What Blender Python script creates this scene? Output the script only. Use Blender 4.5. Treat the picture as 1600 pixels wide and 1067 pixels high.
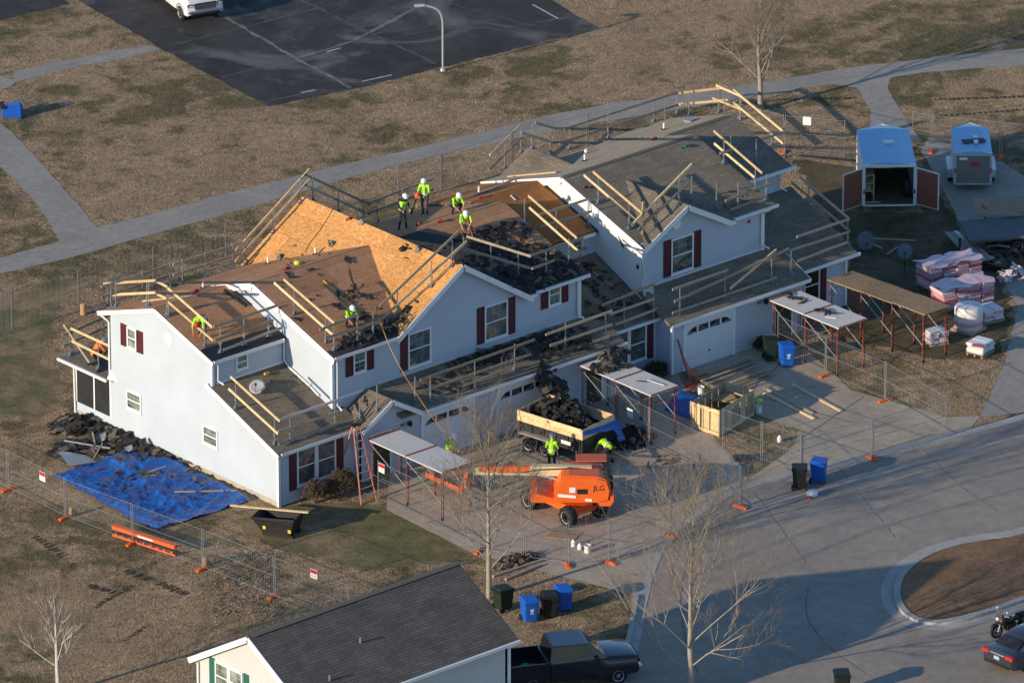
import bpy, bmesh, math, random
from mathutils import Vector, Matrix, Euler
R_ = random.Random(7)
for o in list(bpy.data.objects): bpy.data.objects.remove(o)
scene = bpy.context.scene
COL = scene.collection
V = Vector
# ------------------------------------------------------------------ camera
ELEV, AZ, FPX = math.radians(22.3), math.radians(41.4), 14000.0
FW = V((math.sin(AZ)*math.cos(ELEV), math.cos(AZ)*math.cos(ELEV), -math.sin(ELEV)))
RT = V((math.cos(AZ), -math.sin(AZ), 0)); UP = RT.cross(FW)
CAMP = V((-229.2, -275.31, 154.68))
camd = bpy.data.cameras.new('camera'); cam = bpy.data.objects.new('camera', camd); COL.objects.link(cam)
cam.matrix_world = Matrix(((RT.x, UP.x, -FW.x, CAMP.x), (RT.y, UP.y, -FW.y, CAMP.y), (RT.z, UP.z, -FW.z, CAMP.z), (0, 0, 0, 1)))
camd.sensor_width = 36; camd.sensor_fit = 'HORIZONTAL'; camd.lens = FPX*36/1600; camd.clip_start = 5; camd.clip_end = 6000
scene.camera = cam
# ------------------------------------------------------------------ sky and sun
SUN_EL, SUN_DIR = math.radians(14.6), math.radians(-4.0)     # shadows run towards +X, a little towards -Y
w = bpy.data.worlds.new('World'); scene.world = w; w.use_nodes = True
nt = w.node_tree; bg = nt.nodes['Background']; sky = nt.nodes.new('ShaderNodeTexSky')
sky.sky_type = 'NISHITA'; sky.sun_disc = False; sky.sun_elevation = SUN_EL
tosun = V((-math.cos(SUN_DIR)*math.cos(SUN_EL), -math.sin(SUN_DIR)*math.cos(SUN_EL), math.sin(SUN_EL)))
sky.sun_rotation = math.atan2(tosun.x, tosun.y)
sky.air_density = 1.0; sky.dust_density = 0.1; sky.ozone_density = 4.0
nt.links.new(sky.outputs[0], bg.inputs[0]); bg.inputs[1].default_value = 0.15
sd = bpy.data.lights.new('sun', 'SUN'); sd.energy = 4.2; sd.angle = math.radians(0.53); sd.color = (1.0, 0.83, 0.60)
so = bpy.data.objects.new('sun', sd); COL.objects.link(so); so.rotation_euler = (-tosun).to_track_quat('-Z', 'Y').to_euler()
scene.view_settings.view_transform = 'Standard'; scene.view_settings.look = 'None'
scene.view_settings.exposure = 0.35; scene.view_settings.gamma = 1.0; scene.view_settings.use_curve_mapping = False
# ------------------------------------------------------------------ where a spot in the photograph lies on the ground, a wall or a roof
def ray(u, v): return FW + RT*((u-800)/FPX) - UP*((v-533.5)/FPX)
def G(u, v, z=0.0):
    d = ray(u, v); return CAMP + d*((z-CAMP.z)/d.z)
def WX(u, v, x):
    d = ray(u, v); return CAMP + d*((x-CAMP.x)/d.x)
def WY(u, v, y):
    d = ray(u, v); return CAMP + d*((y-CAMP.y)/d.y)
ROOFS = []      # (xy polygon, (a, b, c)) with z = a x + b y + c
def inpoly(x, y, P):
    c = False; n = len(P)
    for i in range(n):
        x1, y1 = P[i]; x2, y2 = P[i-1]
        if (y1 > y) != (y2 > y) and x < (x2-x1)*(y-y1)/(y2-y1)+x1: c = not c
    return c
def roofz(x, y):
    z = 0.0
    for P, (a, b, c) in ROOFS:
        if inpoly(x, y, P): z = max(z, a*x+b*y+c)
    return z
def RP(u, v):
    d = ray(u, v); best = None
    for P, (a, b, c) in ROOFS:
        den = d.z - a*d.x - b*d.y
        if abs(den) < 1e-9: continue
        t = (a*CAMP.x+b*CAMP.y+c-CAMP.z)/den; p = CAMP+d*t
        if inpoly(p.x, p.y, P) and (best is None or t < best[0]): best = (t, p)
    return best[1] if best else G(u, v)
# ------------------------------------------------------------------ materials
MATS = {}
def M(name, col, rough=0.75, var=0.12, scale=3.0, bump=0.0, bscale=40.0, metal=0.0, spec=0.4, coat=0.0, rand=0.0, dirt=None):
    if name in MATS: return MATS[name]
    m = bpy.data.materials.new(name); m.use_nodes = True; MATS[name] = m
    n = m.node_tree.nodes; l = m.node_tree.links; b = n['Principled BSDF']
    b.inputs['Roughness'].default_value = rough; b.inputs['Metallic'].default_value = metal
    b.inputs['Specular IOR Level'].default_value = spec; b.inputs['Coat Weight'].default_value = coat
    tc = n.new('ShaderNodeTexCoord')
    nz = n.new('ShaderNodeTexNoise'); nz.inputs['Scale'].default_value = scale; nz.inputs['Detail'].default_value = 6; nz.inputs['Roughness'].default_value = 0.65
    l.new(tc.outputs['Object'], nz.inputs['Vector'])
    r = n.new('ShaderNodeMapRange'); r.inputs[1].default_value = 0.25; r.inputs[2].default_value = 0.75
    r.inputs[3].default_value = 1-var; r.inputs[4].default_value = 1+var; l.new(nz.outputs[0], r.inputs[0])
    val = r.outputs[0]
    if rand:
        oi = n.new('ShaderNodeObjectInfo'); r2 = n.new('ShaderNodeMapRange'); r2.inputs[3].default_value = 1-rand; r2.inputs[4].default_value = 1+rand
        l.new(oi.outputs['Random'], r2.inputs[0]); mm = n.new('ShaderNodeMath'); mm.operation = 'MULTIPLY'
        l.new(val, mm.inputs[0]); l.new(r2.outputs[0], mm.inputs[1]); val = mm.outputs[0]
    vm = n.new('ShaderNodeVectorMath'); vm.operation = 'SCALE'; vm.inputs[0].default_value = col[:3]; l.new(val, vm.inputs['Scale'])
    out = vm.outputs[0]
    if dirt:
        d2 = n.new('ShaderNodeTexNoise'); d2.inputs['Scale'].default_value = dirt[1]; d2.inputs['Detail'].default_value = 8; d2.inputs['Roughness'].default_value = .7
        l.new(tc.outputs['Object'], d2.inputs['Vector'])
        r3 = n.new('ShaderNodeMapRange'); r3.inputs[1].default_value = dirt[2]; r3.inputs[2].default_value = dirt[2]+.15; l.new(d2.outputs[0], r3.inputs[0])
        mx = n.new('ShaderNodeMix'); mx.data_type = 'RGBA'; l.new(r3.outputs[0], mx.inputs[0]); l.new(out, mx.inputs[6]); mx.inputs[7].default_value = (*dirt[0], 1); out = mx.outputs[2]
    l.new(out, b.inputs['Base Color'])
    if bump:
        nb = n.new('ShaderNodeTexNoise'); nb.inputs['Scale'].default_value = bscale; nb.inputs['Detail'].default_value = 5
        l.new(tc.outputs['Object'], nb.inputs['Vector'])
        bp = n.new('ShaderNodeBump'); bp.inputs['Strength'].default_value = bump; bp.inputs['Distance'].default_value = 0.02
        l.new(nb.outputs[0], bp.inputs['Height']); l.new(bp.outputs[0], b.inputs['Normal'])
    return m
def nodes_of(name):
    m = bpy.data.materials.new(name); m.use_nodes = True; MATS[name] = m
    n = m.node_tree.nodes; l = m.node_tree.links; return m, n, l, n['Principled BSDF']
def ramp(n, l, src, stops):
    r = n.new('ShaderNodeValToRGB'); e = r.color_ramp.elements
    while len(e) < len(stops): e.new(0.5)
    for k, (p, c) in enumerate(stops): e[k].position = p; e[k].color = (*c, 1)
    l.new(src, r.inputs[0]); return r.outputs[0]
def noise(n, l, vec, scale, detail=6, rough=0.6, dist=0.0):
    t = n.new('ShaderNodeTexNoise'); t.inputs['Scale'].default_value = scale; t.inputs['Detail'].default_value = detail
    t.inputs['Roughness'].default_value = rough; t.inputs['Distortion'].default_value = dist; l.new(vec, t.inputs['Vector']); return t.outputs[0]
def mixc(n, l, f, a, b, mode='MIX'):
    x = n.new('ShaderNodeMix'); x.data_type = 'RGBA'; x.blend_type = mode
    if isinstance(f, (int, float)): x.inputs[0].default_value = f
    else: l.new(f, x.inputs[0])
    for s, i in ((a, 6), (b, 7)):
        if isinstance(s, tuple): x.inputs[i].default_value = (*s, 1)
        else: l.new(s, x.inputs[i])
    return x.outputs[2]
def mrange(n, l, src, a, b, c=0.0, d=1.0):
    r = n.new('ShaderNodeMapRange'); r.inputs[1].default_value = a; r.inputs[2].default_value = b; r.inputs[3].default_value = c; r.inputs[4].default_value = d
    l.new(src, r.inputs[0]); return r.outputs[0]
def bumpn(n, l, b, h, strength, dist):
    bp = n.new('ShaderNodeBump'); bp.inputs['Strength'].default_value = strength; bp.inputs['Distance'].default_value = dist
    l.new(h, bp.inputs['Height']); l.new(bp.outputs[0], b.inputs['Normal'])
def grass_mat(name, dry, green, gthr, soil=0.0):
    m, n, l, b = nodes_of(name); b.inputs['Roughness'].default_value = 0.95; b.inputs['Specular IOR Level'].default_value = 0.08
    g = n.new('ShaderNodeNewGeometry'); p = g.outputs['Position']
    big = noise(n, l, p, 0.11, 5, 0.6, 0.6); mid = noise(n, l, p, 0.55, 6, 0.65, 0.4); cl = noise(n, l, p, 1.7, 5, 0.7, 0.5); fine = noise(n, l, p, 5.5, 5, 0.75); vf = noise(n, l, p, 17.0, 3, 0.75)
    fv = n.new('ShaderNodeMath'); fv.operation = 'MULTIPLY_ADD'; fv.inputs[1].default_value = 0.5; l.new(vf, fv.inputs[0])
    hv = n.new('ShaderNodeMath'); hv.operation = 'MULTIPLY'; hv.inputs[1].default_value = 0.5; l.new(fine, hv.inputs[0]); l.new(hv.outputs[0], fv.inputs[2]); fv = fv.outputs[0]
    d = ramp(n, l, fv, [(0.36, tuple(c*0.5 for c in dry)), (0.48, tuple(c*0.92 for c in dry)), (0.56, tuple(c*1.08 for c in dry)), (0.66, tuple(min(1, c*1.55) for c in dry))])
    gr = ramp(n, l, fv, [(0.36, tuple(c*0.6 for c in green)), (0.5, green), (0.64, tuple(c*1.5 for c in green))])
    add = n.new('ShaderNodeMath'); add.operation = 'ADD'; l.new(big, add.inputs[0]); l.new(mid, add.inputs[1])
    f = mrange(n, l, add.outputs[0], gthr, gthr+0.16, 0, .8)
    c = mixc(n, l, f, d, gr)
    br = noise(n, l, p, 0.3, 4, 0.6); f2 = mrange(n, l, br, 0.42, 0.7, 0.0, 0.45)
    c = mixc(n, l, f2, c, tuple(x*0.5 for x in dry))
    c = mixc(n, l, 1.0, c, ramp(n, l, cl, [(0.3, (0.70, 0.69, 0.66)), (0.5, (1.0, 1.0, 1.0)), (0.7, (1.2, 1.18, 1.16))]), 'MULTIPLY')
    if soil:
        s = noise(n, l, p, 0.8, 7, 0.7, 1.0); fs = mrange(n, l, s, soil, soil+0.1); c = mixc(n, l, fs, c, (0.085, 0.062, 0.046))
    l.new(c, b.inputs['Base Color'])
    bumpn(n, l, b, fv, 0.45, 0.12); return m
def paving_mat(name, col, stain, scale=1.0, crack=0.0, rough=0.9, streak=None):
    m, n, l, b = nodes_of(name); b.inputs['Roughness'].default_value = rough; b.inputs['Specular IOR Level'].default_value = 0.25
    g = n.new('ShaderNodeNewGeometry'); p = g.outputs['Position']
    f1 = noise(n, l, p, 0.35*scale, 7, 0.65, 0.8); f2 = noise(n, l, p, 2.5*scale, 6, 0.7); f3 = noise(n, l, p, 40, 3, 0.7)
    c = mixc(n, l, mrange(n, l, f1, 0.35, 0.7), col, stain)
    c = mixc(n, l, 1.0, c, ramp(n, l, f2, [(0.3, (0.82, 0.82, 0.82)), (0.7, (1.15, 1.15, 1.15))]), 'MULTIPLY')
    c = mixc(n, l, 1.0, c, ramp(n, l, f3, [(0.3, (0.85, 0.85, 0.85)), (0.7, (1.15, 1.15, 1.15))]), 'MULTIPLY')
    if crack:
        v = n.new('ShaderNodeTexVoronoi'); v.feature = 'DISTANCE_TO_EDGE'; v.inputs['Scale'].default_value = crack; l.new(p, v.inputs['Vector'])
        c = mixc(n, l, mrange(n, l, v.outputs['Distance'], 0.0, 0.012, 0.55, 0.0), c, (0.02, 0.02, 0.02))
    if streak: c = mixc(n, l, mrange(n, l, noise(n, l, p, 0.16, 6, 0.6, 1.6), 0.52, 0.66, 0, .75), c, streak)
    l.new(c, b.inputs['Base Color']); bumpn(n, l, b, f3, 0.25, 0.01); return m
def shingle_mat(name, c1, c2, grime=0.35):
    m, n, l, b = nodes_of(name); b.inputs['Roughness'].default_value = 0.95; b.inputs['Specular IOR Level'].default_value = 0.15
    tc = n.new('ShaderNodeTexCoord'); uv = tc.outputs['UV']
    b.inputs['Sheen Weight'].default_value = 0.16; b.inputs['Sheen Roughness'].default_value = 0.5; b.inputs['Sheen Tint'].default_value = (0.9, 0.82, 0.7, 1)
    br = n.new('ShaderNodeTexBrick'); br.inputs['Scale'].default_value = 1.0; br.inputs['Brick Width'].default_value = 0.62; br.inputs['Row Height'].default_value = 0.145
    br.inputs['Mortar Size'].default_value = 0.012; br.inputs['Color1'].default_value = (*c1, 1); br.inputs['Color2'].default_value = (*c2, 1)
    br.inputs['Mortar'].default_value = (*[x*0.35 for x in c1], 1); br.offset = 0.37; br.offset_frequency = 3; l.new(uv, br.inputs['Vector'])
    g1 = noise(n, l, uv, 0.7, 6, 0.65, 0.5); g2 = noise(n, l, uv, 9.0, 5, 0.7)
    c = mixc(n, l, 1.0, br.outputs['Color'], ramp(n, l, g1, [(0.3, (1-grime, 1-grime, 1-grime)), (0.7, (1.12, 1.1, 1.08))]), 'MULTIPLY')
    c = mixc(n, l, 1.0, c, ramp(n, l, g2, [(0.3, (0.75, 0.75, 0.75)), (0.7, (1.2, 1.2, 1.2))]), 'MULTIPLY')
    l.new(c, b.inputs['Base Color'])
    # saw-tooth relief of the courses
    sx = n.new('ShaderNodeSeparateXYZ'); l.new(uv, sx.inputs[0]); dv = n.new('ShaderNodeMath'); dv.operation = 'DIVIDE'; dv.inputs[1].default_value = 0.145; l.new(sx.outputs[1], dv.inputs[0])
    fr = n.new('ShaderNodeMath'); fr.operation = 'FRACT'; l.new(dv.outputs[0], fr.inputs[0])
    iv = n.new('ShaderNodeMath'); iv.operation = 'MULTIPLY_ADD'; iv.inputs[1].default_value = -1; iv.inputs[2].default_value = 1; l.new(fr.outputs[0], iv.inputs[0])
    ad = n.new('ShaderNodeMath'); ad.operation = 'ADD'; l.new(iv.outputs[0], ad.inputs[0]); l.new(g2, ad.inputs[1])
    bumpn(n, l, b, ad.outputs[0], 0.5, 0.012); return m
def siding_mat(name, col):
    m, n, l, b = nodes_of(name); b.inputs['Roughness'].default_value = 0.55; b.inputs['Specular IOR Level'].default_value = 0.3
    g = n.new('ShaderNodeNewGeometry'); p = g.outputs['Position']
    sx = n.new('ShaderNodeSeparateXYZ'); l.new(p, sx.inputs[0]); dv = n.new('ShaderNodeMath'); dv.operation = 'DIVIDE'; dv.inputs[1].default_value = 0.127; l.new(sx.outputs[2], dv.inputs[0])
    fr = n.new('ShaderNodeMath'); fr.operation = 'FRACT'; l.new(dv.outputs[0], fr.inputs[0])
    n1 = noise(n, l, p, 0.5, 5, 0.6); n2 = noise(n, l, p, 6, 4, 0.6)
    c = mixc(n, l, 1.0, col, ramp(n, l, n1, [(0.3, (0.93, 0.93, 0.93)), (0.7, (1.04, 1.04, 1.04))]), 'MULTIPLY')
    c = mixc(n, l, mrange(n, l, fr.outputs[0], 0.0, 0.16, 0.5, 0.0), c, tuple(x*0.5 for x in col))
    l.new(c, b.inputs['Base Color'])
    iv = n.new('ShaderNodeMath'); iv.operation = 'MULTIPLY_ADD'; iv.inputs[1].default_value = -1; iv.inputs[2].default_value = 1; l.new(fr.outputs[0], iv.inputs[0])
    bumpn(n, l, b, iv.outputs[0], 0.55, 0.012); return m
def osb_mat(name, c1, c2, c3, grime=0.0, stain=(0.05, 0.04, 0.035)):
    m, n, l, b = nodes_of(name); b.inputs['Roughness'].default_value = 0.85; b.inputs['Specular IOR Level'].default_value = 0.2
    tc = n.new('ShaderNodeTexCoord'); mp = n.new('ShaderNodeMapping'); mp.inputs['Scale'].default_value = (9, 22, 9); l.new(tc.outputs['UV'], mp.inputs[0])
    mp2 = n.new('ShaderNodeMapping'); mp2.inputs['Scale'].default_value = (20, 8, 9); mp2.inputs['Rotation'].default_value = (0, 0, 0.5); l.new(tc.outputs['UV'], mp2.inputs[0])
    cs = []
    for q in (mp, mp2):
        v = n.new('ShaderNodeTexVoronoi'); v.inputs['Scale'].default_value = 1.0; l.new(q.outputs[0], v.inputs['Vector'])
        sp = n.new('ShaderNodeSeparateColor'); l.new(v.outputs['Color'], sp.inputs[0]); cs.append(sp.outputs[0])
    a = n.new('ShaderNodeMath'); a.operation = 'MULTIPLY_ADD'; a.inputs[1].default_value = 0.55; l.new(cs[0], a.inputs[0])
    a2 = n.new('ShaderNodeMath'); a2.operation = 'MULTIPLY'; a2.inputs[1].default_value = 0.45; l.new(cs[1], a2.inputs[0]); l.new(a2.outputs[0], a.inputs[2])
    c = ramp(n, l, a.outputs[0], [(0.1, c1), (0.5, c2), (0.9, c3)])
    oi = n.new('ShaderNodeObjectInfo'); rr = mrange(n, l, oi.outputs['Random'], 0, 1, 0.84, 1.12)
    vm = n.new('ShaderNodeVectorMath'); vm.operation = 'SCALE'; l.new(c, vm.inputs[0]); l.new(rr, vm.inputs['Scale']); c = vm.outputs[0]
    g = n.new('ShaderNodeNewGeometry'); s = noise(n, l, g.outputs['Position'], 0.6, 7, 0.7, 0.8)
    if grime: c = mixc(n, l, mrange(n, l, s, 0.42, 0.68, 0.0, grime), c, stain)
    l.new(c, b.inputs['Base Color']); bumpn(n, l, b, a.outputs[0], 0.25, 0.006); return m
def wood_mat(name, col, var=0.25):
    m, n, l, b = nodes_of(name); b.inputs['Roughness'].default_value = 0.8; b.inputs['Specular IOR Level'].default_value = 0.2
    tc = n.new('ShaderNodeTexCoord'); f = noise(n, l, tc.outputs['Object'], 2.0, 6, 0.7, 2.0); f2 = noise(n, l, tc.outputs['Object'], 25, 4, 0.7)
    oi = n.new('ShaderNodeObjectInfo'); rr = mrange(n, l, oi.outputs['Random'], 0, 1, 1-var, 1+var)
    c = ramp(n, l, f, [(0.3, tuple(x*0.72 for x in col)), (0.55, col), (0.75, tuple(min(1, x*1.18) for x in col))])
    c = mixc(n, l, 1.0, c, ramp(n, l, f2, [(0.3, (0.85, 0.84, 0.83)), (0.7, (1.08, 1.08, 1.08))]), 'MULTIPLY')
    vm = n.new('ShaderNodeVectorMath'); vm.operation = 'SCALE'; l.new(c, vm.inputs[0]); l.new(rr, vm.inputs['Scale'])
    l.new(vm.outputs[0], b.inputs['Base Color']); return m
def glass_mat(name, col, rough=0.06):
    m, n, l, b = nodes_of(name); b.inputs['Roughness'].default_value = rough; b.inputs['Specular IOR Level'].default_value = 0.6
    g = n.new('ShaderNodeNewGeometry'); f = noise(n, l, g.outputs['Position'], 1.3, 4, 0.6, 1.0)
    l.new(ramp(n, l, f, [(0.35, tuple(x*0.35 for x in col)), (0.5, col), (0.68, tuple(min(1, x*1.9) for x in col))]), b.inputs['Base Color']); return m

GRASS = grass_mat('dry_lawn', (0.40, 0.287, 0.18), (0.10, 0.098, 0.046), 0.97)
GRASS2 = grass_mat('worn_lawn', (0.33, 0.225, 0.14), (0.10, 0.11, 0.04), 0.97, 0.6)
ISLGRASS = grass_mat('island_straw', (0.27, 0.165, 0.095), (0.1, 0.085, 0.04), 1.45)
LOT = paving_mat('lot_asphalt', (0.034, 0.033, 0.033), (0.075, 0.071, 0.066), 0.9, streak=(0.17, 0.16, 0.147))
PATH = paving_mat('path_asphalt', (0.29, 0.262, 0.225), (0.365, 0.33, 0.285), 1.2)
CONC = paving_mat('drive_concrete', (0.46, 0.38, 0.285), (0.34, 0.278, 0.21), 1.0)
ROAD = paving_mat('road_surface', (0.262, 0.226, 0.192), (0.345, 0.295, 0.24), 0.7)
KERB = paving_mat('kerb_concrete', (0.42, 0.40, 0.37), (0.33, 0.31, 0.29), 2.0)
SEAM = M('pale_seam', (0.17, 0.163, 0.15), 0.95, 0.6, 1.6)
SEAM2 = M('faded_seam', (0.085, 0.082, 0.078), 0.95, 0.5, 1.2)
SHING = shingle_mat('brown_shingle', (0.255, 0.212, 0.160), (0.19, 0.160, 0.124))
CAP = M('ridge_shingle', (0.16, 0.135, 0.105), 0.95, 0.3, 3, 0.3, 30)
SHING2 = shingle_mat('grey_shingle', (0.15, 0.133, 0.122), (0.108, 0.097, 0.091), 0.35)
SIDING = siding_mat('white_siding', (0.492, 0.552, 0.62))
CREAM = siding_mat('cream_siding', (0.54, 0.55, 0.54))
WRAP = M('house_wrap', (0.74, 0.73, 0.69), 0.6, 0.06, 1.0, 0.2, 6)
TRIM = M('white_trim', (0.80, 0.80, 0.79), 0.45, 0.04, 2)
FOUND = M('foundation', (0.42, 0.38, 0.30), 0.9, 0.2, 4)
SHUT = M('maroon_shutter', (0.092, 0.017, 0.028), 0.5, 0.12, 4)
GSHUT = M('green_shutter', (0.02, 0.12, 0.085), 0.5, 0.1, 4)
OSB = osb_mat('new_osb', (0.47, 0.205, 0.058), (0.61, 0.29, 0.095), (0.74, 0.43, 0.18))
OLDOSB = osb_mat('weathered_sheathing', (0.40, 0.195, 0.092), (0.47, 0.24, 0.118), (0.55, 0.30, 0.165), 0.5, (0.24, 0.135, 0.085))
ORGOSB = osb_mat('rusty_sheathing', (0.30, 0.125, 0.035), (0.36, 0.155, 0.05), (0.42, 0.20, 0.075), 0.4, (0.12, 0.06, 0.03))
FELT = M('roofing_felt', (0.045, 0.043, 0.042), 0.85, 0.3, 1.5, 0.2, 8)
UNDER = M('black_underlay', (0.014, 0.018, 0.025), 0.45, 0.3, 2, 0.15, 6)
SCRAP = M('torn_shingle', (0.030, 0.029, 0.028), 0.95, 0.5, 4, 0.4, 20)
SCRAP2 = M('torn_shingle_back', (0.13, 0.105, 0.08), 0.95, 0.4, 4, 0.3, 20)
LUMBER = wood_mat('fresh_lumber', (0.72, 0.52, 0.29))
OLDLUM = wood_mat('grey_lumber', (0.43, 0.35, 0.255))
PLY = osb_mat('plywood_deck', (0.24, 0.16, 0.09), (0.30, 0.205, 0.12), (0.38, 0.27, 0.17), 0.25)
STEEL = M('galvanised', (0.42, 0.44, 0.46), 0.4, 0.15, 6, metal=0.7)
ALU = M('aluminium', (0.62, 0.63, 0.65), 0.38, 0.1, 4, metal=0.6)
WHITE = M('white_paint', (0.78, 0.78, 0.77), 0.4, 0.05, 2)
BLACK = M('black_plastic', (0.016, 0.016, 0.017), 0.55, 0.2, 4)
DARK = M('dark_steel', (0.035, 0.036, 0.038), 0.5, 0.2, 4, metal=0.3)
RUBBER = M('tyre_rubber', (0.018, 0.018, 0.018), 0.9, 0.25, 6, 0.2, 30)
RED = M('red_plastic', (0.45, 0.02, 0.025), 0.5, 0.1, 4)
ORANGE = M('safety_orange', (0.80, 0.12, 0.015), 0.55, 0.12, 3)
LIFT = M('lift_orange', (0.78, 0.135, 0.018), 0.42, 0.12, 1.5, coat=0.15, dirt=((0.30, 0.09, 0.03), 2.2, 0.60))
CREAMP = M('lift_cream', (0.68, 0.58, 0.34), 0.45, 0.08, 2)
SCAF = M('scaffold_red', (0.30, 0.055, 0.04), 0.65, 0.25, 6)
LADDER = M('ladder_fibreglass', (0.62, 0.24, 0.17), 0.5, 0.12, 4)
BBLUE = M('bin_blue', (0.012, 0.105, 0.48), 0.42, 0.1, 2)
BGREEN = M('bin_green', (0.012, 0.026, 0.016), 0.5, 0.15, 3)
BLK2 = M('bin_black', (0.013, 0.016, 0.015), 0.5, 0.15, 3)
TARP = M('blue_tarp', (0.014, 0.095, 0.36), 0.36, 0.22, 3, 0.3, 4, spec=0.5)
HIVIS = M('hi_vis_lime', (0.40, 0.78, 0.03), 0.8, 0.1, 6)
HIORG = M('hi_vis_orange', (0.88, 0.20, 0.015), 0.8, 0.1, 6)
SKIN = M('skin', (0.42, 0.24, 0.165), 0.6, 0.08, 8)
PANTS = M('dark_trousers', (0.022, 0.023, 0.028), 0.9, 0.25, 8)
TANPANTS = M('tan_trousers', (0.19, 0.135, 0.085), 0.9, 0.2, 8)
SHIRT = M('dark_shirt', (0.03, 0.032, 0.04), 0.9, 0.2, 8)
BOOT = M('boot', (0.05, 0.035, 0.024), 0.8, 0.2, 8)
HELM = M('white_helmet', (0.82, 0.82, 0.80), 0.35, 0.03, 4)
HELMR = M('red_helmet', (0.62, 0.03, 0.03), 0.35, 0.05, 4)
HELMB = M('blue_helmet', (0.02, 0.16, 0.55), 0.35, 0.05, 4)
HARN = M('harness_blue', (0.025, 0.07, 0.17), 0.8, 0.2, 8)
REFL = M('reflective_strip', (0.66, 0.68, 0.66), 0.4, 0.05, 8)
YROPE = M('yellow_rope', (0.72, 0.42, 0.03), 0.7, 0.15, 8)
OROPE = M('tan_rope', (0.50, 0.27, 0.08), 0.8, 0.15, 8)
BARK = M('pale_bark', (0.29, 0.255, 0.205), 0.9, 0.35, 5, 0.3, 20)
TWIG = M('twig', (0.21, 0.165, 0.125), 0.9, 0.25, 5)
SHRUB = M('winter_shrub', (0.105, 0.072, 0.045), 0.9, 0.4, 4)
EVERG = M('evergreen_leaf', (0.028, 0.045, 0.018), 0.8, 0.4, 4)
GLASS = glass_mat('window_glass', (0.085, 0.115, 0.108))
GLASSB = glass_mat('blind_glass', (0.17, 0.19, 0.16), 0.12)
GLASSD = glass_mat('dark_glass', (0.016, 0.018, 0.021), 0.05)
SCREEN = M('insect_screen', (0.018, 0.019, 0.022), 0.6, 0.3, 1.2)
PINK = M('pink_wrap', (0.60, 0.33, 0.38), 0.4, 0.25, 5, spec=0.5)
PINKW = M('wrap_white', (0.66, 0.60, 0.60), 0.35, 0.12, 4, spec=0.5)
PINKR = M('pack_red', (0.50, 0.13, 0.17), 0.5, 0.35, 5)
CARDB = M('cardboard', (0.42, 0.27, 0.14), 0.85, 0.15, 5)
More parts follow.
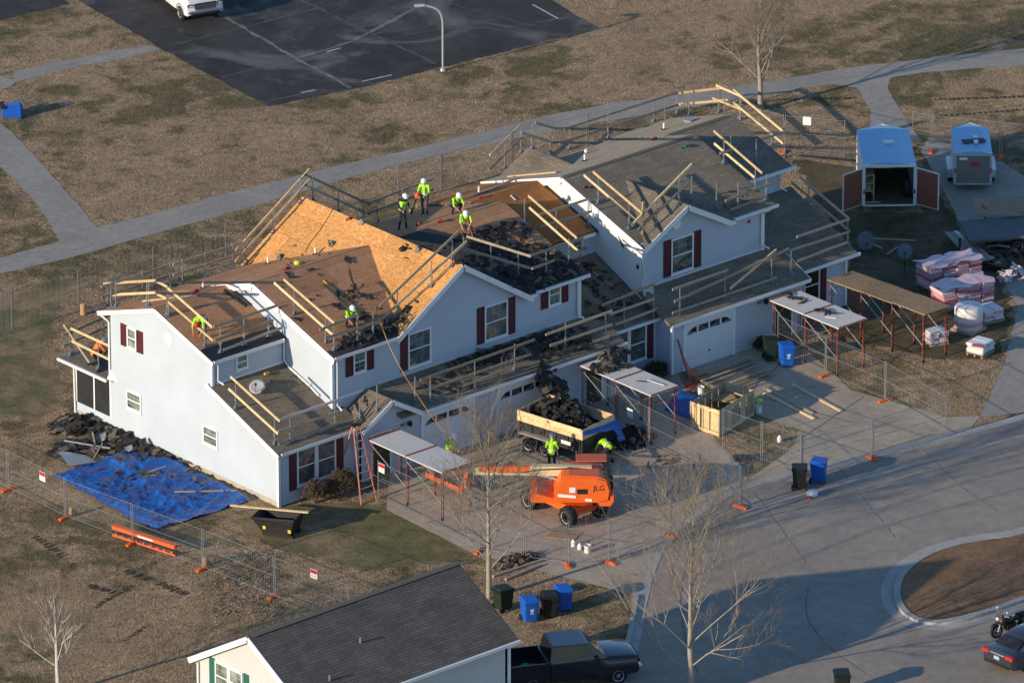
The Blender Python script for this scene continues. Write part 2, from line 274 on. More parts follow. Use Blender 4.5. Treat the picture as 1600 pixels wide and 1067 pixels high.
# ------------------------------------------------------------------ mesh builder
ORG = {}
class MB:
    def __init__(s): s.v = []; s.f = []; s.uv = {}; s.m = []
    def add(s, vs, fs, uvs=None, mi=0):
        o = len(s.v); s.v += [V(p) for p in vs]
        for k, f in enumerate(fs):
            s.f.append([i+o for i in f]); s.m.append(mi)
            if uvs: s.uv[len(s.f)-1] = [uvs[i] for i in f]
        return s
    def box(s, c, d, rot=None, mi=0):
        c = V(c); x, y, z = d[0]/2, d[1]/2, d[2]/2
        vs = [V((a*x, b*y, e*z)) for e in (-1, 1) for a, b in ((-1, -1), (1, -1), (1, 1), (-1, 1))]
        if rot is not None:
            q = rot if not isinstance(rot, (int, float)) else Matrix.Rotation(rot, 3, 'Z')
            vs = [q @ p for p in vs]
        return s.add([p+c for p in vs], [(3, 2, 1, 0), (4, 5, 6, 7), (0, 1, 5, 4), (1, 2, 6, 5), (2, 3, 7, 6), (3, 0, 4, 7)], mi=mi)
    def span(s, a, b, mi=0): a = V(a); b = V(b); return s.box((a+b)/2, [abs(q) for q in (b-a)], mi=mi)
    def bar(s, p, q, w, h, up=(0, 0, 1), mi=0):
        p = V(p); q = V(q); d = q-p; L = d.length
        if L < 1e-6: return s
        d /= L; up = V(up); sd = d.cross(up)
        if sd.length < 1e-4: sd = d.cross(V((1, 0, 0)))
        sd.normalize(); u = sd.cross(d); return s.box((p+q)/2, (L, w, h), Matrix((d, sd, u)).transposed(), mi)
    def tube(s, pts, r, n=6, cap=True, mi=0):
        pts = [V(p) for p in pts]; k = len(pts); rs = r if isinstance(r, (list, tuple)) else [r]*k
        o = len(s.v); ref = V((0.3, 0.5, 0.81))
        for i, p in enumerate(pts):
            d = (pts[min(i+1, k-1)]-pts[max(i-1, 0)])
            if d.length < 1e-9: d = V((0, 0, 1))
            d.normalize(); a = d.cross(ref)
            if a.length < 1e-3: a = d.cross(V((1, 0, 0)))
            a.normalize(); b = d.cross(a)
            for j in range(n): t = 2*math.pi*j/n; s.v.append(p+(a*math.cos(t)+b*math.sin(t))*rs[i])
        for i in range(k-1):
            for j in range(n): s.f.append([o+i*n+j, o+i*n+(j+1) % n, o+(i+1)*n+(j+1) % n, o+(i+1)*n+j]); s.m.append(mi)
        if cap: s.f.append([o+j for j in range(n)][::-1]); s.m.append(mi); s.f.append([o+(k-1)*n+j for j in range(n)]); s.m.append(mi)
        return s
    def lathe(s, prof, c=(0, 0, 0), n=16, axis='Z', mi=0):
        o = len(s.v); c = V(c)
        for r, h in prof:
            for j in range(n):
                t = 2*math.pi*j/n; p = (r*math.cos(t), r*math.sin(t), h)
                p = {'Z': p, 'X': (p[2], p[0], p[1]), 'Y': (p[0], p[2], p[1])}[axis]; s.v.append(c+V(p))
        k = len(prof)
        for i in range(k-1):
            for j in range(n): s.f.append([o+i*n+j, o+i*n+(j+1) % n, o+(i+1)*n+(j+1) % n, o+(i+1)*n+j]); s.m.append(mi)
        s.f.append([o+j for j in range(n)][::-1]); s.m.append(mi); s.f.append([o+(k-1)*n+j for j in range(n)]); s.m.append(mi)
        return s
    def prism(s, poly, ext, mi=0):
        poly = [V(p) for p in poly]; ext = V(ext); n = len(poly)
        return s.add(poly+[p+ext for p in poly], [list(range(n))[::-1], [n+i for i in range(n)]]+[(i, (i+1) % n, n+(i+1) % n, n+i) for i in range(n)], mi=mi)
    def ball(s, c, r, n=10, m=6, rot=None, mi=0):
        c = V(c); r = (r, r, r) if isinstance(r, (int, float)) else r; o = len(s.v)
        pts = [V((0, 0, -r[2]))]
        for i in range(1, m):
            ph = -math.pi/2+math.pi*i/m
            for j in range(n): t = 2*math.pi*j/n; pts.append(V((r[0]*math.cos(ph)*math.cos(t), r[1]*math.cos(ph)*math.sin(t), r[2]*math.sin(ph))))
        pts.append(V((0, 0, r[2])))
        if rot is not None: pts = [rot @ p for p in pts]
        fs = [(0, 1+(j+1) % n, 1+j) for j in range(n)]
        for i in range(m-2):
            for j in range(n): fs.append((1+i*n+j, 1+i*n+(j+1) % n, 1+(i+1)*n+(j+1) % n, 1+(i+1)*n+j))
        t = 1+(m-1)*n; fs += [(t, 1+(m-2)*n+j, 1+(m-2)*n+(j+1) % n) for j in range(n)]
        return s.add([p+c for p in pts], fs, mi=mi)
    def build(s, name, mat, parent=None, smooth=False, bevel=0.0, fix=True):
        me = bpy.data.meshes.new(name); og = ORG.get(parent.name, V((0, 0, 0))) if parent else V((0, 0, 0))
        me.from_pydata([tuple(p-og) for p in s.v], [], s.f)
        for mm in (mat if isinstance(mat, list) else [mat]): me.materials.append(mm)
        if isinstance(mat, list):
            for p, k in zip(me.polygons, s.m): p.material_index = k
        if s.uv:
            ul = me.uv_layers.new(name='UVMap')
            for fi, uvs in s.uv.items():
                for li, uv in zip(me.polygons[fi].loop_indices, uvs): ul.data[li].uv = uv
        if fix and not s.uv:
            bm = bmesh.new(); bm.from_mesh(me); bmesh.ops.recalc_face_normals(bm, faces=bm.faces)
            if bevel: bmesh.ops.bevel(bm, geom=[e for e in bm.edges if len(e.link_faces) == 2 and e.calc_face_angle(0) > 0.5], offset=bevel, segments=2, affect='EDGES', clamp_overlap=True)
            bm.to_mesh(me); bm.free()
        if smooth:
            for p in me.polygons: p.use_smooth = True
            if smooth == 'a': me.set_sharp_from_angle(angle=math.radians(38))
        me.validate(); ob = bpy.data.objects.new(name, me); COL.objects.link(ob)
        if parent: ob.parent = parent; ORG[ob.name] = og
        return ob
def thing(name, label, cat, loc=(0, 0, 0), rotz=0.0, group=None, world=True):
    o = bpy.data.objects.new(name, None); COL.objects.link(o); o.location = loc; o.rotation_euler = (0, 0, rotz); o.empty_display_size = 0.2
    o['label'] = label; o['category'] = cat
    if group: o['group'] = group
    ORG[o.name] = V(loc) if world else V((0, 0, 0)); return o
def tag(o, label, cat, group=None):
    o['label'] = label; o['category'] = cat
    if group: o['group'] = group
    return o
def kind(o, k): o['kind'] = k; return o
def dup(root, loc, rotz, label, extra=None):
    r = root.copy(); COL.objects.link(r); r.location = loc; r.rotation_euler = (0, 0, rotz); r['label'] = label
    for ch in root.children:
        c = ch.copy(); COL.objects.link(c); c.parent = r
        for g in ch.children:
            d = g.copy(); COL.objects.link(d); d.parent = c
    return r
def jit(a): return R_.uniform(-a, a)

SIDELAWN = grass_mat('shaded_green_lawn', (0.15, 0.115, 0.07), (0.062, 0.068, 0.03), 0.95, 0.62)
FRONTLAWN = grass_mat('front_green_lawn', (0.31, 0.225, 0.13), (0.125, 0.132, 0.052), 0.92, 0.64)
# ================================================================== GROUND, ROADS, PATHS
def rough_edge(pts, step=0.5, amp=0.06, closed=True):
    out = []; n = len(pts)
    for i in range(n if closed else n-1):
        a = V(pts[i]).to_2d(); b = V(pts[(i+1) % n]).to_2d(); L = (b-a).length; k = max(1, int(L/step))
        nn = V((-(b-a).y, (b-a).x))/max(L, 1e-6)
        for j in range(k): out.append(a+(b-a)*(j/k)+nn*(jit(amp) if j or amp > 0.03 else 0))
    if not closed: out.append(V(pts[-1]).to_2d())
    return out
def smooth_pts(pts, it=2, closed=True):
    pts = [V(p) for p in pts]
    for _ in range(it):
        q = []; n = len(pts)
        if not closed: q.append(pts[0])
        for i in range(n if closed else n-1):
            a = pts[i]; b = pts[(i+1) % n]; q += [a*0.75+b*0.25, a*0.25+b*0.75]
        if not closed: q.append(pts[-1])
        pts = q
    return pts
PAVED = []
def sheet(name, pts, z, mat, amp=0.06, step=0.5, st='structure', parent=None):
    P = rough_edge(pts, step, amp); b = MB()
    if mat not in (GRASS, GRASS2, ISLGRASS): PAVED.append([(V(p).x, V(p).y) for p in pts]); b.add([(p.x, p.y, z) for p in P], [list(range(len(P)))])
    me = b.build(name, mat, parent, fix=False)
    bm = bmesh.new(); bm.from_mesh(me.data); bmesh.ops.triangulate(bm, faces=bm.faces)
    for f in bm.faces:
        if f.normal.z < 0: f.normal_flip()
    bm.to_mesh(me.data); bm.free()
    if st: me['kind'] = st
    return me
def ribbon(name, pts, wd, z, mat, parent=None, st='structure', h=0.0, amp=0.0):
    pts = [V(p).to_2d() for p in pts]; b = MB(); n = len(pts); vs = []
    for i, p in enumerate(pts):
        d = (pts[min(i+1, n-1)]-pts[max(i-1, 0)]).normalized(); nn = V((-d.y, d.x)); ww = wd[i] if isinstance(wd, (list, tuple)) else wd
        vs += [(p.x+nn.x*(ww/2+jit(amp)), p.y+nn.y*(ww/2+jit(amp)), z), (p.x-nn.x*(ww/2+jit(amp)), p.y-nn.y*(ww/2+jit(amp)), z)]
    if h:
        lo = [(x, y, z-h) for x, y, _ in vs]; m = len(vs)
        b.add(vs+lo, [(2*i, 2*i+1, 2*i+3, 2*i+2) for i in range(n-1)]+[(2*i, 2*i+2, m+2*i+2, m+2*i) for i in range(n-1)]+[(2*i+3, 2*i+1, m+2*i+1, m+2*i+3) for i in range(n-1)]+[(0, m, m+1, 1), (m-2, m-1, 2*m-1, 2*m-2)])
        o = b.build(name, mat, parent)
    else:
        b.add(vs, [(2*i+1, 2*i, 2*i+2, 2*i+3)[::-1] for i in range(n-1)]); o = b.build(name, mat, parent, fix=False)
        for p in o.data.polygons:
            pass
        bm = bmesh.new(); bm.from_mesh(o.data); bm.normal_update()
        for f in bm.faces:
            if f.normal.z < 0: f.normal_flip()
        bm.to_mesh(o.data); bm.free()
    if st: o['kind'] = st
    return o
def gp(*uv): return [G(u, v) for u, v in uv]
gnd = MB(); N = 12; S = 2400
gnd.add([(-S+2*S*i/N, -S+2*S*j/N, 0) for j in range(N+1) for i in range(N+1)], [(j*(N+1)+i, j*(N+1)+i+1, (j+1)*(N+1)+i+1, (j+1)*(N+1)+i) for j in range(N) for i in range(N)])
kind(gnd.build('ground', GRASS, fix=False), 'structure')
# trampled, greener ground round the site (left corner and front garden)
worn = sheet('worn_ground', gp((-40, 760), (80, 700), (170, 600), (60, 560), (-60, 640), (-200, 900), (-200, 1250), (600, 1250), (760, 930), (742, 866), (600, 792), (436, 795), (300, 735)), 0.004, GRASS2, 0.15)
sheet('front_lawn', gp((400, 800), (470, 786), (590, 788), (670, 826), (742, 866), (700, 880), (560, 890), (420, 850), (360, 815)), 0.0075, FRONTLAWN, 0.2)
sheet('rear_verge', gp((20, 460), (120, 430), (60, 560), (110, 600), (60, 660), (-40, 640), (-40, 500)), 0.0075, FRONTLAWN, 0.3)
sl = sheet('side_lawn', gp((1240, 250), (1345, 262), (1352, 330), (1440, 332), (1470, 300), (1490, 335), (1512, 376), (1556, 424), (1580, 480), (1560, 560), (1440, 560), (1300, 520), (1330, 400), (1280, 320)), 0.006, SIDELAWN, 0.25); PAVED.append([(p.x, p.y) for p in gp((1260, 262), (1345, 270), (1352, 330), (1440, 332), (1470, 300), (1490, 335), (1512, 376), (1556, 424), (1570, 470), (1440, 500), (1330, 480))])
lot = sheet('parking_lot', gp((-80, -104), (60, -34), (118, -2), (250, 76), (420, 167), (560, 138), (700, 103), (935, 45), (860, 0), (700, -90), (300, -300)), 0.012, LOT, 0.08)
# pale seams and weathered bands in the tar
for pts, wd, mm in ((((150, 25), (275, 2)), 0.16, SEAM2), (((262, 72), (372, 46), (520, 8), (560, -4)), 0.22, SEAM2), (((345, 122), (458, 92), (540, 70), (600, 50)), 0.2, SEAM2),
                    (((340, 22), (400, 55), (462, 92), (520, 122), (548, 138)), 0.3, SEAM), (((460, 92), (545, 68), (600, 40), (660, 8)), 0.34, SEAM), (((470, 0), (540, 35), (600, 62), (680, 100)), 0.3, SEAM2),
                    (((545, 68), (600, 62), (690, 45), (790, 28)), 0.14, SEAM2), (((600, -2), (690, 38), (745, 58)), 0.12, SEAM2), (((680, 0), (760, 22), (850, 45)), 0.1, SEAM2), (((420, 158), (470, 148), (495, 142)), 0.1, SEAM)):
    q = smooth_pts(gp(*pts), 2, False); q = [q[0]+(q[-1]-q[0])*0]+q[1:]
    dense = rough_edge(q, 0.3, 0.05, False); ribbon('pavement_seam', [(p.x, p.y, 0) for p in dense], [wd*R_.uniform(0.25, 1.0) for _ in dense], 0.016+0.0005*len(ROOFS)+jit(0.0015), mm, lot, None)
for a, b_ in (((510, 82), (532, 76)), ((832, 8), (872, 30)), ((566, 128), (612, 118)), ((470, 146), (492, 141))):
    ribbon('bay_line', gp(a, b_), 0.1, 0.0185, M('bay_paint', (0.5, 0.5, 0.48), .8, .4, 3), lot, None)
up1 = [(0, 403), (90, 378), (150, 356), (240, 334), (340, 306), (440, 281), (540, 256), (640, 234), (740, 210), (850, 182), (950, 163), (1060, 148), (1160, 134), (1240, 121), (1320, 107), (1420, 95), (1520, 84), (1640, 72)]
lo1 = [(1640, 100), (1520, 108), (1440, 114), (1392, 122), (1386, 138), (1410, 178), (1440, 220), (1352, 220), (1362, 176), (1340, 138), (1300, 132), (1240, 141), (1150, 157), (1040, 174), (930, 193), (830, 212), (740, 232), (640, 253), (540, 280), (440, 309), (340, 338), (220, 372), (100, 405), (0, 428)]
path = sheet('footpath', gp((-120, 436), *up1, (1800, 55), (1800, 82), *lo1, (-120, 460)), 0.008, PATH, 0.05)
sheet('side_path', gp((-60, 150), (0, 190), (40, 228), (78, 270), (112, 308), (152, 357), (96, 380), (56, 318), (20, 278), (-60, 206)), 0.0105, PATH, 0.06)
sheet('upper_path', gp((22, 112), (90, 98), (160, 82), (232, 72), (252, 78), (190, 92), (120, 106), (60, 120), (24, 130)), 0.0105, PATH, 0.08)
sheet('corner_lot', gp((-80, 60), (0, 32), (60, 18), (108, 6), (60, -30), (-80, -60)), 0.008, LOT, 0.08)
sheet('path_patch', gp((-30, 132), (0, 118), (28, 126), (20, 134), (-30, 152)), 0.0115, PATH, 0.05)
# right-hand asphalt apron behind the trailers down to the street
sheet('side_drive', gp((1440, 236), (1470, 290), (1490, 330), (1512, 372), (1560, 420), (1590, 480), (1572, 560), (1532, 652), (1640, 640), (1800, 560), (1800, 330), (1640, 300), (1560, 250), (1452, 214)), 0.010, PATH, 0.06)
# concrete drives
sheet('left_driveway', gp((612, 706), (905, 600), (1045, 560), (1120, 690), (1160, 728), (1168, 748), (1110, 778), (1062, 812), (1026, 850), (1008, 900), (1000, 935), (955, 920), (742, 866), (604, 796)), 0.012, CONC, 0.02)
sheet('right_driveway', gp((1062, 575), (1190, 530), (1262, 548), (1330, 610), (1480, 652), (1532, 650), (1500, 690), (1360, 716), (1240, 752), (1170, 748), (1240, 700), (1248, 672), (1160, 640)), 0.0145, CONC, 0.02)
sheet('verge_grass', gp((1090, 700), (1170, 640), (1246, 662), (1254, 682), (1166, 724), (1128, 712)), 0.019, GRASS2, 0.04)
road = sheet('road', gp((1000, 935), (1008, 900), (1026, 850), (1062, 812), (1110, 778), (1168, 748), (1240, 740), (1360, 706), (1480, 678), (1600, 648), (1800, 590), (1800, 1500), (940, 1500), (950, 1100), (985, 1000)), 0.006, ROAD, 0.0)
gut = smooth_pts(gp((950, 1120), (990, 1010), (1002, 930), (1026, 856), (1066, 816), (1116, 782), (1172, 756), (1240, 744), (1360, 712), (1480, 684), (1600, 652), (1800, 592)), 2, False)
ribbon('gutter', gut, 0.55, 0.018, KERB, road, None)
# pale wedge slabs of the kerb ramp in the left bend
ribbon('kerb', smooth_pts(gp((948, 1100), (984, 1000), (994, 932)), 2, False), 0.2, 0.12, KERB, road, None, 0.12)
# traffic island
isl = smooth_pts(gp((1800, 770), (1600, 838), (1520, 846), (1455, 864), (1412, 892), (1398, 926), (1410, 958), (1444, 976), (1500, 972), (1600, 938), (1800, 862)), 3, False)
ic = sum((V(p) for p in isl), V((0, 0, 0)))/len(isl)
i1 = [V(p) for p in isl]
ib = MB(); nI = len(i1)
ib.add([V((p.x, p.y, 0.11)) for p in i1], [(k, k+1, nI-2-k, nI-1-k) for k in range(nI//2-1)]); io = kind(ib.build('traffic_island', ISLGRASS, None, fix=False), 'structure')
bm = bmesh.new(); bm.from_mesh(io.data); bm.normal_update(); [f.normal_flip() for f in bm.faces if f.normal.z < 0]; bm.to_mesh(io.data); bm.free()
ik = ribbon('island_kerb', i1, 0.3, 0.14, KERB, None, 'structure', 0.14)
ribbon('island_gutter', [p+(p-ic).normalized()*0.0+V((-(i1[min(k+1, len(i1)-1)]-i1[max(k-1, 0)]).normalized().y, (i1[min(k+1, len(i1)-1)]-i1[max(k-1, 0)]).normalized().x, 0))*-0.42 for k, p in enumerate(i1)], 0.5, 0.016, KERB, road, None)
# joints of the concrete drive
JOINT = M('joint', (0.10, 0.085, 0.07), 0.9, 0.2, 3)
for a, b_ in (((640, 770), (900, 680)), ((760, 650), (1000, 770)), ((700, 800), (1030, 690)), ((900, 640), (1120, 742)), ((1150, 610), (1330, 660)), ((1230, 560), (1120, 655)), ((1350, 620), (1230, 700))):
    ribbon('joint', gp(a, b_), 0.05, 0.0175, JOINT, road, None)
# worn streaks, tar lines and slab joints of the street
TAR = M('tar_line', (0.09, 0.086, 0.084), 0.9, 0.3, 3); STK = M('tyre_streak', (0.225, 0.205, 0.19), 0.95, 0.25, 1.5); PAT = M('pale_patch', (0.40, 0.365, 0.33), 0.95, 0.2, 1.0)
for pts, wd, mm in ((((1075, 870), (1062, 930), (1068, 990), (1090, 1050)), 0.05, TAR), (((1262, 918), (1256, 960), (1290, 1010), (1370, 1062)), 0.05, TAR), (((1120, 830), (1260, 790), (1420, 745), (1600, 700)), 0.05, TAR), (((1090, 900), (1200, 850), (1330, 812), (1480, 760), (1600, 730)), 0.5, STK), (((1100, 930), (1230, 880), (1380, 820), (1500, 790), (1600, 762)), 0.4, STK),
                    (((1440, 700), (1500, 760), (1560, 800)), 0.04, TAR), (((1180, 770), (1260, 880)), 0.04, TAR), (((1310, 730), (1400, 840)), 0.04, TAR), (((1160, 800), (1300, 760), (1470, 715), (1600, 680)), 0.25, PAT)):
    q = rough_edge(smooth_pts(gp(*pts), 2, False), 0.25, 0.035, False); ribbon('road_mark', [(p.x, p.y, 0) for p in q], [wd*R_.uniform(0.35, 1.0) for _ in q], 0.0095+jit(.0008), mm, road, None)
# tread marks pressed into the lawn
TRK = M('bare_soil', (0.05, 0.037, 0.028), 0.95, 0.4, 3)
def tracks(a, c, n, ln):
    p, q = G(*a), G(*c); d = (q-p).normalized(); nn = V((-d.y, d.x, 0)); b = MB()
    for k in range(n):
        m = p.lerp(q, k/(n-1)); e = m+V((jit(.04), jit(.04), 0)); w_ = R_.uniform(.05, .1); x = d*w_; y = nn*ln*R_.uniform(.6, 1.1)
        b.add([e-x-y*.5+V((0, 0, .022)), e+x-y*.5+V((0, 0, .022)), e+x*.7+y*.5+V((0, 0, .022)), e-x*.8+y*.5+V((0, 0, .022))], [(0, 1, 2, 3)])
    o = b.build('tread_marks', TRK, None, fix=False); o['kind'] = 'stuff'; o['label'] = 'row of dark tread marks pressed into the lawn'; o['category'] = 'track'
for a, c, n, ln in (((55, 840), (100, 868), 9, .5), ((198, 892), (232, 905), 7, .5), ((252, 912), (290, 928), 8, .5), ((140, 915), (175, 925), 7, .45), ((150, 948), (205, 915), 14, .25), ((1218, 156), (1335, 154), 16, .3), ((1462, 156), (1600, 152), 20, .3), ((1470, 182), (1600, 172), 16, .3), ((195, 1000), (225, 980), 8, .2)): tracks(a, c, n, ln)
# ================================================================== THE TOWNHOUSE ROW
def plane_from(poly, pl):
    a, b, c = pl; return [V((x, y, a*x+b*y+c)) for x, y in poly]
def slab_uv(mb, P, th, u, vv, off=0.0):
    n = u.cross(vv).normalized()
    if n.z < 0: n = -n
    top = [p+n*off for p in P]; bot = [p-n*th for p in P]; k = len(P)
    uv = [(p.dot(u), p.dot(vv)) for p in P]
    order = list(range(k)); area = sum(P[i].x*P[(i+1) % k].y-P[(i+1) % k].x*P[i].y for i in range(k))
    if area < 0: order = order[::-1]
    mb.add(top+bot, [order, [k+i for i in order][::-1]]+[(order[i], k+order[i], k+order[(i+1) % k], order[(i+1) % k]) for i in range(k)], uv+uv)
def axes_of(pl):
    a, b, c = pl; g = V((a, b, a*a+b*b)).normalized(); n = V((-a, -b, 1)).normalized(); u = g.cross(n).normalized(); return u, g, n
def roof(poly, pl, mat, name='roof', parent=None, th=0.12):
    ROOFS.append((poly, pl)); u, g, n = axes_of(pl); mb = MB(); slab_uv(mb, plane_from(poly, pl), th, u, g); return mb.build(name, mat, parent, fix=False)
def clip(poly, ax, lim, keep):
    out = []; n = len(poly)
    for i in range(n):
        p, q = poly[i], poly[(i+1) % n]; a = (p[ax]-lim)*keep; b = (q[ax]-lim)*keep
        if a >= 0: out.append(p)
        if (a > 0 and b < 0) or (a < 0 and b > 0): t = a/(a-b); out.append(tuple(p[k]+(q[k]-p[k])*t for k in (0, 1)))
    return out
def sheathe(poly, pl, mat, parent, name='sheathing_panel', off=0.014, W=2.44, H=1.22, gap=0.012, th=0.012, seed=1):
    u, g, n = axes_of(pl); P = plane_from(poly, pl); o = P[0]; Q = [((p-o).dot(u), (p-o).dot(g)) for p in P]
    r = random.Random(seed); x0 = min(q[0] for q in Q); x1 = max(q[0] for q in Q); y0 = min(q[1] for q in Q); y1 = max(q[1] for q in Q)
    row = 0; y = y0
    while y < y1:
        x = x0-(row % 2)*W/2
        while x < x1:
            c = Q
            for ax, lim, kp in ((0, x+gap/2, 1), (0, x+W-gap/2, -1), (1, y+gap/2, 1), (1, y+H-gap/2, -1)):
                c = clip(c, ax, lim, kp)
                if len(c) < 3: break
            if len(c) >= 3 and abs(sum(c[i][0]*c[(i+1) % len(c)][1]-c[(i+1) % len(c)][0]*c[i][1] for i in range(len(c))))/2 > 0.03:
                mb = MB(); slab_uv(mb, [o+u*a+g*b+n*(off+r.uniform(0, 0.003)) for a, b in c], th, u, g)
                for k in mb.uv: mb.uv[k] = [(a+r.random()*0+x*3.1, b+row*1.7) for a, b in mb.uv[k]]
                mb.build(name, mat, parent, fix=False)
            x += W
        row += 1; y += H
HOUSE = thing('townhouse_row', 'long white two-storey townhouse row having its roof stripped and rebuilt', 'house', (17, 6, 0))
def wallslab(poly, nrm, mat, name='wall', th=0.15):   # poly: outer face, counter-clockwise or not; pushed inward by th
    return MB().prism(poly, V(nrm)*-th).build(name, mat, HOUSE)
def yz(x, pts): return [V((x, y, z)) for y, z in pts]
def xz(y, pts): return [V((x, y, z)) for x, z in pts]
# --- roof planes: a x + b y + c through (y0, z0) with slope
def py(y0, z0, s): return (0, s, z0-s*y0)
def px_(x0, z0, s): return (s, 0, z0-s*x0)
S1 = 0.333
U1F = py(4.25, 5.585, S1); U1B = py(12.15, 5.585, -S1)            # ridge y 8.2
roof([(-0.15, 4.25), (4.05, 4.25), (4.05, 8.2), (-0.15, 8.2)], U1F, FELT, 'roof', HOUSE)
roof([(-0.15, 8.2), (4.05, 8.2), (4.05, 12.15), (-0.15, 12.15)], U1B, FELT, 'roof', HOUSE)
S2 = 0.34
U2F = py(0.9, 5.69, S2); U2B = py(11.9, 5.69, -S2)               # ridge y 6.4, z 7.56
roof([(3.94, 0.9), (7.64, 0.9), (8.0, 1.3), (11.5, 1.3), (11.5, 6.4), (3.94, 6.4)], U2F, FELT, 'roof', HOUSE)
roof([(18.72, 0.9), (15.36, 0.9), (15.0, 1.3), (11.5, 1.3), (11.5, 6.4), (18.72, 6.4)], U2F, FELT, 'roof', HOUSE)
for xa, xb in ((3.94, 11.5), (11.5, 18.72)):
    roof([(xa, 6.4), (xb, 6.4), (xb, 11.9), (xa, 11.9)], U2B, FELT, 'roof', HOUSE)
SC = 0.64
CGL = px_(7.6, 5.57, SC); CGR = px_(15.4, 5.57, -SC)             # cross gable, ridge x 11.5, z 8.07
roof([(7.6, 0.93), (11.5, 0.93), (11.5, 11.93), (7.6, 11.93)], CGL, FELT, 'roof', HOUSE)
roof([(11.5, 0.93), (15.4, 0.93), (15.4, 11.93), (11.5, 11.93)], CGR, FELT, 'roof', HOUSE)
U2bF = py(4.65, 5.6, S1); U2bB = py(12.55, 5.6, -S1)
roof([(18.6, 4.65), (22.86, 4.65), (22.86, 8.6), (18.6, 8.6)], U2bF, FELT, 'roof', HOUSE)
roof([(18.6, 8.6), (22.86, 8.6), (22.86, 12.55), (18.6, 12.55)], U2bB, SHING, 'roof', HOUSE)
S3 = 0.332
U3F = py(1.5, 5.73, S3); U3B = py(12.5, 5.73, -S3)               # ridge y 7.0, z 7.556
roof([(22.7, 1.9), (27.7, 1.9), (28.02, 1.5), (30.85, 1.5), (30.85, 7.0), (22.7, 7.0)], U3F, SHING, 'roof', HOUSE)
roof([(22.7, 7.0), (30.85, 7.0), (30.85, 12.5), (22.7, 12.5)], U3B, SHING, 'roof', HOUSE)
C3L = px_(22.72, 5.66, 0.545); C3R = px_(28.08, 5.66, -0.545)    # front cross gable, ridge x 25.4
roof([(22.72, 1.47), (25.4, 1.47), (25.4, 6.2), (22.72, 1.9)], C3L, SHING, 'roof', HOUSE)
roof([(25.4, 1.47), (28.08, 1.47), (28.08, 1.9), (25.4, 6.2)], C3R, SHING, 'roof', HOUSE)
K3L = px_(22.9, 5.45, 0.54); K3R = px_(27.9, 5.45, -0.54)        # rear cross gable
roof([(22.9, 12.3), (25.4, 12.3), (25.4, 8.8), (22.9, 12.0)], K3L, SHING, 'roof', HOUSE)
roof([(25.4, 12.3), (27.9, 12.3), (27.9, 12.0), (25.4, 8.8)], K3R, SHING, 'roof', HOUSE)
U4F = py(4.65, 5.65, 0.33); U4B = py(12.95, 5.65, -0.33)         # ridge y 8.8
roof([(30.6, 4.65), (34.85, 4.65), (34.85, 8.8), (30.6, 8.8)], U4F, SHING, 'roof', HOUSE)
roof([(30.6, 8.8), (34.85, 8.8), (34.85, 12.95), (30.6, 12.95)], U4B, SHING, 'roof', HOUSE)
F1P = py(-0.15, 2.60, 0.385)
roof([(-0.15, -0.15), (4.7, -0.15), (4.7, 1.25), (4.1, 1.25), (4.1, 4.46), (-0.15, 4.46)], F1P, SHING, 'roof', HOUSE)
PGL = px_(4.3, 2.62, 0.58); PGR = px_(7.74, 2.62, -0.58)         # porch gable
roof([(4.3, -0.62), (6.02, -0.62), (6.02, 1.25), (4.3, 1.25)], PGL, SHING, 'roof', HOUSE)
roof([(6.02, -0.62), (7.74, -0.62), (7.74, 0.4), (6.02, 1.25)], PGR, SHING, 'roof', HOUSE)
G1P = py(-0.6, 2.62, 0.555)
roof([(6.6, -0.6), (19.72, -0.6), (19.72, 0.5), (18.6, 1.25), (5.9, 1.25), (5.9, 0.9)], G1P, SHING, 'roof', HOUSE)
F2P = py(0.6, 2.62, 0.44)
roof([(18.56, 0.6), (23.0, 0.6), (23.0, 1.7), (22.86, 1.8), (22.86, 4.9), (18.56, 4.9)], F2P, SHING, 'roof', HOUSE)
G3P = py(-0.48, 2.6, 0.46)
roof([(22.6, -0.48), (31.2, -0.48), (31.2, 1.2), (30.25, 1.8), (22.6, 1.8)], G3P, SHING, 'roof', HOUSE)
F4P = py(0.4, 2.6, 0.43)
roof([(30.2, 0.4), (35.0, 0.4), (35.0, 4.92), (30.2, 4.92)], F4P, SHING, 'roof', HOUSE)
SRP = (0.1, 0.0, 2.60+0.03)                                       # sun room lean-to, falls towards -x
roof([(-0.32, 11.52), (4.0, 11.52), (4.0, 14.75), (-0.32, 14.75)], SRP, SHING2, 'roof', HOUSE)
# --- stripped decks
sheathe([(7.66, 0.95), (11.48, 0.95), (11.48, 11.9), (7.66, 11.9)], CGL, OSB, HOUSE, 'osb_panel', seed=3)
sheathe([(3.98, 1.35), (8.1, 1.35), (10.75, 6.38), (3.98, 6.38)], U2F, OLDOSB, HOUSE, seed=4)
sheathe([(3.98, 6.42), (10.75, 6.42), (8.1, 11.5), (7.6, 11.88), (3.98, 11.88)], U2B, OLDOSB, HOUSE, seed=5)
sheathe([(-0.1, 5.1), (4.03, 5.1), (4.03, 8.18), (-0.1, 8.18)], U1F, OLDOSB, HOUSE, seed=6)
sheathe([(-0.1, 8.22), (4.03, 8.22), (4.03, 12.1), (-0.1, 12.1)], U1B, OLDOSB, HOUSE, seed=7)
sheathe([(15.0, 1.2), (18.68, 1.2), (18.68, 6.38), (12.2, 6.38)], U2F, OLDOSB, HOUSE, seed=8)
sheathe([(12.2, 6.42), (18.68, 6.42), (18.68, 11.88), (15.2, 11.88)], U2B, OLDOSB, HOUSE, seed=9)
sheathe([(18.74, 4.7), (22.66, 4.7), (22.66, 8.58), (18.74, 8.58)], U2bF, ORGOSB, HOUSE, seed=10)
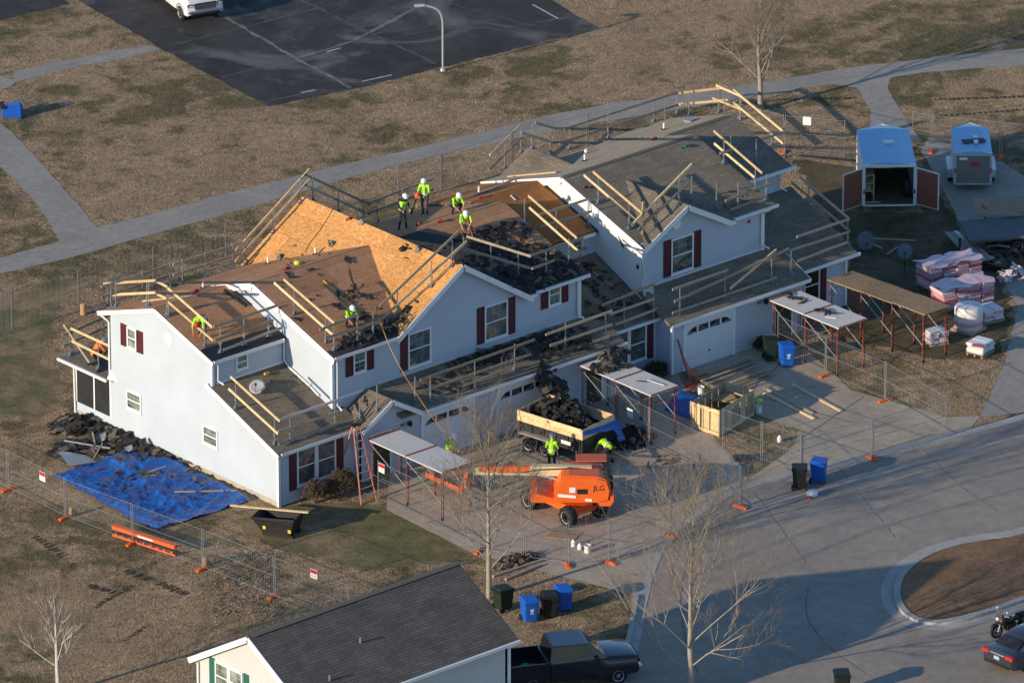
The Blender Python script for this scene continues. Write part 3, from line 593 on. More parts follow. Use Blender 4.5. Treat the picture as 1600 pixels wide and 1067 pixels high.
sheathe([(18.74, 8.62), (22.66, 8.62), (22.66, 12.5), (18.74, 12.5)], U2bB, ORGOSB, HOUSE, seed=11)
def flat(poly, pl, off, mat, name, parent=HOUSE):
    u, g, n = axes_of(pl); mb = MB(); slab_uv(mb, [p+n*off for p in plane_from(poly, pl)], 0.003, u, g); return mb.build(name, mat, parent, fix=False)
flat([(-0.12, 4.27), (4.02, 4.27), (4.02, 5.08), (-0.12, 5.08)], U1F, 0.02, UNDER, 'underlay_strip')
flat([(11.6, 0.96), (12.5, 0.96), (15.3, 11.8), (11.6, 11.8)], CGR, 0.01, M('felt_grey', (0.075, 0.07, 0.068), .9, .25, 2), 'underlay_strip')
flat([(12.5, 0.96), (15.35, 0.96), (15.35, 8.0)], CGR, 0.013, OLDOSB, 'underlay_strip')
flat([(-0.3, 12.2), (2.6, 11.6), (3.9, 11.6), (3.9, 13.4), (0.8, 13.2)], SRP, 0.02, UNDER, 'underlay_strip')
# ridge caps of the shingled roofs: one overlapping cap after another
def ridge_caps(xa, xb, y, z, ang):
    k = int((xb-xa)/0.3)
    mb0 = MB(); c, s = math.cos(ang), math.sin(ang)
    for sg in (-1, 1): mb0.add([(0, 0, 0), (0.34, 0, -0.012), (0.34, sg*0.15*c, -0.15*s-0.012), (0, sg*0.15*c, -0.15*s)], [(0, 1, 2, 3)])
    first = None
    for i in range(k):
        if first is None: first = mb0.build('ridge_cap', CAP, None, fix=False); first.parent = HOUSE; o = first
        else: o = first.copy(); COL.objects.link(o); o.parent = HOUSE
        o.location = V((xa+i*0.3, y, z+0.03))-ORG[HOUSE.name]
ridge_caps(22.75, 30.8, 7.0, 7.556, 0.32); ridge_caps(30.9, 34.8, 8.8, 7.02, 0.32)
# --- walls
wallslab(yz(0, [(0, 0.25), (14.1, 0.25), (14.1, 0.62), (11.5, 0.62), (11.5, 5.72), (8.2, 6.83), (4.45, 5.55), (4.45, 4.3), (0, 2.55)]), (-1, 0, 0), SIDING)
MB().prism(yz(0.02, [(0, 0), (14.1, 0), (14.1, 0.25), (0, 0.25)]), (0.14, 0, 0)).build('foundation', FOUND, HOUSE)
wallslab(xz(4.45, [(0.16, 4.0), (4.1, 4.0), (4.1, 5.55), (0.16, 5.55)]), (0, -1, 0), SIDING)
wallslab(xz(0.0, [(0.16, 0.05), (4.46, 0.05), (4.46, 2.55), (0.16, 2.55)]), (0, -1, 0), SIDING)
wallslab(yz(4.1, [(1.2, 2.6), (4.6, 3.9), (4.6, 4.2), (11.5, 5.4), (11.5, 5.82), (6.4, 7.5), (1.2, 5.75)]), (-1, 0, 0), SIDING)
wallslab(xz(1.2, [(4.26, 2.6), (18.55, 2.6), (18.55, 5.7), (15.0, 5.78), (11.5, 7.98), (8.0, 5.78), (4.26, 5.7)]), (0, -1, 0), SIDING)
wallslab(yz(18.7, [(1.35, 2.6), (11.5, 2.6), (11.5, 5.8), (6.4, 7.48), (1.35, 5.78)]), (1, 0, 0), SIDING)
wallslab(xz(4.87, [(18.72, 4.0), (22.85, 4.0), (22.85, 5.6), (18.72, 5.6)]), (0, -1, 0), SIDING)
wallslab(yz(22.85, [(1.75, 2.6), (5.0, 4.0), (12.0, 5.2), (12.0, 5.8), (7.0, 7.48), (1.75, 5.76)]), (-1, 0, 0), WRAP)
wallslab(xz(1.75, [(23.01, 2.6), (30.25, 2.6), (30.25, 5.72), (28.0, 5.66), (25.4, 7.0), (23.01, 5.8)]), (0, -1, 0), SIDING)
wallslab(yz(30.25, [(1.91, 2.6), (12.0, 2.6), (12.0, 5.8), (7.0, 7.46), (1.91, 5.78)]), (1, 0, 0), SIDING)
wallslab(xz(4.9, [(30.26, 4.0), (34.3, 4.0), (34.3, 5.62), (30.26, 5.62)]), (0, -1, 0), SIDING)
wallslab(yz(34.3, [(0.8, 0.05), (12.4, 0.05), (12.4, 5.78), (8.8, 6.95), (5.06, 5.7), (5.06, 4.35), (0.8, 2.62)]), (1, 0, 0), SIDING)
# ground floor fronts
wallslab(xz(-0.32, [(4.46, 0.02), (7.62, 0.02), (7.62, 2.6), (6.02, 3.52), (4.46, 2.62)]), (0, -1, 0), SIDING)
wallslab(xz(-0.3, [(7.63, 0.02), (19.5, 0.02), (19.5, 2.66), (7.63, 2.66)]), (0, -1, 0), SIDING)
wallslab(yz(19.5, [(-0.14, 0.02), (0.9, 0.02), (0.9, 2.7), (-0.14, 2.66)]), (1, 0, 0), SIDING)
wallslab(xz(0.85, [(19.5, 0.02), (22.95, 0.02), (22.95, 2.66), (19.5, 2.66)]), (0, -1, 0), SIDING)
wallslab(yz(22.95, [(-0.2, 0.02), (0.84, 0.02), (0.84, 2.9), (-0.2, 2.66)]), (-1, 0, 0), SIDING)
wallslab(xz(-0.2, [(23.11, 0.02), (31.0, 0.02), (31.0, 2.66), (23.11, 2.66)]), (0, -1, 0), SIDING)
wallslab(xz(0.72, [(31.01, 0.02), (34.5, 0.02), (34.5, 2.66), (31.01, 2.66)]), (0, -1, 0), SIDING)
wallslab(yz(4.46, [(-0.3, 0.02), (0.0, 0.02), (0.0, 2.6), (-0.3, 2.6)]), (-1, 0, 0), SIDING)
# rear walls
for xa, xb, y, zt in ((0.16, 4.1, 11.5, 5.7), (4.26, 18.5, 11.5, 5.8), (18.72, 22.8, 12.0, 5.6), (23.02, 30.2, 12.0, 5.8), (30.4, 34.1, 12.4, 5.7)):
    MB().prism(xz(y, [(xa, 0), (xb, 0), (xb, zt), (xa, zt)]), (0, -0.15, 0)).build('wall', SIDING, HOUSE)
MB().prism(xz(11.65, [(7.8, 5.7), (11.5, 7.98), (15.2, 5.7)]), (0, -0.1, 0)).build('wall', SIDING, HOUSE)
MB().prism(xz(12.1, [(23.1, 5.4), (25.4, 6.72), (27.7, 5.4)]), (0, -0.1, 0)).build('wall', SIDING, HOUSE)
# sun room
b = MB()
for a, c in (((0, 13.98, 0.62), (0.12, 14.1, 2.55)), ((0, 12.72, 0.62), (0.1, 12.8, 2.5)), ((0, 11.52, 0.62), (0.1, 11.66, 2.5)), ((0, 11.66, 2.42), (0.1, 13.98, 2.55)), ((0, 14.0, 0.02), (3.8, 14.1, 0.62)), ((3.7, 11.6, 0.02), (3.8, 14.0, 2.6)), ((0.12, 14.0, 2.35), (3.8, 14.1, 2.55)), ((0.9, 14.0, 0.62), (1.0, 14.09, 2.35)), ((2.2, 14.0, 0.62), (2.3, 14.09, 2.35))): b.span(a, c)
b.build('sunroom_frame', TRIM, HOUSE)
for ya, yb in ((11.66, 12.72), (12.8, 13.98)): MB().span((0.03, ya, 0.62), (0.05, yb, 2.42)).build('insect_screen', SCREEN, HOUSE)
MB().span((0.12, 14.03, 0.62), (3.7, 14.05, 2.35)).build('insect_screen', SCREEN, HOUSE)
# --- trim: rake boards, gutters, downpipes
def rake(pts, d=0.2, w=0.035, name='rake_board', parent=HOUSE):
    b = MB(); pts = [V(p) for p in pts]
    for p, q in zip(pts[:-1], pts[1:]): b.bar(p-V((0, 0, d/2-0.03)), q-V((0, 0, d/2-0.03)), w, d)
    return b.build(name, TRIM, parent)
def zr(pl, x, y): return pl[0]*x+pl[1]*y+pl[2]
def rk(x, pl, ya, yb): return [(x, ya, zr(pl, x, ya)-0.04), (x, yb, zr(pl, x, yb)-0.04)]
rake(rk(-0.17, U1F, 4.2, 8.2)); rake(rk(-0.17, U1B, 8.2, 12.2)); rake(rk(-0.17, F1P, -0.2, 4.75))
rake(rk(3.915, U2F, 0.85, 6.4), 0.3); rake(rk(3.915, U2B, 6.4, 9.2), 0.3)
rake(rk(22.67, U3F, 1.45, 7.0), 0.34); rake(rk(22.67, U3B, 7.0, 12.5), 0.34)
rake(rk(31.22, G3P, -0.5, 1.2), 0.2)
def rkx(y, pl, xa, xb): return [(xa, y, zr(pl, xa, y)-0.04), (xb, y, zr(pl, xb, y)-0.04)]
rake(rkx(0.905, CGL, 7.62, 11.5), 0.24); rake(rkx(0.905, CGR, 11.5, 15.6), 0.24)
rake(rkx(1.445, C3L, 22.72, 25.4), 0.24); rake(rkx(1.445, C3R, 25.4, 28.1), 0.24)
rake(rkx(-0.645, PGL, 4.28, 6.02), 0.2); rake(rkx(-0.645, PGR, 6.02, 7.8), 0.2)
MB().box((15.62, 1.0, 5.5), (0.34, 0.3, 0.16)).build('eave_return', TRIM, HOUSE)
MB().box((28.15, 1.56, 5.55), (0.34, 0.3, 0.16)).build('eave_return', TRIM, HOUSE)
MB().box((7.78, -0.5, 2.5), (0.3, 0.28, 0.15)).build('eave_return', TRIM, HOUSE)
MB().box((-0.14, 12.05, 5.5), (0.1, 0.3, 0.16)).build('eave_return', TRIM, HOUSE)
def gutter(xa, xb, y, z):
    b = MB(); b.span((xa, y-0.1, z-0.13), (xb, y-0.085, z)); b.span((xa, y-0.1, z-0.135), (xb, y+0.02, z-0.12)); b.span((xa, y+0.005, z-0.16), (xb, y+0.03, z-0.01))
    b.span((xa, y-0.1, z-0.13), (xa+0.012, y+0.02, z)); b.span((xb-0.012, y-0.1, z-0.13), (xb, y+0.02, z)); b.build('gutter', TRIM, HOUSE)
for xa, xb, y, z in ((-0.1, 3.9, 4.24, 5.6), (4.0, 7.66, 0.88, 5.7), (15.75, 18.9, 0.88, 5.7), (18.75, 22.6, 4.63, 5.6), (28.25, 30.95, 1.48, 5.74), (30.9, 35.0, 4.63, 5.66), (0.0, 4.2, -0.17, 2.6), (7.85, 19.8, -0.62, 2.62), (19.85, 22.9, 0.58, 2.62), (22.6, 31.15, -0.5, 2.6), (31.3, 35.1, 0.38, 2.6)): gutter(xa, xb, y, z)
b = MB(); b.span((-0.42, 11.4, 2.46), (-0.33, 14.85, 2.58)); b.build('gutter', TRIM, HOUSE)
def downpipe(pts): MB().tube(pts, 0.045, 6).build('downpipe', TRIM, HOUSE)
downpipe([(0.25, 4.18, 5.46), (0.25, 4.38, 5.3), (0.25, 4.38, 4.55), (0.35, 4.1, 4.42)])
downpipe([(3.85, 4.18, 5.46), (4.02, 4.36, 5.3), (4.02, 4.36, 4.5), (4.0, 3.9, 4.24), (4.02, 2.6, 3.8), (4.0, 2.0, 3.55)])
downpipe([(4.3, 0.82, 5.55), (4.3, 1.12, 5.4), (4.3, 1.12, 3.3), (4.35, 0.85, 3.1)])
downpipe([(18.5, 0.82, 5.55), (18.45, 1.12, 5.4), (18.45, 1.12, 3.8), (18.6, 0.9, 3.6)])
downpipe([(30.4, 1.4, 5.6), (30.15, 1.67, 5.4), (30.15, 1.67, 3.9), (30.4, 1.4, 3.7)])
downpipe([(34.4, 4.6, 5.5), (34.2, 4.82, 5.35), (34.2, 4.82, 4.7), (34.35, 4.5, 4.6)])
downpipe([(-0.3, 14.7, 2.5), (-0.06, 14.1, 2.35), (-0.06, 14.05, 0.1)])
downpipe([(-0.12, 12.0, 5.4), (-0.05, 11.56, 5.2), (-0.05, 11.56, 2.75)])
downpipe([(4.2, -0.2, 2.5), (4.4, -0.1, 2.35), (4.4, -0.06, 0.1)])
for p, h, w_ in (((34.52, 0.7), 2.6, 0.06), ((19.51, -0.31), 2.6, 0.05), ((22.94, -0.21), 2.6, 0.05), ((4.1, 1.19), 5.6, 0.07), ((18.56, 1.19), 5.6, 0.07), ((30.26, 1.74), 5.6, 0.06), ((0.0, 0.0), 2.5, 0.06), ((0.0, 4.45), 5.4, 0.06)):
    lo = 0.05 if h < 3 else {4.1: 3.2, 18.56: 3.3, 30.26: 3.2, 0.0: 4.3}[p[0]]
    MB().box((p[0], p[1], (h+lo)/2), (w_+0.07, w_+0.07, h-lo)).build('corner_post', TRIM, HOUSE)
for a, c in (((4.3, 1.165, 3.5), (18.5, 1.19, 3.62)), ((23.05, 1.715, 3.55), (30.2, 1.74, 3.67)), ((0.2, 4.415, 4.34), (4.05, 4.44, 4.44))):
    MB().span(a, c).build('flashing', TRIM, HOUSE)
# flashing kicked off the gable, step flashing at the sun room
MB().prism([(-0.02, 11.0, 2.55), (-0.3, 11.5, 2.5), (-0.02, 11.5, 2.95)], (0.015, 0, 0)).build('flashing', STEEL, HOUSE)
# --- windows, shutters, doors. facing 'f' = front (-y), 'g' = gable (-x)
def fr(facing, base, du, z, out):
    return V((base[0]+du, base[1]-out, z)) if facing == 'f' else V((base[0]-out, base[1]-du, z))
def wbox(b, fc, base, u0, u1, z0, z1, o0, o1, mi=0): b.span(fr(fc, base, u0, z0, o0), fr(fc, base, u1, z1, o1), mi)
def window(fc, base, w_, z0, z1, mat=None, sh=0.0, split=True, grid=(2, 2), both=True, smat=SHUT, parent=HOUSE, bars=True):
    mat = mat or GLASS; t = 0.075
    b = MB(); wbox(b, fc, base, 0, w_, z0, z0+t, 0, 0.055); wbox(b, fc, base, 0, w_, z1-t, z1, 0, 0.055); wbox(b, fc, base, 0, t, z0+t, z1-t, 0, 0.052); wbox(b, fc, base, w_-t, w_, z0+t, z1-t, 0, 0.052)
    f = b.build('window', TRIM, parent); zm = (z0+z1)/2
    b = MB(); wbox(b, fc, base, -0.03, w_+0.03, z0-0.05, z0-0.001, 0, 0.08); b.build('sill', TRIM, f)
    if split:
        b = MB(); wbox(b, fc, base, t, w_-t, zm-0.025, zm+0.025, 0.01, 0.045); b.build('meeting_rail', TRIM, f)
    for k, (za, zb) in enumerate(((z0+t, zm-0.025), (zm+0.025, z1-t)) if split else ((z0+t, z1-t),)):
        b = MB(); wbox(b, fc, base, t, w_-t, za, zb, 0.004, 0.012+0.008*k); b.build('pane', mat, f)
        if bars and (both or k == 1):
            g = MB(); nx, nz = grid
            for i in range(1, nx): uu = t+(w_-2*t)*i/nx; wbox(g, fc, base, uu-0.006, uu+0.006, za, zb, 0.012, 0.03)
            for i in range(1, nz): zz = za+(zb-za)*i/nz; wbox(g, fc, base, t, w_-t, zz-0.006, zz+0.006, 0.012, 0.028)
            g.build('glazing_bar', M('bar_grey', (0.42, 0.44, 0.45), .5, .05, 3), f)
    if sh:
        for u0 in (-sh-0.02, w_+0.02):
            b = MB(); za, zb = z0-0.03, z1+0.03
            wbox(b, fc, base, u0, u0+sh, za, zb, 0.0, 0.025); wbox(b, fc, base, u0, u0+0.05, za, zb, 0.025, 0.045); wbox(b, fc, base, u0+sh-0.05, u0+sh, za, zb, 0.025, 0.045)
            for zz in (za, (za+zb)/2-0.03, zb-0.06): wbox(b, fc, base, u0+0.05, u0+sh-0.05, zz, zz+0.06, 0.025, 0.044)
            k = int((zb-za)/0.07)
            for i in range(k): zz = za+0.05+(zb-za-0.1)*i/k; wbox(b, fc, base, u0+0.05, u0+sh-0.05, zz, zz+0.03, 0.025, 0.036)
            b.build('shutter', smat, parent)
    return f
window('g', (0, 10.32), 0.66, 4.4, 5.38, GLASSB, 0.42)
window('g', (0, 10.42), 1.02, 1.48, 2.34, GLASSB); window('g', (0, 5.13), 1.02, 1.48, 2.34, GLASSB)
window('f', (1.32, 4.45), 0.68, 4.7, 5.4, GLASS)
window('f', (1.02, 0), 1.09, 0.72, 2.45, GLASS, bars=False); window('f', (2.15, 0), 1.09, 0.72, 2.45, GLASS, bars=False)
for u0 in (0.59, 3.27):
    b = MB(); wbox(b, 'f', (u0, 0), 0, 0.41, 0.6, 2.47, 0, 0.03); wbox(b, 'f', (u0, 0), 0.05, 0.36, 0.7, 1.4, 0.03, 0.042); wbox(b, 'f', (u0, 0), 0.05, 0.36, 1.5, 2.4, 0.03, 0.042); b.build('shutter', SHUT, HOUSE)
window('f', (5.3, 1.2), 0.74, 4.46, 5.5, GLASS, 0.42, grid=(2, 2))
window('f', (8.46, 1.2), 1.34, 3.86, 5.52, GLASS, 0, grid=(3, 2), both=False)
b = MB(); wbox(b, 'f', (8.02, 1.2), 0, 0.42, 3.83, 5.55, 0, 0.035); wbox(b, 'f', (8.02, 1.2), 0.05, 0.37, 3.95, 4.6, 0.035, 0.045); wbox(b, 'f', (8.02, 1.2), 0.05, 0.37, 4.75, 5.45, 0.035, 0.045); b.build('shutter', SHUT, HOUSE)
window('f', (12.94, 1.2), 1.36, 3.92, 5.6, GLASS, 0.42, grid=(3, 2), both=False)
window('f', (16.72, 1.2), 0.74, 4.58, 5.62, GLASS, 0.42, grid=(2, 2))
window('f', (24.62, 1.75), 1.36, 3.84, 5.56, GLASS, 0.44, grid=(3, 2), both=False)
window('f', (21.4, 4.87), 0.66, 4.75, 5.4, GLASS)
window('f', (20.2, 0.85), 1.05, 0.72, 2.4, GLASS, bars=False); window('f', (21.27, 0.85), 1.05, 0.72, 2.4, GLASS, bars=False)
window('f', (31.9, 0.72), 1.0, 0.72, 2.45, GLASSD, bars=False)
for u0, y in ((22.36, 0.85), (32.94, 0.72), (31.46, 0.72)):
    b = MB(); wbox(b, 'f', (u0, y), 0, 0.38, 0.62, 2.45, 0, 0.035); wbox(b, 'f', (u0, y), 0.05, 0.33, 0.75, 1.4, 0.035, 0.045); wbox(b, 'f', (u0, y), 0.05, 0.33, 1.52, 2.35, 0.035, 0.045); b.build('shutter', SHUT, HOUSE)
def garage_door(x, y, w_):
    b = MB(); f = 'f'; B = (x, y)
    wbox(b, f, B, -0.14, 0, 0.02, 2.3, 0, 0.05); wbox(b, f, B, w_, w_+0.14, 0.02, 2.3, 0, 0.05); wbox(b, f, B, -0.14, w_+0.14, 2.16, 2.3, 0, 0.052); fo = b.build('garage_door', TRIM, HOUSE)
    for k in range(4):
        b = MB(); z0 = 0.03+k*0.53; wbox(b, f, B, 0.0, w_, z0, z0+0.52, 0.0, 0.02)
        if k < 3:
            for j in range(4): u0 = 0.07+j*(w_-0.07)/4; wbox(b, f, B, u0, u0+(w_-0.07)/4-0.07, z0+0.08, z0+0.44, 0.02, 0.028)
        b.build('door_panel', M('door_white', (0.72, 0.73, 0.75), 0.45, 0.04, 2), fo)
    # sunburst lights in the top panel
    for j in range(4):
        u0 = 0.09+j*(w_-0.07)/4; ww = (w_-0.07)/4-0.12; z0, z1 = 1.72, 2.02
        if j in (0, 3):
            pts = [(u0, z0), (u0+ww, z0), (u0+ww, z1), (u0+ww*0.6, z1-0.03), (u0+ww*0.25, z0+0.16)]
            if j == 3: pts = [(2*u0+ww-a, c) for a, c in pts][::-1]
        else: pts = [(u0, z0), (u0+ww, z0), (u0+ww, z1), (u0, z1)]
        MB().prism([(x+a, y-0.0215, c) for a, c in pts], (0, -0.004, 0)).build('pane', GLASSD, fo)
        b = MB(); cx = x+w_/2
        for t in (0.25, 0.55):
            p = V((x+u0+(ww if j < 2 else 0), y-0.028, z0)); sg = -1 if j < 2 else 1
            b.bar(p, p+V((sg*ww, 0, (z1-z0)*t*(1.6 if j in (1, 2) else 1.2))), 0.006, 0.02, (0, 1, 0))
        b.build('glazing_bar', WHITE, fo)
    wb = MB(); wbox(wb, f, B, w_/2-0.06, w_/2+0.06, 0.62, 0.68, 0.02, 0.05); wb.build('handle', DARK, fo)
garage_door(8.05, -0.3, 2.85); garage_door(12.45, -0.3, 2.85); garage_door(23.75, -0.2, 2.9)
# entrance doors under the canopies
for x, y in ((5.1, -0.32), (29.3, -0.2), (17.6, -0.3)):
    b = MB(); wbox(b, 'f', (x, y), -0.1, 1.05, 0.03, 2.15, 0, 0.04); d = b.build('entrance_door', TRIM, HOUSE)
    b = MB(); wbox(b, 'f', (x, y), 0, 0.95, 0.05, 2.06, 0.04, 0.055); b.build('door_leaf', M('door_green', (0.03, 0.05, 0.035), .5, .1, 3), d)
    b = MB(); b.ball(fr('f', (x, y), 0.86, 1.0, 0.085), 0.035, 8, 5); b.build('handle', STEEL, d)
# round gable vent, wall lamps, alarm, meter marks
MB().lathe([(0.28, 0.0), (0.28, -0.02), (0.24, -0.035), (0.235, -0.02), (0.02, -0.02)], (0, 7.45, 5.62), 24, 'X').build('round_vent', TRIM, HOUSE)
MB().lathe([(0.26, 0.0), (0.26, -0.02), (0.22, -0.03), (0.21, -0.015), (0.02, -0.015)], (24.95, 1.74, 6.22), 24, 'Y').build('round_vent', TRIM, HOUSE)
MB().lathe([(0.08, 0.0), (0.08, -0.04), (0.06, -0.05)], (29.4, 1.74, 5.2), 12, 'Y').build('alarm_bell', RED, HOUSE)
for x, y, z in ((7.15, -0.34, 2.1), (28.6, -0.22, 2.1), (18.9, -0.32, 2.1)):
    b = MB(); b.box((x, y-0.03, z), (0.1, 0.06, 0.18)); b.lathe([(0.05, 0), (0.09, 0.05), (0.09, 0.2), (0.03, 0.28)], (x, y-0.14, z-0.1), 8); b.build('wall_lamp', BLACK, HOUSE)
    b = MB(); b.span((x-0.42, y-0.02, z-0.05), (x-0.38, y, z+0.1)); b.span((x-0.30, y-0.02, z-0.05), (x-0.26, y, z+0.1)); b.build('house_number', DARK, HOUSE)
# loose wrap hanging at the corner of the right-hand unit
b = MB(); c0 = V((22.8, 1.72, 5.0))
rows = []
for i in range(9):
    t = i/8; wv = 0.1+0.75*t
    rows.append([c0+V((wv*(j/6)-0.15*t, -0.05-0.12*math.sin(j*1.7+i)*t-0.25*t, -t*1.75)) for j in range(7)])
b.add([p for r in rows for p in r], [(i*7+j, i*7+j+1, (i+1)*7+j+1, (i+1)*7+j) for i in range(8) for j in range(6)])
b.build('torn_wrap', M('plastic_wrap', (0.50, 0.55, 0.60), 0.25, 0.2, 5, 0.3, 8), HOUSE, True, fix=False)
for pts in ([(3.35, 5.75), (3.0, 5.45), (2.95, 5.2), (3.15, 5.45)], [(2.05, 4.75), (1.9, 4.7), (1.98, 4.5), (2.12, 4.6)]): MB().prism([V((22.84, y, z)) for y, z in pts], (-0.02, 0, 0)).build('wrap_tear', DARK, HOUSE)
# ================================================================== GUARD RAILS ON THE ROOFS
BOOTM = M('rail_boot_blue', (0.20, 0.26, 0.32), 0.4, 0.2, 5, metal=0.4)
def rail(label, posts, boards, hs=1.25, mat=LUMBER, drop=0.0, dirv=None):
    P = [RP(*t) if len(t) == 2 else V((t[0], t[1], roofz(t[0], t[1]))) for t in posts]
    t = thing('roof_guardrail', label, 'guardrail', P[0], group='temporary guardrails round the roofs')
    for p in P:
        b = MB(); b.tube([p+V((0, 0, 0.02)), p+V((0, 0, hs))], 0.026, 6); b.box(p+V((0, 0, 0.45)), (0.07, 0.07, 0.16)); po = b.build('post', STEEL, t)
        b = MB(); b.box(p+V((0, 0, 0.03)), (0.3, 0.17, 0.02)); b.box(p+V((0.04, 0, 0.1)), (0.05, 0.1, 0.16)); b.box(p+V((-0.05, 0, 0.09)), (0.02, 0.13, 0.12)); b.build('base_shoe', BOOTM, po)
    d = dirv or ((P[-1]-P[0]) if len(P) > 1 else V((1, 0, 0))); d = V((d[0], d[1], 0)).normalized(); n = V((-d.y, d.x, 0))
    off = n*0.05 if n.dot(FW) < 0 else n*-0.05
    for k, bd in enumerate(boards):
        q = []
        for (u, v) in bd[:2]:
            r = ray(u, v); q.append(CAMP+r*((P[0]+off-CAMP).dot(n)/r.dot(n)))
        mm = bd[2] if len(bd) > 2 else mat
        b = MB(); b.bar(q[0]+V((0, 0, jit(.002))), q[1], 0.045, 0.115); b.build('rail_board', mm, t)
    return t
def zz(ox, oy, s):
    return lambda *p: (ox+p[0]/s, oy+p[1]/s)
A1 = zz(80, 420, 6.667); A2 = zz(280, 520, 6.667); A5 = zz(340, 420, 6.667); A7 = zz(680, 380, 6.667); A8 = zz(860, 240, 6.667)
B1 = zz(880, 340, 6.667); B2 = zz(1060, 280, 6.667); B3 = zz(1140, 360, 6.667); B5 = zz(1020, 120, 6.667); B6 = zz(740, 180, 6.667); B7 = zz(560, 560, 6.667); B8 = zz(340, 280, 6.667)
Z1 = zz(0, 0, 2.963); Z2 = zz(80, 400, 3.5575); Z3 = zz(340, 280, 3.5575); Z4 = zz(560, 240, 3.5575); Z6 = zz(1000, 120, 3.5575); Z7 = zz(1200, 140, 3.5575); Z8 = zz(1160, 360, 3.234)
Y1 = zz(300, 500, 3.5575); Y2 = zz(560, 520, 3.5575); Y3 = zz(700, 600, 3.5575); Y4 = zz(840, 440, 3.5575); Y5 = zz(0, 600, 2.963); Y7 = zz(640, 820, 4.0); Y8 = zz(1080, 680, 2.757); RR = zz(860, 120, 4.2105)
rail('guardrail along the rear slope of the left white gable end', [A1(590, 405), A1(675, 400), A1(1000, 395)], [(A1(548, 155), A1(1080, 122)), (A1(600, 272), A1(1080, 248))])
rail('short guardrail turning over the ridge of the left gable end', [A1(1020, 392), A1(1210, 480)], [(A1(1075, 118), A1(1212, 188)), (A1(1085, 250), A1(1200, 310))])
rail('pale guardrail running down the front slope of the left gable end', [A1(1225, 490), Z2(855, 505)], [(A1(1215, 200), Z2(895, 395)), (A1(1220, 345), Z2(900, 470))])
rail('grey guardrail on the eave of the far left upper roof', [A5(30, 875), A5(275, 795), A5(530, 705)], [(A5(-40, 605), A5(615, 385), OLDLUM), (A5(-30, 745), A5(580, 535), OLDLUM), (A5(60, 845), A5(665, 615), OLDLUM)])
rail('pale guardrail on the left edge of the brown stripped roof', [A5(800, 475), A5(1130, 770)], [(A5(690, 110), A5(1215, 565)), (A5(590, 145), A5(1200, 688))])
rail('grey guardrail on the eave below the crouching worker', [A5(1215, 850), A5(1455, 770), Z3(865, 875)], [(A5(1065, 635), Z3(780, 755), OLDLUM), (A5(1120, 720), Z3(905, 790), OLDLUM)])
rail('guardrail climbing the left front edge of the big orange gable', [Z3(1000, 762), Z3(1190, 600), Z3(1305, 487)], [(Z3(895, 715), Z3(1345, 285), OLDLUM), (Z3(905, 785), Z3(1385, 345), OLDLUM)])
rail('guardrail descending the right front edge of the big gable', [A7(295, 198), A7(580, 275), A7(865, 350)], [(Z4(600, 460), Z4(960, 572), OLDLUM), (Z4(570, 525), Z4(965, 640), OLDLUM)])
rail('guardrail on the eave right of the big gable', [A7(1155, 345), A7(1515, 225)], [(A7(990, 130), A7(1600, -70), OLDLUM), (A7(1010, 265), A7(1600, 45), OLDLUM), (A7(1165, 315), A7(1500, 210), OLDLUM)])
rail('pale guardrail at the right edge of the roof heaped with torn shingles', [(18.45, 4.75, 'w'), (18.45, 1.75, 'w')], [(Z4(945, 235), Z4(1215, 470)), (Z4(950, 300), Z4(1220, 540))])
rail('grey guardrail on the eave of the rusty orange roof', [A8(392, 762), A8(60, 862)], [(A8(-120, 640), A8(380, 480), OLDLUM), (A8(-100, 760), A8(465, 590), OLDLUM)])
rail('pale guardrail along the white edge of the right-hand unit', [A8(500, 515), A8(820, 785)], [(A8(445, 190), A8(960, 625)), (A8(350, 225), A8(955, 750))])
rail('guardrail climbing the small gable of the right-hand unit', [A8(1105, 755), A8(1340, 545)], [(A8(845, 750), A8(1475, 110)), (A8(915, 795), A8(1465, 285), OLDLUM), (A8(970, 500), A8(960, 850))])
rail('two bare guardrail posts on the right slope of the small gable', [A8(1470, 500), B2(395, 312)], [])
rail('guardrail on the eave above the round red alarm', [B2(620, 312), B2(915, 215)], [(Z6(475, 690), Z6(785, 575), OLDLUM), (Z6(505, 740), Z6(700, 665), OLDLUM)])
rail('pale guardrail down the right edge of the brown shingle roof', [B5(740, 905), B2(800, 125)], [(B5(635, 565), B5(1140, 1005)), (B5(640, 695), B5(1060, 1050))])
rail('grey guardrail on the eave of the farthest right upper roof', [B5(810, 885), B5(1075, 912), B5(1375, 845)], [(B5(700, 800), B5(1350, 585), OLDLUM), (B5(850, 880), B5(1285, 740), OLDLUM), (B5(960, 950), B5(1380, 815), OLDLUM)])
rail('pale guardrail down the far right gable edge nearest the tree', [B5(915, 455), B5(1240, 715)], [(B5(840, 140), B5(1355, 568)), (B5(840, 270), B5(1355, 695))])
rail('short pale guardrail across the ridge at the far right end', [B5(702, 370), B5(905, 445)], [(B5(660, 92), B5(945, 215)), (B5(620, 225), B5(960, 355))])
rail('pale guardrail at the rear right corner beside the footpath', [B5(255, 380), B5(380, 395), B5(690, 372)], [(B5(270, 172), B5(775, 112)), (B5(270, 288), B5(780, 245))])
rail('long grey guardrail along the rear eave of the right-hand unit', [RR(125, 478), RR(380, 408), RR(680, 298)], [(RR(90, 345), RR(840, 102), OLDLUM), (RR(60, 440), RR(840, 185), OLDLUM)])
rail('dark guardrail on the right side of the small rear gable', [B6(612, 352), B6(798, 400)], [(B6(640, 78), B6(950, 172), OLDLUM), (B6(495, 182), B6(880, 302), OLDLUM)])
rail('guardrail climbing the left side of the small rear gable', [B6(325, 552), B6(495, 392)], [(B6(170, 415), B6(480, 115)), (B6(160, 570), B6(505, 232), OLDLUM)])
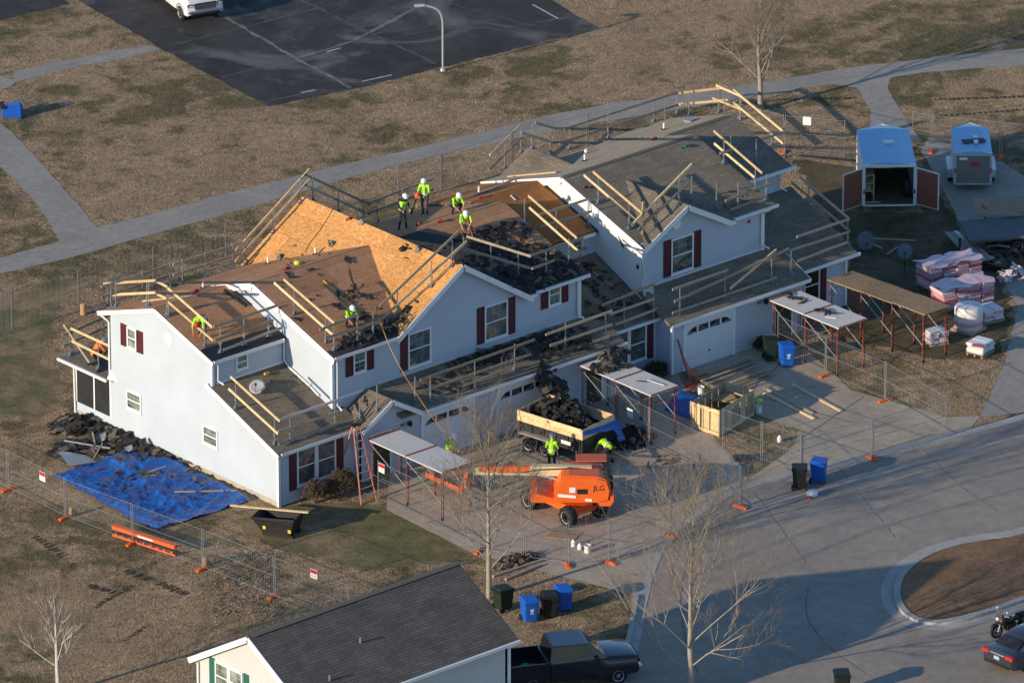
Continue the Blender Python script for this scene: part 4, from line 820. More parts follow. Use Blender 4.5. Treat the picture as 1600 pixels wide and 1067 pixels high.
rail('grey guardrail along the rear eave behind the standing workers', [(15.6, 11.75), (18.3, 11.75)], [(Z4(380, 140), Z4(740, 5), OLDLUM), (Z4(400, 190), Z4(780, 60), OLDLUM)]) if False else None
def rail_w(label, pts, hs=(1.1, 0.6), ext=0.5, mat=OLDLUM, n=None):
    P = [V((x, y, roofz(x, y))) for x, y in pts]
    t = thing('roof_guardrail', label, 'guardrail', P[0], group='temporary guardrails round the roofs')
    for p in P:
        b = MB(); b.tube([p+V((0, 0, 0.02)), p+V((0, 0, 1.25))], 0.026, 6); b.box(p+V((0, 0, 0.45)), (0.07, 0.07, 0.16)); po = b.build('post', STEEL, t)
        b = MB(); b.box(p+V((0, 0, 0.03)), (0.3, 0.17, 0.02)); b.box(p+V((0.04, 0, 0.1)), (0.05, 0.1, 0.16)); b.build('base_shoe', BOOTM, po)
    d = (P[-1]-P[0]).normalized()
    for h in hs: MB().bar(P[0]-d*ext+V((0, 0.05, h)), P[-1]+d*ext+V((0, 0.05, h)), 0.045, 0.115).build('rail_board', mat, t)
rail_w('grey guardrail along the rear eave behind the standing workers', [(15.7, 11.7), (17.2, 11.7), (18.6, 11.7)])
rail_w('guardrail on the rear right slope of the big gable', [(11.9, 11.7), (13.4, 11.7), (14.9, 11.7)])
rail_w('guardrail on the rear left slope of the big orange gable', [(11.2, 11.7), (9.6, 11.7), (8.0, 11.7)], mat=LUMBER, ext=0.7)
rail_w('grey guardrail along the rear eave of the brown roof', [(7.2, 11.7), (5.6, 11.7), (4.3, 11.7)])
rail_w('grey guardrail along the rear eave of the far left roof', [(3.8, 11.95), (2.2, 11.95), (0.4, 11.95)])
rail('pale guardrail down the left edge of the low front roof', [A2(590, 790), Y1(460, 690)], [(A2(535, 455), A2(1050, 920)), (A2(515, 580), A2(1030, 1050))])
rail('guardrail on the low eave above the double front window', [Y1(545, 680), Y1(795, 590)], [(Y1(480, 555), Y1(822, 440), ALU), (Y1(480, 620), Y1(822, 508), OLDLUM), (Y1(480, 690), Y1(815, 575), OLDLUM)])
rail('two bare guardrail posts on the small porch gable', [B7(15, 690), B7(195, 550)], [])
rail('guardrail along the left part of the garage roof', [B7(590, 462), B7(750, 462), B7(1212, 308), Y2(868, 205)], [(B7(645, 225), Y2(980, 38), OLDLUM), (B7(645, 352), Y2(960, 118), OLDLUM), (B7(780, 420), Y2(800, 210), OLDLUM)])
rail('guardrail along the garage roof above the dump trailer', [Y4(155, 372), Y4(378, 325)], [(Y4(45, 295), Y4(415, 163), OLDLUM), (Y4(70, 355), Y4(415, 240), OLDLUM), (Y4(160, 380), Y4(400, 305), OLDLUM)])
rail('guardrail on the low roof between garage and right-hand unit', [Y4(645, 205), Y4(480, 255)], [(Y4(355, 132), Y4(650, 15), OLDLUM), (Y4(400, 182), Y4(650, 95), OLDLUM), (Y4(430, 240), Y4(670, 150), OLDLUM)])
rail('guardrail on the low roof over the right-hand garage door', [Y4(790, 182), Y4(1040, 92), B3(435, 540), B3(632, 468)], [(Y4(750, 45), B2(518, 945), OLDLUM), (Y4(760, 112), B3(620, 190), OLDLUM), (Y4(750, 175), B3(490, 490), OLDLUM), (B3(0, 610), B3(490, 200), LUMBER)])
rail('guardrail along the lowest eave at the right end', [B3(640, 468), B3(1228, 165)], [(Z7(160, 820), Z7(452, 720), OLDLUM), (Z7(130, 892), Z7(452, 790), OLDLUM), (Z7(165, 952), Z7(438, 850), OLDLUM)])
rail('guardrail on the right edge of the lowest right-hand roof', [Z7(225, 640), Z7(440, 860)], [(Z7(175, 485), Z7(450, 718), OLDLUM), (Z7(130, 515), Z7(455, 788), OLDLUM)])
rail('pale guardrail on the sun room roof beside the orange worker', [A1(200, 905), A1(495, 1040)], [(A1(205, 620), A1(740, 865)), (A1(215, 752), A1(670, 975)), (A1(130, 580), A1(420, 1010), OLDLUM)])
rail_w('dark guardrail on the rear edge of the sun room roof', [(0.2, 14.5), (2.0, 14.5), (3.6, 14.5)])
# ================================================================== ROOF DETAILS
VENT = 'vents and pipes on the roofs'
def pipe(u, v, label, h=0.34, mat=WHITE, r=0.05):
    p = RP(u, v); t = thing('vent_pipe', label, 'vent pipe', p, group=VENT)
    MB().tube([p-V((0, 0, 0.05)), p+V((0, 0, h))], r, 10).build('pipe', mat, t)
    MB().lathe([(0.13, 0.0), (0.12, 0.03), (0.07, 0.06)], p+V((0, 0, 0.01)), 12).build('flashing_collar', BLACK, t)
pipe(*A1(1582, 205), 'white vent pipe on the far left brown roof'); pipe(*B8(525, 885), 'white vent pipe behind the green tool on the brown roof'); pipe(*B8(1018, 785), 'white vent pipe nearest the bright orange sheathing')
pipe(*Z4(670, 222), 'white vent pipe behind the crouching workers'); pipe(*B6(1158, 480), 'white vent pipe on the rear slope of the shingle roof'); pipe(*B6(1172, 400), 'white capped vent beside the rear vent pipe', 0.2, WHITE, 0.09)
pipe(*RR(747, 350), 'white vent pipe halfway along the shingled ridge')
p = RP(*RR(912, 298)); t = thing('roof_vent', 'flat square metal vent near the far shingle ridge', 'roof vent', p, group=VENT); MB().box(p+V((0, 0, 0.1)), (0.42, 0.42, 0.06), 0.3).build('hood', STEEL, t); MB().box(p+V((0, 0, 0.03)), (0.28, 0.28, 0.12), 0.3).build('base', STEEL, t)
def dish(base, aim, label, r=0.4, pole=0.5, mat=M('dish_grey', (0.40, 0.40, 0.41), .5, .1, 4), cat='satellite dish'):
    t = thing('satellite_dish', label, cat, base); b = MB(); n = 24; aim = V(aim).normalized(); c = base+V((0, 0, pole))
    q = aim.to_track_quat('Z', 'Y').to_matrix(); rings = [(0.0, 0.0), (0.35, 0.02), (0.7, 0.08), (1.0, 0.17)]
    b.add([c+q @ V((r*a*math.cos(2*math.pi*j/n), r*a*1.1*math.sin(2*math.pi*j/n), r*h)) for a, h in rings for j in range(n)]+[c+q @ V((r*a*math.cos(2*math.pi*j/n), r*a*1.1*math.sin(2*math.pi*j/n), r*h-0.02)) for a, h in rings for j in range(n)],
          [(i*n+j, i*n+(j+1) % n, (i+1)*n+(j+1) % n, (i+1)*n+j) for i in range(3) for j in range(n)]+[(4*n+i*n+j, 4*n+(i+1)*n+j, 4*n+(i+1)*n+(j+1) % n, 4*n+i*n+(j+1) % n) for i in range(3) for j in range(n)]+[(3*n+j, 3*n+(j+1) % n, 7*n+(j+1) % n, 7*n+j) for j in range(n)])
    b.build('reflector', mat, t, True)
    MB().tube([base, c-aim*0.03], 0.025, 6).build('mast', DARK, t)
    b = MB(); b.tube([c-q @ V((0, r*0.9, -0.05)), c+aim*r*1.1-q @ V((0, r*0.4, 0))], 0.012, 5); b.box(c+aim*r*1.1-q @ V((0, r*0.4, 0)), (0.07, 0.07, 0.1)); b.build('feed_arm', DARK, t)
    b = MB(); b.box(base+V((0, 0, 0.015)), (0.3, 0.3, 0.03)); b.build('foot', DARK, t)
dish(RP(*A2(815, 610)), (-0.40, -0.30, 0.85), 'pale grey satellite dish on the low front roof', 0.36, 0.2)
DD = M('dish_dark', (0.14, 0.15, 0.165), .45, .1, 4)
dish(G(1352, 392), (-0.5, -0.7, 0.35), 'dark satellite dish on the lawn nearest the low right roof', 0.42, 0.5, DD)
dish(G(1413, 424), (-0.6, -0.6, 0.5), 'dark satellite dish on a tall pole beside the shingle pallets', 0.36, 1.0, DD)
# torn shingles: countless scraps, one heap each
def scraps(name, label, cat, pos, n, size, mats=(SCRAP, SCRAP2), pile=0.0, seed=1, flat_=0.25, share=0.8):
    r = random.Random(seed); b = MB()
    for i in range(n):
        p, nrm = pos(r); s = size*r.choice((0.4, 0.7, 1.0, 1.0, 1.5, 2.1))*r.uniform(0.8, 1.2); w_ = min(s, size)*r.uniform(0.3, 0.85); an = r.uniform(0, 6.28)
        q = V(nrm).to_track_quat('Z', 'Y').to_matrix() @ Euler((r.gauss(0, flat_), r.gauss(0, flat_), an)).to_matrix()
        bend = r.uniform(-0.06, 0.2)*s; K = 4; vs = []
        for a in range(K):
            for c in (-1, 1):
                x = (a/(K-1)-0.5)*s; vs.append(p+q @ V((x+r.uniform(-.08, .08)*s, c*w_/2*r.uniform(0.7, 1.1), bend*(1-abs(2*a/(K-1)-1))+0.015+0.01*r.random())))
        b.add(vs, [(2*a, 2*a+1, 2*a+3, 2*a+2) for a in range(K-1)], mi=0 if r.random() < share else 1)
    o = b.build(name, list(mats), None, fix=False); o['kind'] = 'stuff'; o['label'] = label; o['category'] = cat; return o
def on_roof(polypx, h=0.0):
    P = [RP(u, v) for u, v in polypx]
    def f(r):
        while True:
            i = r.randrange(1, len(P)-1); a, c = r.random(), r.random()
            if a+c > 1: a, c = 1-a, 1-c
            p = P[0]+(P[i]-P[0])*a+(P[i+1]-P[0])*c; z = roofz(p.x, p.y); return V((p.x, p.y, z+0.03+h*r.random()**2)), (0, -0.3, 1)
    return f
def on_rect(x0, x1, y0, y1, h=0.05):
    def f(r):
        x, y = r.uniform(x0, x1), r.uniform(y0, y1); return V((x, y, roofz(x, y)+0.03+h*r.random())), (0, -0.3, 1)
    return f
def heap(c, rx, ry, h, rot=0.0):
    c = V(c); m = Matrix.Rotation(rot, 3, 'Z')
    def f(r):
        a = r.uniform(0, 6.28); d = math.sqrt(r.random()); q = m @ V((rx*d*math.cos(a), ry*d*math.sin(a), 0)); return c+q+V((0, 0, h*(1-d*d)*(0.4+0.6*r.random()))), (q.x/max(rx, .1)*0.5, q.y/max(ry, .1)*0.5, 1)
    return f
SC = 'torn shingles'
scraps('torn_shingles', 'heap of torn black shingles on the roof by the pale guardrail', SC, on_rect(14.3, 18.4, 1.9, 5.2, 0.10), 250, 0.34, seed=2)
scraps('torn_shingles', 'torn shingles along the stripped eave right of the big gable', SC, on_rect(14.8, 18.6, 1.0, 2.2, 0.1), 150, 0.34, seed=3)
scraps('torn_shingles', 'torn shingles where the orange gable meets the low eave', SC, on_roof([(525, 545), (570, 520), (610, 500), (655, 470), (640, 488), (620, 515), (560, 538)], 0.12), 150, 0.3, seed=4, share=0.65)
scraps('torn_shingles', 'black torn shingles piled on the garage roof', SC, on_roof([(700, 575), (760, 555), (850, 530), (905, 510), (950, 525), (905, 555), (830, 590), (780, 598)], 0.14), 330, 0.36, seed=5, share=0.85)
scraps('torn_shingles', 'shingle scraps scattered over the left of the garage roof', SC, on_roof([(640, 610), (700, 585), (760, 565), (770, 590), (700, 620)], 0.02), 40, 0.35, seed=6, flat_=0.08)
scraps('torn_shingles', 'shingle scraps strewn on the low roof below the rusty roof', SC, on_rect(18.9, 22.4, 1.3, 4.5), 90, 0.34, seed=7)
scraps('torn_shingles', 'shingle scraps on the low front roof behind the guardrail', SC, on_roof([(420, 600), (470, 580), (520, 630), (480, 640)], 0.01), 26, 0.22, seed=8, flat_=0.06)
scraps('torn_shingles', 'shingle scraps on the small porch roof', SC, on_roof([(540, 625), (560, 620), (575, 640), (555, 655)], 0.05), 30, 0.26, seed=9)
scraps('torn_shingles', 'few dark scraps lying on the bright orange sheathing', SC, on_roof([(600, 380), (690, 380), (700, 400), (620, 440)], 0.0), 12, 0.22, seed=10, flat_=0.1)
scraps('torn_shingles', 'dark scraps beside the worker on the brown roof', SC, on_roof([(500, 470), (580, 440), (600, 490), (560, 515)], 0.02), 45, 0.26, seed=11, flat_=0.12)
scraps('torn_shingles', 'few torn shingles on the eave right of the small gable', SC, on_rect(28.2, 30.4, 1.8, 3.0, 0.0), 14, 0.2, seed=12, flat_=0.05)
# patch of shingles not yet stripped
flat([(15.3, 3.0), (17.4, 3.0), (17.2, 4.8), (15.6, 4.9)], U2F, 0.035, SHING2, 'remaining_shingles'); flat([(13.9, 2.6), (15.0, 2.4), (17.8, 1.25), (18.5, 1.6), (16.6, 2.9)], U2F, 0.037, SHING2, 'remaining_shingles')
flat([(12.3, 6.3), (14.2, 4.9), (15.3, 5.0), (14.0, 6.3)], U2F, 0.03, FELT, 'remaining_felt')
flat([(4.7, 1.0), (7.3, 1.0), (7.0, 1.7), (4.9, 1.7)], U2F, 0.03, FELT, 'remaining_felt')
# loose boards and small tools on the roofs
def board_on(label, a, b_, mat=LUMBER, w_=0.14, h=0.04, lift=0.05, name='loose_board', cat='board'):
    p, q = RP(*a), RP(*b_); o = MB().bar(p+V((0, 0, lift)), q+V((0, 0, lift)), w_, h).build(name, mat); tag(o, label, cat); return o
board_on('pale loose board lying on the far left brown roof', A1(955, 345), A1(1515, 290)); board_on('pale loose board at the foot of the small rear gable', B6(360, 648), B6(865, 605))
board_on('grey plank lying across the ridge behind the workers', B6(0, 850), B6(450, 668), OLDLUM); board_on('black roll of underlay on the far left brown roof', A5(70, 240), A5(300, 400), UNDER, 0.12, 0.12, 0.08, 'underlay_roll', 'roll')
board_on('white strip of metal lying below the ridge', B6(385, 845), B6(440, 895), WHITE, 0.08, 0.02)
board_on('grey metal strip leaning on the low roof in the valley', B1(250, 535), B1(520, 735), STEEL, 0.07, 0.03)
def tool(label, u, v, col, kind_, rot=0.0):
    p = RP(u, v); t = thing('power_tool' if kind_ != 'bag' else 'tool_bag', label, 'tool', p); c, s = math.cos(rot), math.sin(rot); d = V((c, s, 0)); n = V((-s, c, 0))
    if kind_ == 'nailer':
        b = MB(); b.bar(p+d*0.14+V((0, 0, 0.09)), p-d*0.14+V((0, 0, 0.12)), 0.09, 0.1); b.tube([p-d*0.02+V((0, 0, 0.1)), p-d*0.05+n*0.16+V((0, 0, 0.05))], 0.03, 8); b.build('body', col, t, bevel=0.01)
        b = MB(); b.bar(p+d*0.1+V((0, 0, 0.06)), p-d*0.1+n*0.12+V((0, 0, 0.03)), 0.04, 0.07); b.build('magazine', BLACK, t)
    elif kind_ == 'saw':
        b = MB(); b.lathe([(0.12, -0.03), (0.12, 0.03)], p+V((0, 0, 0.14)), 16, 'X'); b.build('blade_guard', STEEL, t)
        b = MB(); b.bar(p-d*0.05+V((0, 0, 0.12)), p+d*0.22+V((0, 0, 0.16)), 0.12, 0.14); b.build('body', col, t, bevel=0.015)
        b = MB(); b.box(p+V((0, 0, 0.03)), (0.3, 0.2, 0.01), rot); b.build('shoe_plate', STEEL, t)
    else:
        b = MB(); b.ball(p+V((0, 0, 0.1)), (0.22, 0.16, 0.12), 10, 6); b.ball(p+d*0.15+V((0, 0, 0.07)), (0.12, 0.12, 0.09), 8, 5); b.build('bag', col, t, True)
        b = MB(); b.tube([p-d*0.15+V((0, 0, 0.15)), p+V((0, 0, 0.28)), p+d*0.15+V((0, 0, 0.15))], 0.015, 5); b.build('strap', BLACK, t)
tool('red nail gun at the top of the orange sheathing', *B8(1375, 430), RED, 'nailer', 0.4); tool('grey round saw beside the red nail gun', *B8(1500, 475), STEEL, 'saw', 0.2)
tool('black pole-mounted tool lying on the orange sheathing', *B8(1180, 700), BLACK, 'saw', 1.2); tool('dark grey saw near the right edge of the orange sheathing', *Z3(1110, 405), STEEL, 'saw', 0.8)
tool('dark harness lying on the orange sheathing', *Z3(1030, 400), BLACK, 'bag', 0.3); tool('green and yellow cordless saw on the brown ridge', *B8(640, 840), M('tool_green', (0.01, 0.12, 0.09), .5, .1, 5), 'saw', 0.3)
tool('yellow and black tool bag on the brown ridge', *B8(838, 890), M('tool_yellow', (0.68, 0.66, 0.04), .6, .2, 8), 'bag', 0.2); tool('red nail gun on the brown roof near the ridge', *B8(720, 950), RED, 'nailer', 0.2)
tool('red nail gun behind the left gable guardrail', *A1(1510, 250), RED, 'nailer', 0.1); tool('red nail gun beside the standing workers', *Z4(340, 400), RED, 'nailer', 0.5); tool('red nail gun between the crouching workers', *Z4(458, 382), RED, 'nailer', 1.2)
tool('red and grey nail gun on the shingled ridge', *RR(690, 420), RED, 'nailer', 0.3); tool('dark red nail gun beside the white roof edge', *A8(365, 370), M('tool_maroon', (0.2, 0.02, 0.03), .5, .1, 5), 'nailer', 0.2)
tool('blue-green tool on the shingle slope', *RR(885, 468), M('tool_teal', (0.03, 0.2, 0.22), .5, .1, 5), 'nailer', 0.9); tool('red nail gun at the edge of the stripped ridge', *Z4(690, 248), RED, 'nailer', 0.8); tool('yellow drill on the low front roof behind the dish', *A2(910, 445), YROPE, 'nailer', 0.2)
def rope(label, pts, r=0.012, mat=YROPE, name='rope', cat='rope'):
    return tag(MB().tube(smooth_pts(pts, 2, False), r, 5).build(name, mat), label, cat)
def rr(l, h=0.03): return [RP(u, v)+V((0, 0, h)) for u, v in l]
rope('coiled yellow lifeline on the brown roof above the worker', rr([A5(1100, 130), A5(1180, 190), A5(1110, 160), A5(1200, 205), A5(1250, 260), A5(1300, 320), A5(1340, 300), A5(1330, 340), A5(1400, 380)]), 0.028)
rope('black cable trailing down the orange sheathing', rr([B8(1205, 320), B8(1130, 440), B8(1050, 560), B8(950, 690), B8(912, 770)]), 0.014, BLACK, 'cable', 'cable')
rope('black cable trailing over the brown roof', rr([B8(1365, 745), B8(1365, 930), B8(1385, 1040), Z3(760, 600), Z3(800, 660)]), 0.012, BLACK, 'cable', 'cable')
rope('long tan rope from the big gable eave down to the ground worker', [RP(*Z3(890, 800))+V((0, -0.05, 0.3)), WY(*B7(370, 0), -0.9), WY(*B7(700, 520), -1.4), WY(*B7(930, 815), -1.9)], 0.02, OROPE)
rope('thin hose lying over the far left roof and white edge', rr([(262, 458), (300, 455), (340, 460), (390, 470)]), 0.012, OROPE, 'hose', 'hose')
# ================================================================== FRONT NEIGHBOUR HOUSE (bottom of the picture)
NB = thing('neighbouring_house', 'cream neighbouring house with dark grey shingle roof and green shutters', 'house', (-9, -14, 0))
# ridge runs along x; its left gable faces -x
nx0, nx1 = 0.0, 0.0
E5 = 4.9
pe0 = G(804, 1001, E5)                     # right end of the front eave
def shift(p, dx, dy, dz): return V((p.x+dx, p.y+dy, p.z+dz))
rp1 = None
NR = 0.58
# ridge height from eave height, pitch and the ridge's place in the photograph
best = None
for k in range(200):
    zr_ = E5+0.6+k*0.02; p = G(712, 879, zr_); dy = p.y-pe0.y
    e_ = abs((zr_-E5)-NR*dy)
    if best is None or e_ < best[0]: best = (e_, zr_, p, dy)
_, NZ, nrp, ndy = best
npk = WX(375, 985, G(375, 985, NZ).x)
nxa, nxb = G(372, 984, NZ).x, min(nrp.x, pe0.x)+0.25
nyr, nye = nrp.y, pe0.y; nyb = nyr+ndy
NF = py(nye, E5, (NZ-E5)/(nyr-nye)); NBk = py(nyb, E5, -(NZ-E5)/(nyb-nyr))
def nroof(poly, pl):
    u, g, n = axes_of(pl); mb = MB(); slab_uv(mb, plane_from(poly, pl), 0.12, u, g); return mb.build('roof', SHING2, NB, fix=False)
nroof([(nxa-0.1, nye), (nxb, nye), (nxb, nyr), (nxa-0.1, nyr)], NF); nroof([(nxa-0.1, nyr), (nxb, nyr), (nxb, nyb), (nxa-0.1, nyb)], NBk)
rake([(nxa-0.12, nye, E5-0.04), (nxa-0.12, nyr, NZ-0.04)], 0.24, parent=NB); rake([(nxa-0.12, nyr, NZ-0.04), (nxa-0.12, nyb, E5-0.04)], 0.24, parent=NB)
MB().prism(yz(nxa+0.1, [(nye+0.35, 0), (nyb-0.35, 0), (nyb-0.35, E5+0.1), (nyr, NZ-0.1), (nye+0.35, E5+0.1)]), (0.15, 0, 0)).build('wall', CREAM, NB)
MB().prism(xz(nye+0.35, [(nxa+0.1, 0), (nxb-0.3, 0), (nxb-0.3, E5+0.05), (nxa+0.1, E5+0.05)]), (0, 0.15, 0)).build('wall', CREAM, NB)
MB().prism(yz(nxb-0.3, [(nye+0.35, 0), (nyb-0.35, 0), (nyb-0.35, E5+0.1), (nyr, NZ-0.1), (nye+0.35, E5+0.1)]), (-0.15, 0, 0)).build('wall', CREAM, NB)
b = MB(); b.span((nxa, nye-0.1, E5-0.14), (nxb, nye+0.01, E5-0.01)); b.build('gutter', TRIM, NB)
MB().box((nxb-0.28, nye+0.33, E5/2), (0.12, 0.12, E5)).build('corner_post', TRIM, NB)
MB().tube([(nxa+0.02, nyb-0.42, E5-0.1), (nxa+0.04, nyb-0.4, 0.1)], 0.045, 6).build('downpipe', TRIM, NB)
pw = WX(335, 1042, nxa+0.1); window('g', (nxa+0.1, pw.y-0.08), 0.85, pw.z-0.9, pw.z+0.35, GLASSB, 0, parent=NB); window('g', (nxa+0.1, pw.y-0.96), 0.85, pw.z-0.9, pw.z+0.35, GLASSB, 0, parent=NB)
b = MB(); b.span((nxa+0.07, pw.y-0.04, pw.z-0.95), (nxa+0.1, pw.y+0.3, pw.z+0.4)); b.build('shutter', GSHUT, NB)
b = MB(); b.span((nxa+0.07, pw.y-2.2, pw.z-0.95), (nxa+0.1, pw.y-1.86, pw.z+0.4)); b.build('shutter', GSHUT, NB)
# its ridge caps and vents
mb0 = MB()
for sg in (-1, 1): mb0.add([(0, 0, 0), (0.34, 0, -0.012), (0.34, sg*0.16, -0.075), (0, sg*0.16, -0.063)], [(0, 1, 2, 3)])
fc = None
for i in range(int((nxb-nxa)/0.3)):
    o = mb0.build('ridge_cap', CAP, None, fix=False) if fc is None else fc.copy()
    if fc is not None: COL.objects.link(o)
    fc = fc or o; o.parent = NB; o.location = V((nxa+i*0.3, nyr, NZ+0.03))-ORG[NB.name]
for u, v in ((563, 1004), (515, 1063)):
    d = ray(u, v); a, b2, c = NF; tt = (a*CAMP.x+b2*CAMP.y+c-CAMP.z)/(d.z-a*d.x-b2*d.y); p = CAMP+d*tt
    MB().tube([p, p+V((0, 0, 0.25))], 0.04, 8).build('vent_pipe', STEEL, NB)
# ================================================================== ENTRANCE CANOPIES ON SCAFFOLD FRAMES
def canopy(label, x0, x1, y0, y1, z, deckmats, nfr=3, ply=False, skew=0.0, zt=0.0):
    t = thing('scaffold_canopy', label, 'canopy', (x0, y1, 0)); L = y0-y1
    ys = [y0-0.15-(L-0.3)*k/(nfr-1) for k in range(nfr)]
    for yy in ys:
        b = MB(); sk = skew*(yy-y0)
        for x in (x0+0.1, x1-0.1):
            for dx in (-0.06, 0.06): b.tube([(x+dx+sk, yy, 0.12), (x+dx+sk, yy, z-0.06)], 0.021, 6)
            for k in range(7): b.tube([(x-0.06+sk, yy, 0.3+k*0.3), (x+0.06+sk, yy, 0.3+k*0.3)], 0.013, 5)
        b.tube([(x0+0.1+sk, yy, z-0.1), (x1-0.1+sk, yy, z-0.1)], 0.021, 6); b.tube([(x0+0.16+sk, yy, z-0.45), (x1-0.16+sk, yy, z-0.45)], 0.018, 6)
        for x in (x0+0.16, x1-0.16): b.tube([(x+sk, yy, z-0.85), ((x0+x1)/2+sk, yy, z-0.45)], 0.014, 5)
        f = b.build('scaffold_frame', SCAF, t)
        for x in (x0+0.1, x1-0.1):
            c = MB(); c.lathe([(0.07, -0.02), (0.07, 0.02)], (x+sk, yy, 0.07), 12, 'Y'); c.tube([(x+sk, yy, 0.07), (x+sk, yy, 0.16)], 0.025, 6); c.build('castor', BLACK, f)
    for k in range(nfr-1):
        for x in (x0+0.06, x1-0.06):
            s0, s1 = skew*(ys[k]-y0), skew*(ys[k+1]-y0)
            MB().bar((x+s0, ys[k], z-0.25), (x+s1, ys[k+1], 0.85), 0.03, 0.03).build('cross_brace', ALU, t)
            if ply is False: MB().bar((x+s0, ys[k], 0.75), (x+s1, ys[k+1], 0.75), 0.02, 0.02).build('cross_brace', STEEL, t)
    ncell = 2 if not ply else 3
    for k in range(ncell):
        ya = y0-L*k/ncell; yb = y0-L*(k+1)/ncell+0.02; s0, s1 = skew*(ya-y0), skew*(yb-y0); za, zb = z+zt*k*0.02+0.004*k, z+0.004*k
        m = MB(); m.add([(x0+s0, ya, za), (x1+s0, ya, za), (x1+s1, yb, zb), (x0+s1, yb, zb), (x0+s0, ya, za-0.05), (x1+s0, ya, za-0.05), (x1+s1, yb, zb-0.05), (x0+s1, yb, zb-0.05)],
                       [(3, 2, 1, 0), (4, 5, 6, 7), (0, 1, 5, 4), (1, 2, 6, 5), (2, 3, 7, 6), (3, 0, 4, 7)], [(0, 0), (1.8, 0), (1.8, 2.4), (0, 2.4)]*2)
        o = m.build('deck_panel', deckmats, t, fix=False)
        bm = bmesh.new(); bm.from_mesh(o.data); bmesh.ops.recalc_face_normals(bm, faces=bm.faces); bm.to_mesh(o.data); bm.free()
    if not ply:
        for k in (0, 1, 2):
            yy = y0-L*k/2; s0 = skew*(yy-y0); mb = MB(); mb.bar((x0+s0-0.02, yy, z+0.02), (x1+s0+0.02, yy, z+0.02), 0.05, 0.04); mb.build('edge_strip', SCAF, t)
            mb = MB()
            for j in range(9): xx = x0+s0+(x1-x0)*(j+.5)/9; mb.box((xx, yy, z+0.05), (0.05, 0.06, 0.03))
            kind(mb.build('edge_clip', SCAF, t), 'stuff')
    return t
DECK = M('canopy_deck', (0.60, 0.58, 0.54), 0.7, 0.08, 1.0, dirt=((0.22, 0.20, 0.18), 1.6, 0.60))
canopy('white-decked scaffold canopy over the left door by the tall ladder', 4.26, 6.04, -1.05, -5.97, 2.35, DECK)
canopy('white-decked scaffold canopy over the middle door beside the dump trailer', 16.85, 18.55, -0.75, -5.52, 2.35, DECK)
canopy('white-decked scaffold canopy beside the right-hand garage and bins', 28.4, 30.2, -0.8, -5.35, 2.38, DECK)
canopy('plywood-topped scaffold canopy at the right end of the row', 32.0, 33.6, -0.75, -6.8, 2.42, PLY, 4, True, -0.06, 1.0)
def on_plane(z, polypx):
    P = [G(u, v, z) for u, v in polypx]
    def f(r):
        i = r.randrange(1, len(P)-1); a, c = r.random(), r.random()
        if a+c > 1: a, c = 1-a, 1-c
        p = P[0]+(P[i]-P[0])*a+(P[i+1]-P[0])*c; return p+V((0, 0, 0.03)), (0, 0, 1)
    return f
scraps('torn_shingles', 'torn brown shingles fallen on the middle canopy', SC, on_plane(2.38, [Y4(290, 470), Y4(400, 430), Y4(520, 470), Y4(430, 500), Y4(330, 510)]), 60, 0.4, seed=21, share=0.5)
scraps('torn_shingles', 'dark shingle scraps lying on the right-hand white canopy', SC, on_plane(2.40, [B3(480, 640), B3(640, 660), B3(800, 740), B3(740, 760)]), 12, 0.34, seed=22, flat_=0.06)
scraps('torn_shingles', 'dark shingle flap on the outer half of the right-hand canopy', SC, on_plane(2.40, [B3(860, 830), B3(1000, 850), B3(1090, 870), B3(1000, 890)]), 10, 0.38, seed=23, flat_=0.06, share=1)
for lab, a, b_ in (('thin white stick lying on the middle canopy', Y4(610, 545), Y4(705, 575)), ('thin dark stick lying on the middle canopy', Y4(550, 550), Y4(610, 556)), ('white strip lying on the right-hand canopy', B3(1000, 900), B3(1115, 915))):
    tag(MB().bar(G(*a, 2.40), G(*b_, 2.40), 0.06, 0.02).build('stick', WHITE if 'white' in lab else DARK), lab, 'stick')
# ================================================================== TALL STEPLADDER
def stepladder():
    bl, br = G(564, 789), G(588, 781); bl2, br2 = G(527, 750), G(549, 741); top = (bl+br+bl2+br2)/4; top.z = 3.05
    ax = (br-bl).normalized(); t = thing('stepladder', 'tall open salmon-coloured stepladder by the left porch', 'ladder', bl)
    tl, tr = top-ax*0.16, top+ax*0.16; q = V((0, 0.06, 0))
    for p, k in ((bl, tl), (br, tr)): MB().bar(p, k, 0.035, 0.085).build('front_rail', LADDER, t)
    for p, k in ((bl2, tl), (br2, tr)): MB().bar(p+V((0, 0, 0)), k+q, 0.03, 0.06).build('rear_rail', LADDER, t)
    for k in range(9):
        f = (k+1)/10; MB().bar(bl.lerp(tl, f), br.lerp(tr, f), 0.08, 0.03).build('step', ALU, t)
    for f in (0.3, 0.65): MB().bar(bl2.lerp(tl, f), br2.lerp(tr, f), 0.03, 0.03).build('brace', ALU, t)
    MB().box(top+V((0, 0.03, 0.03)), (0.45, 0.2, 0.07), math.atan2(ax.y, ax.x)).build('top_cap', BLACK, t)
stepladder()
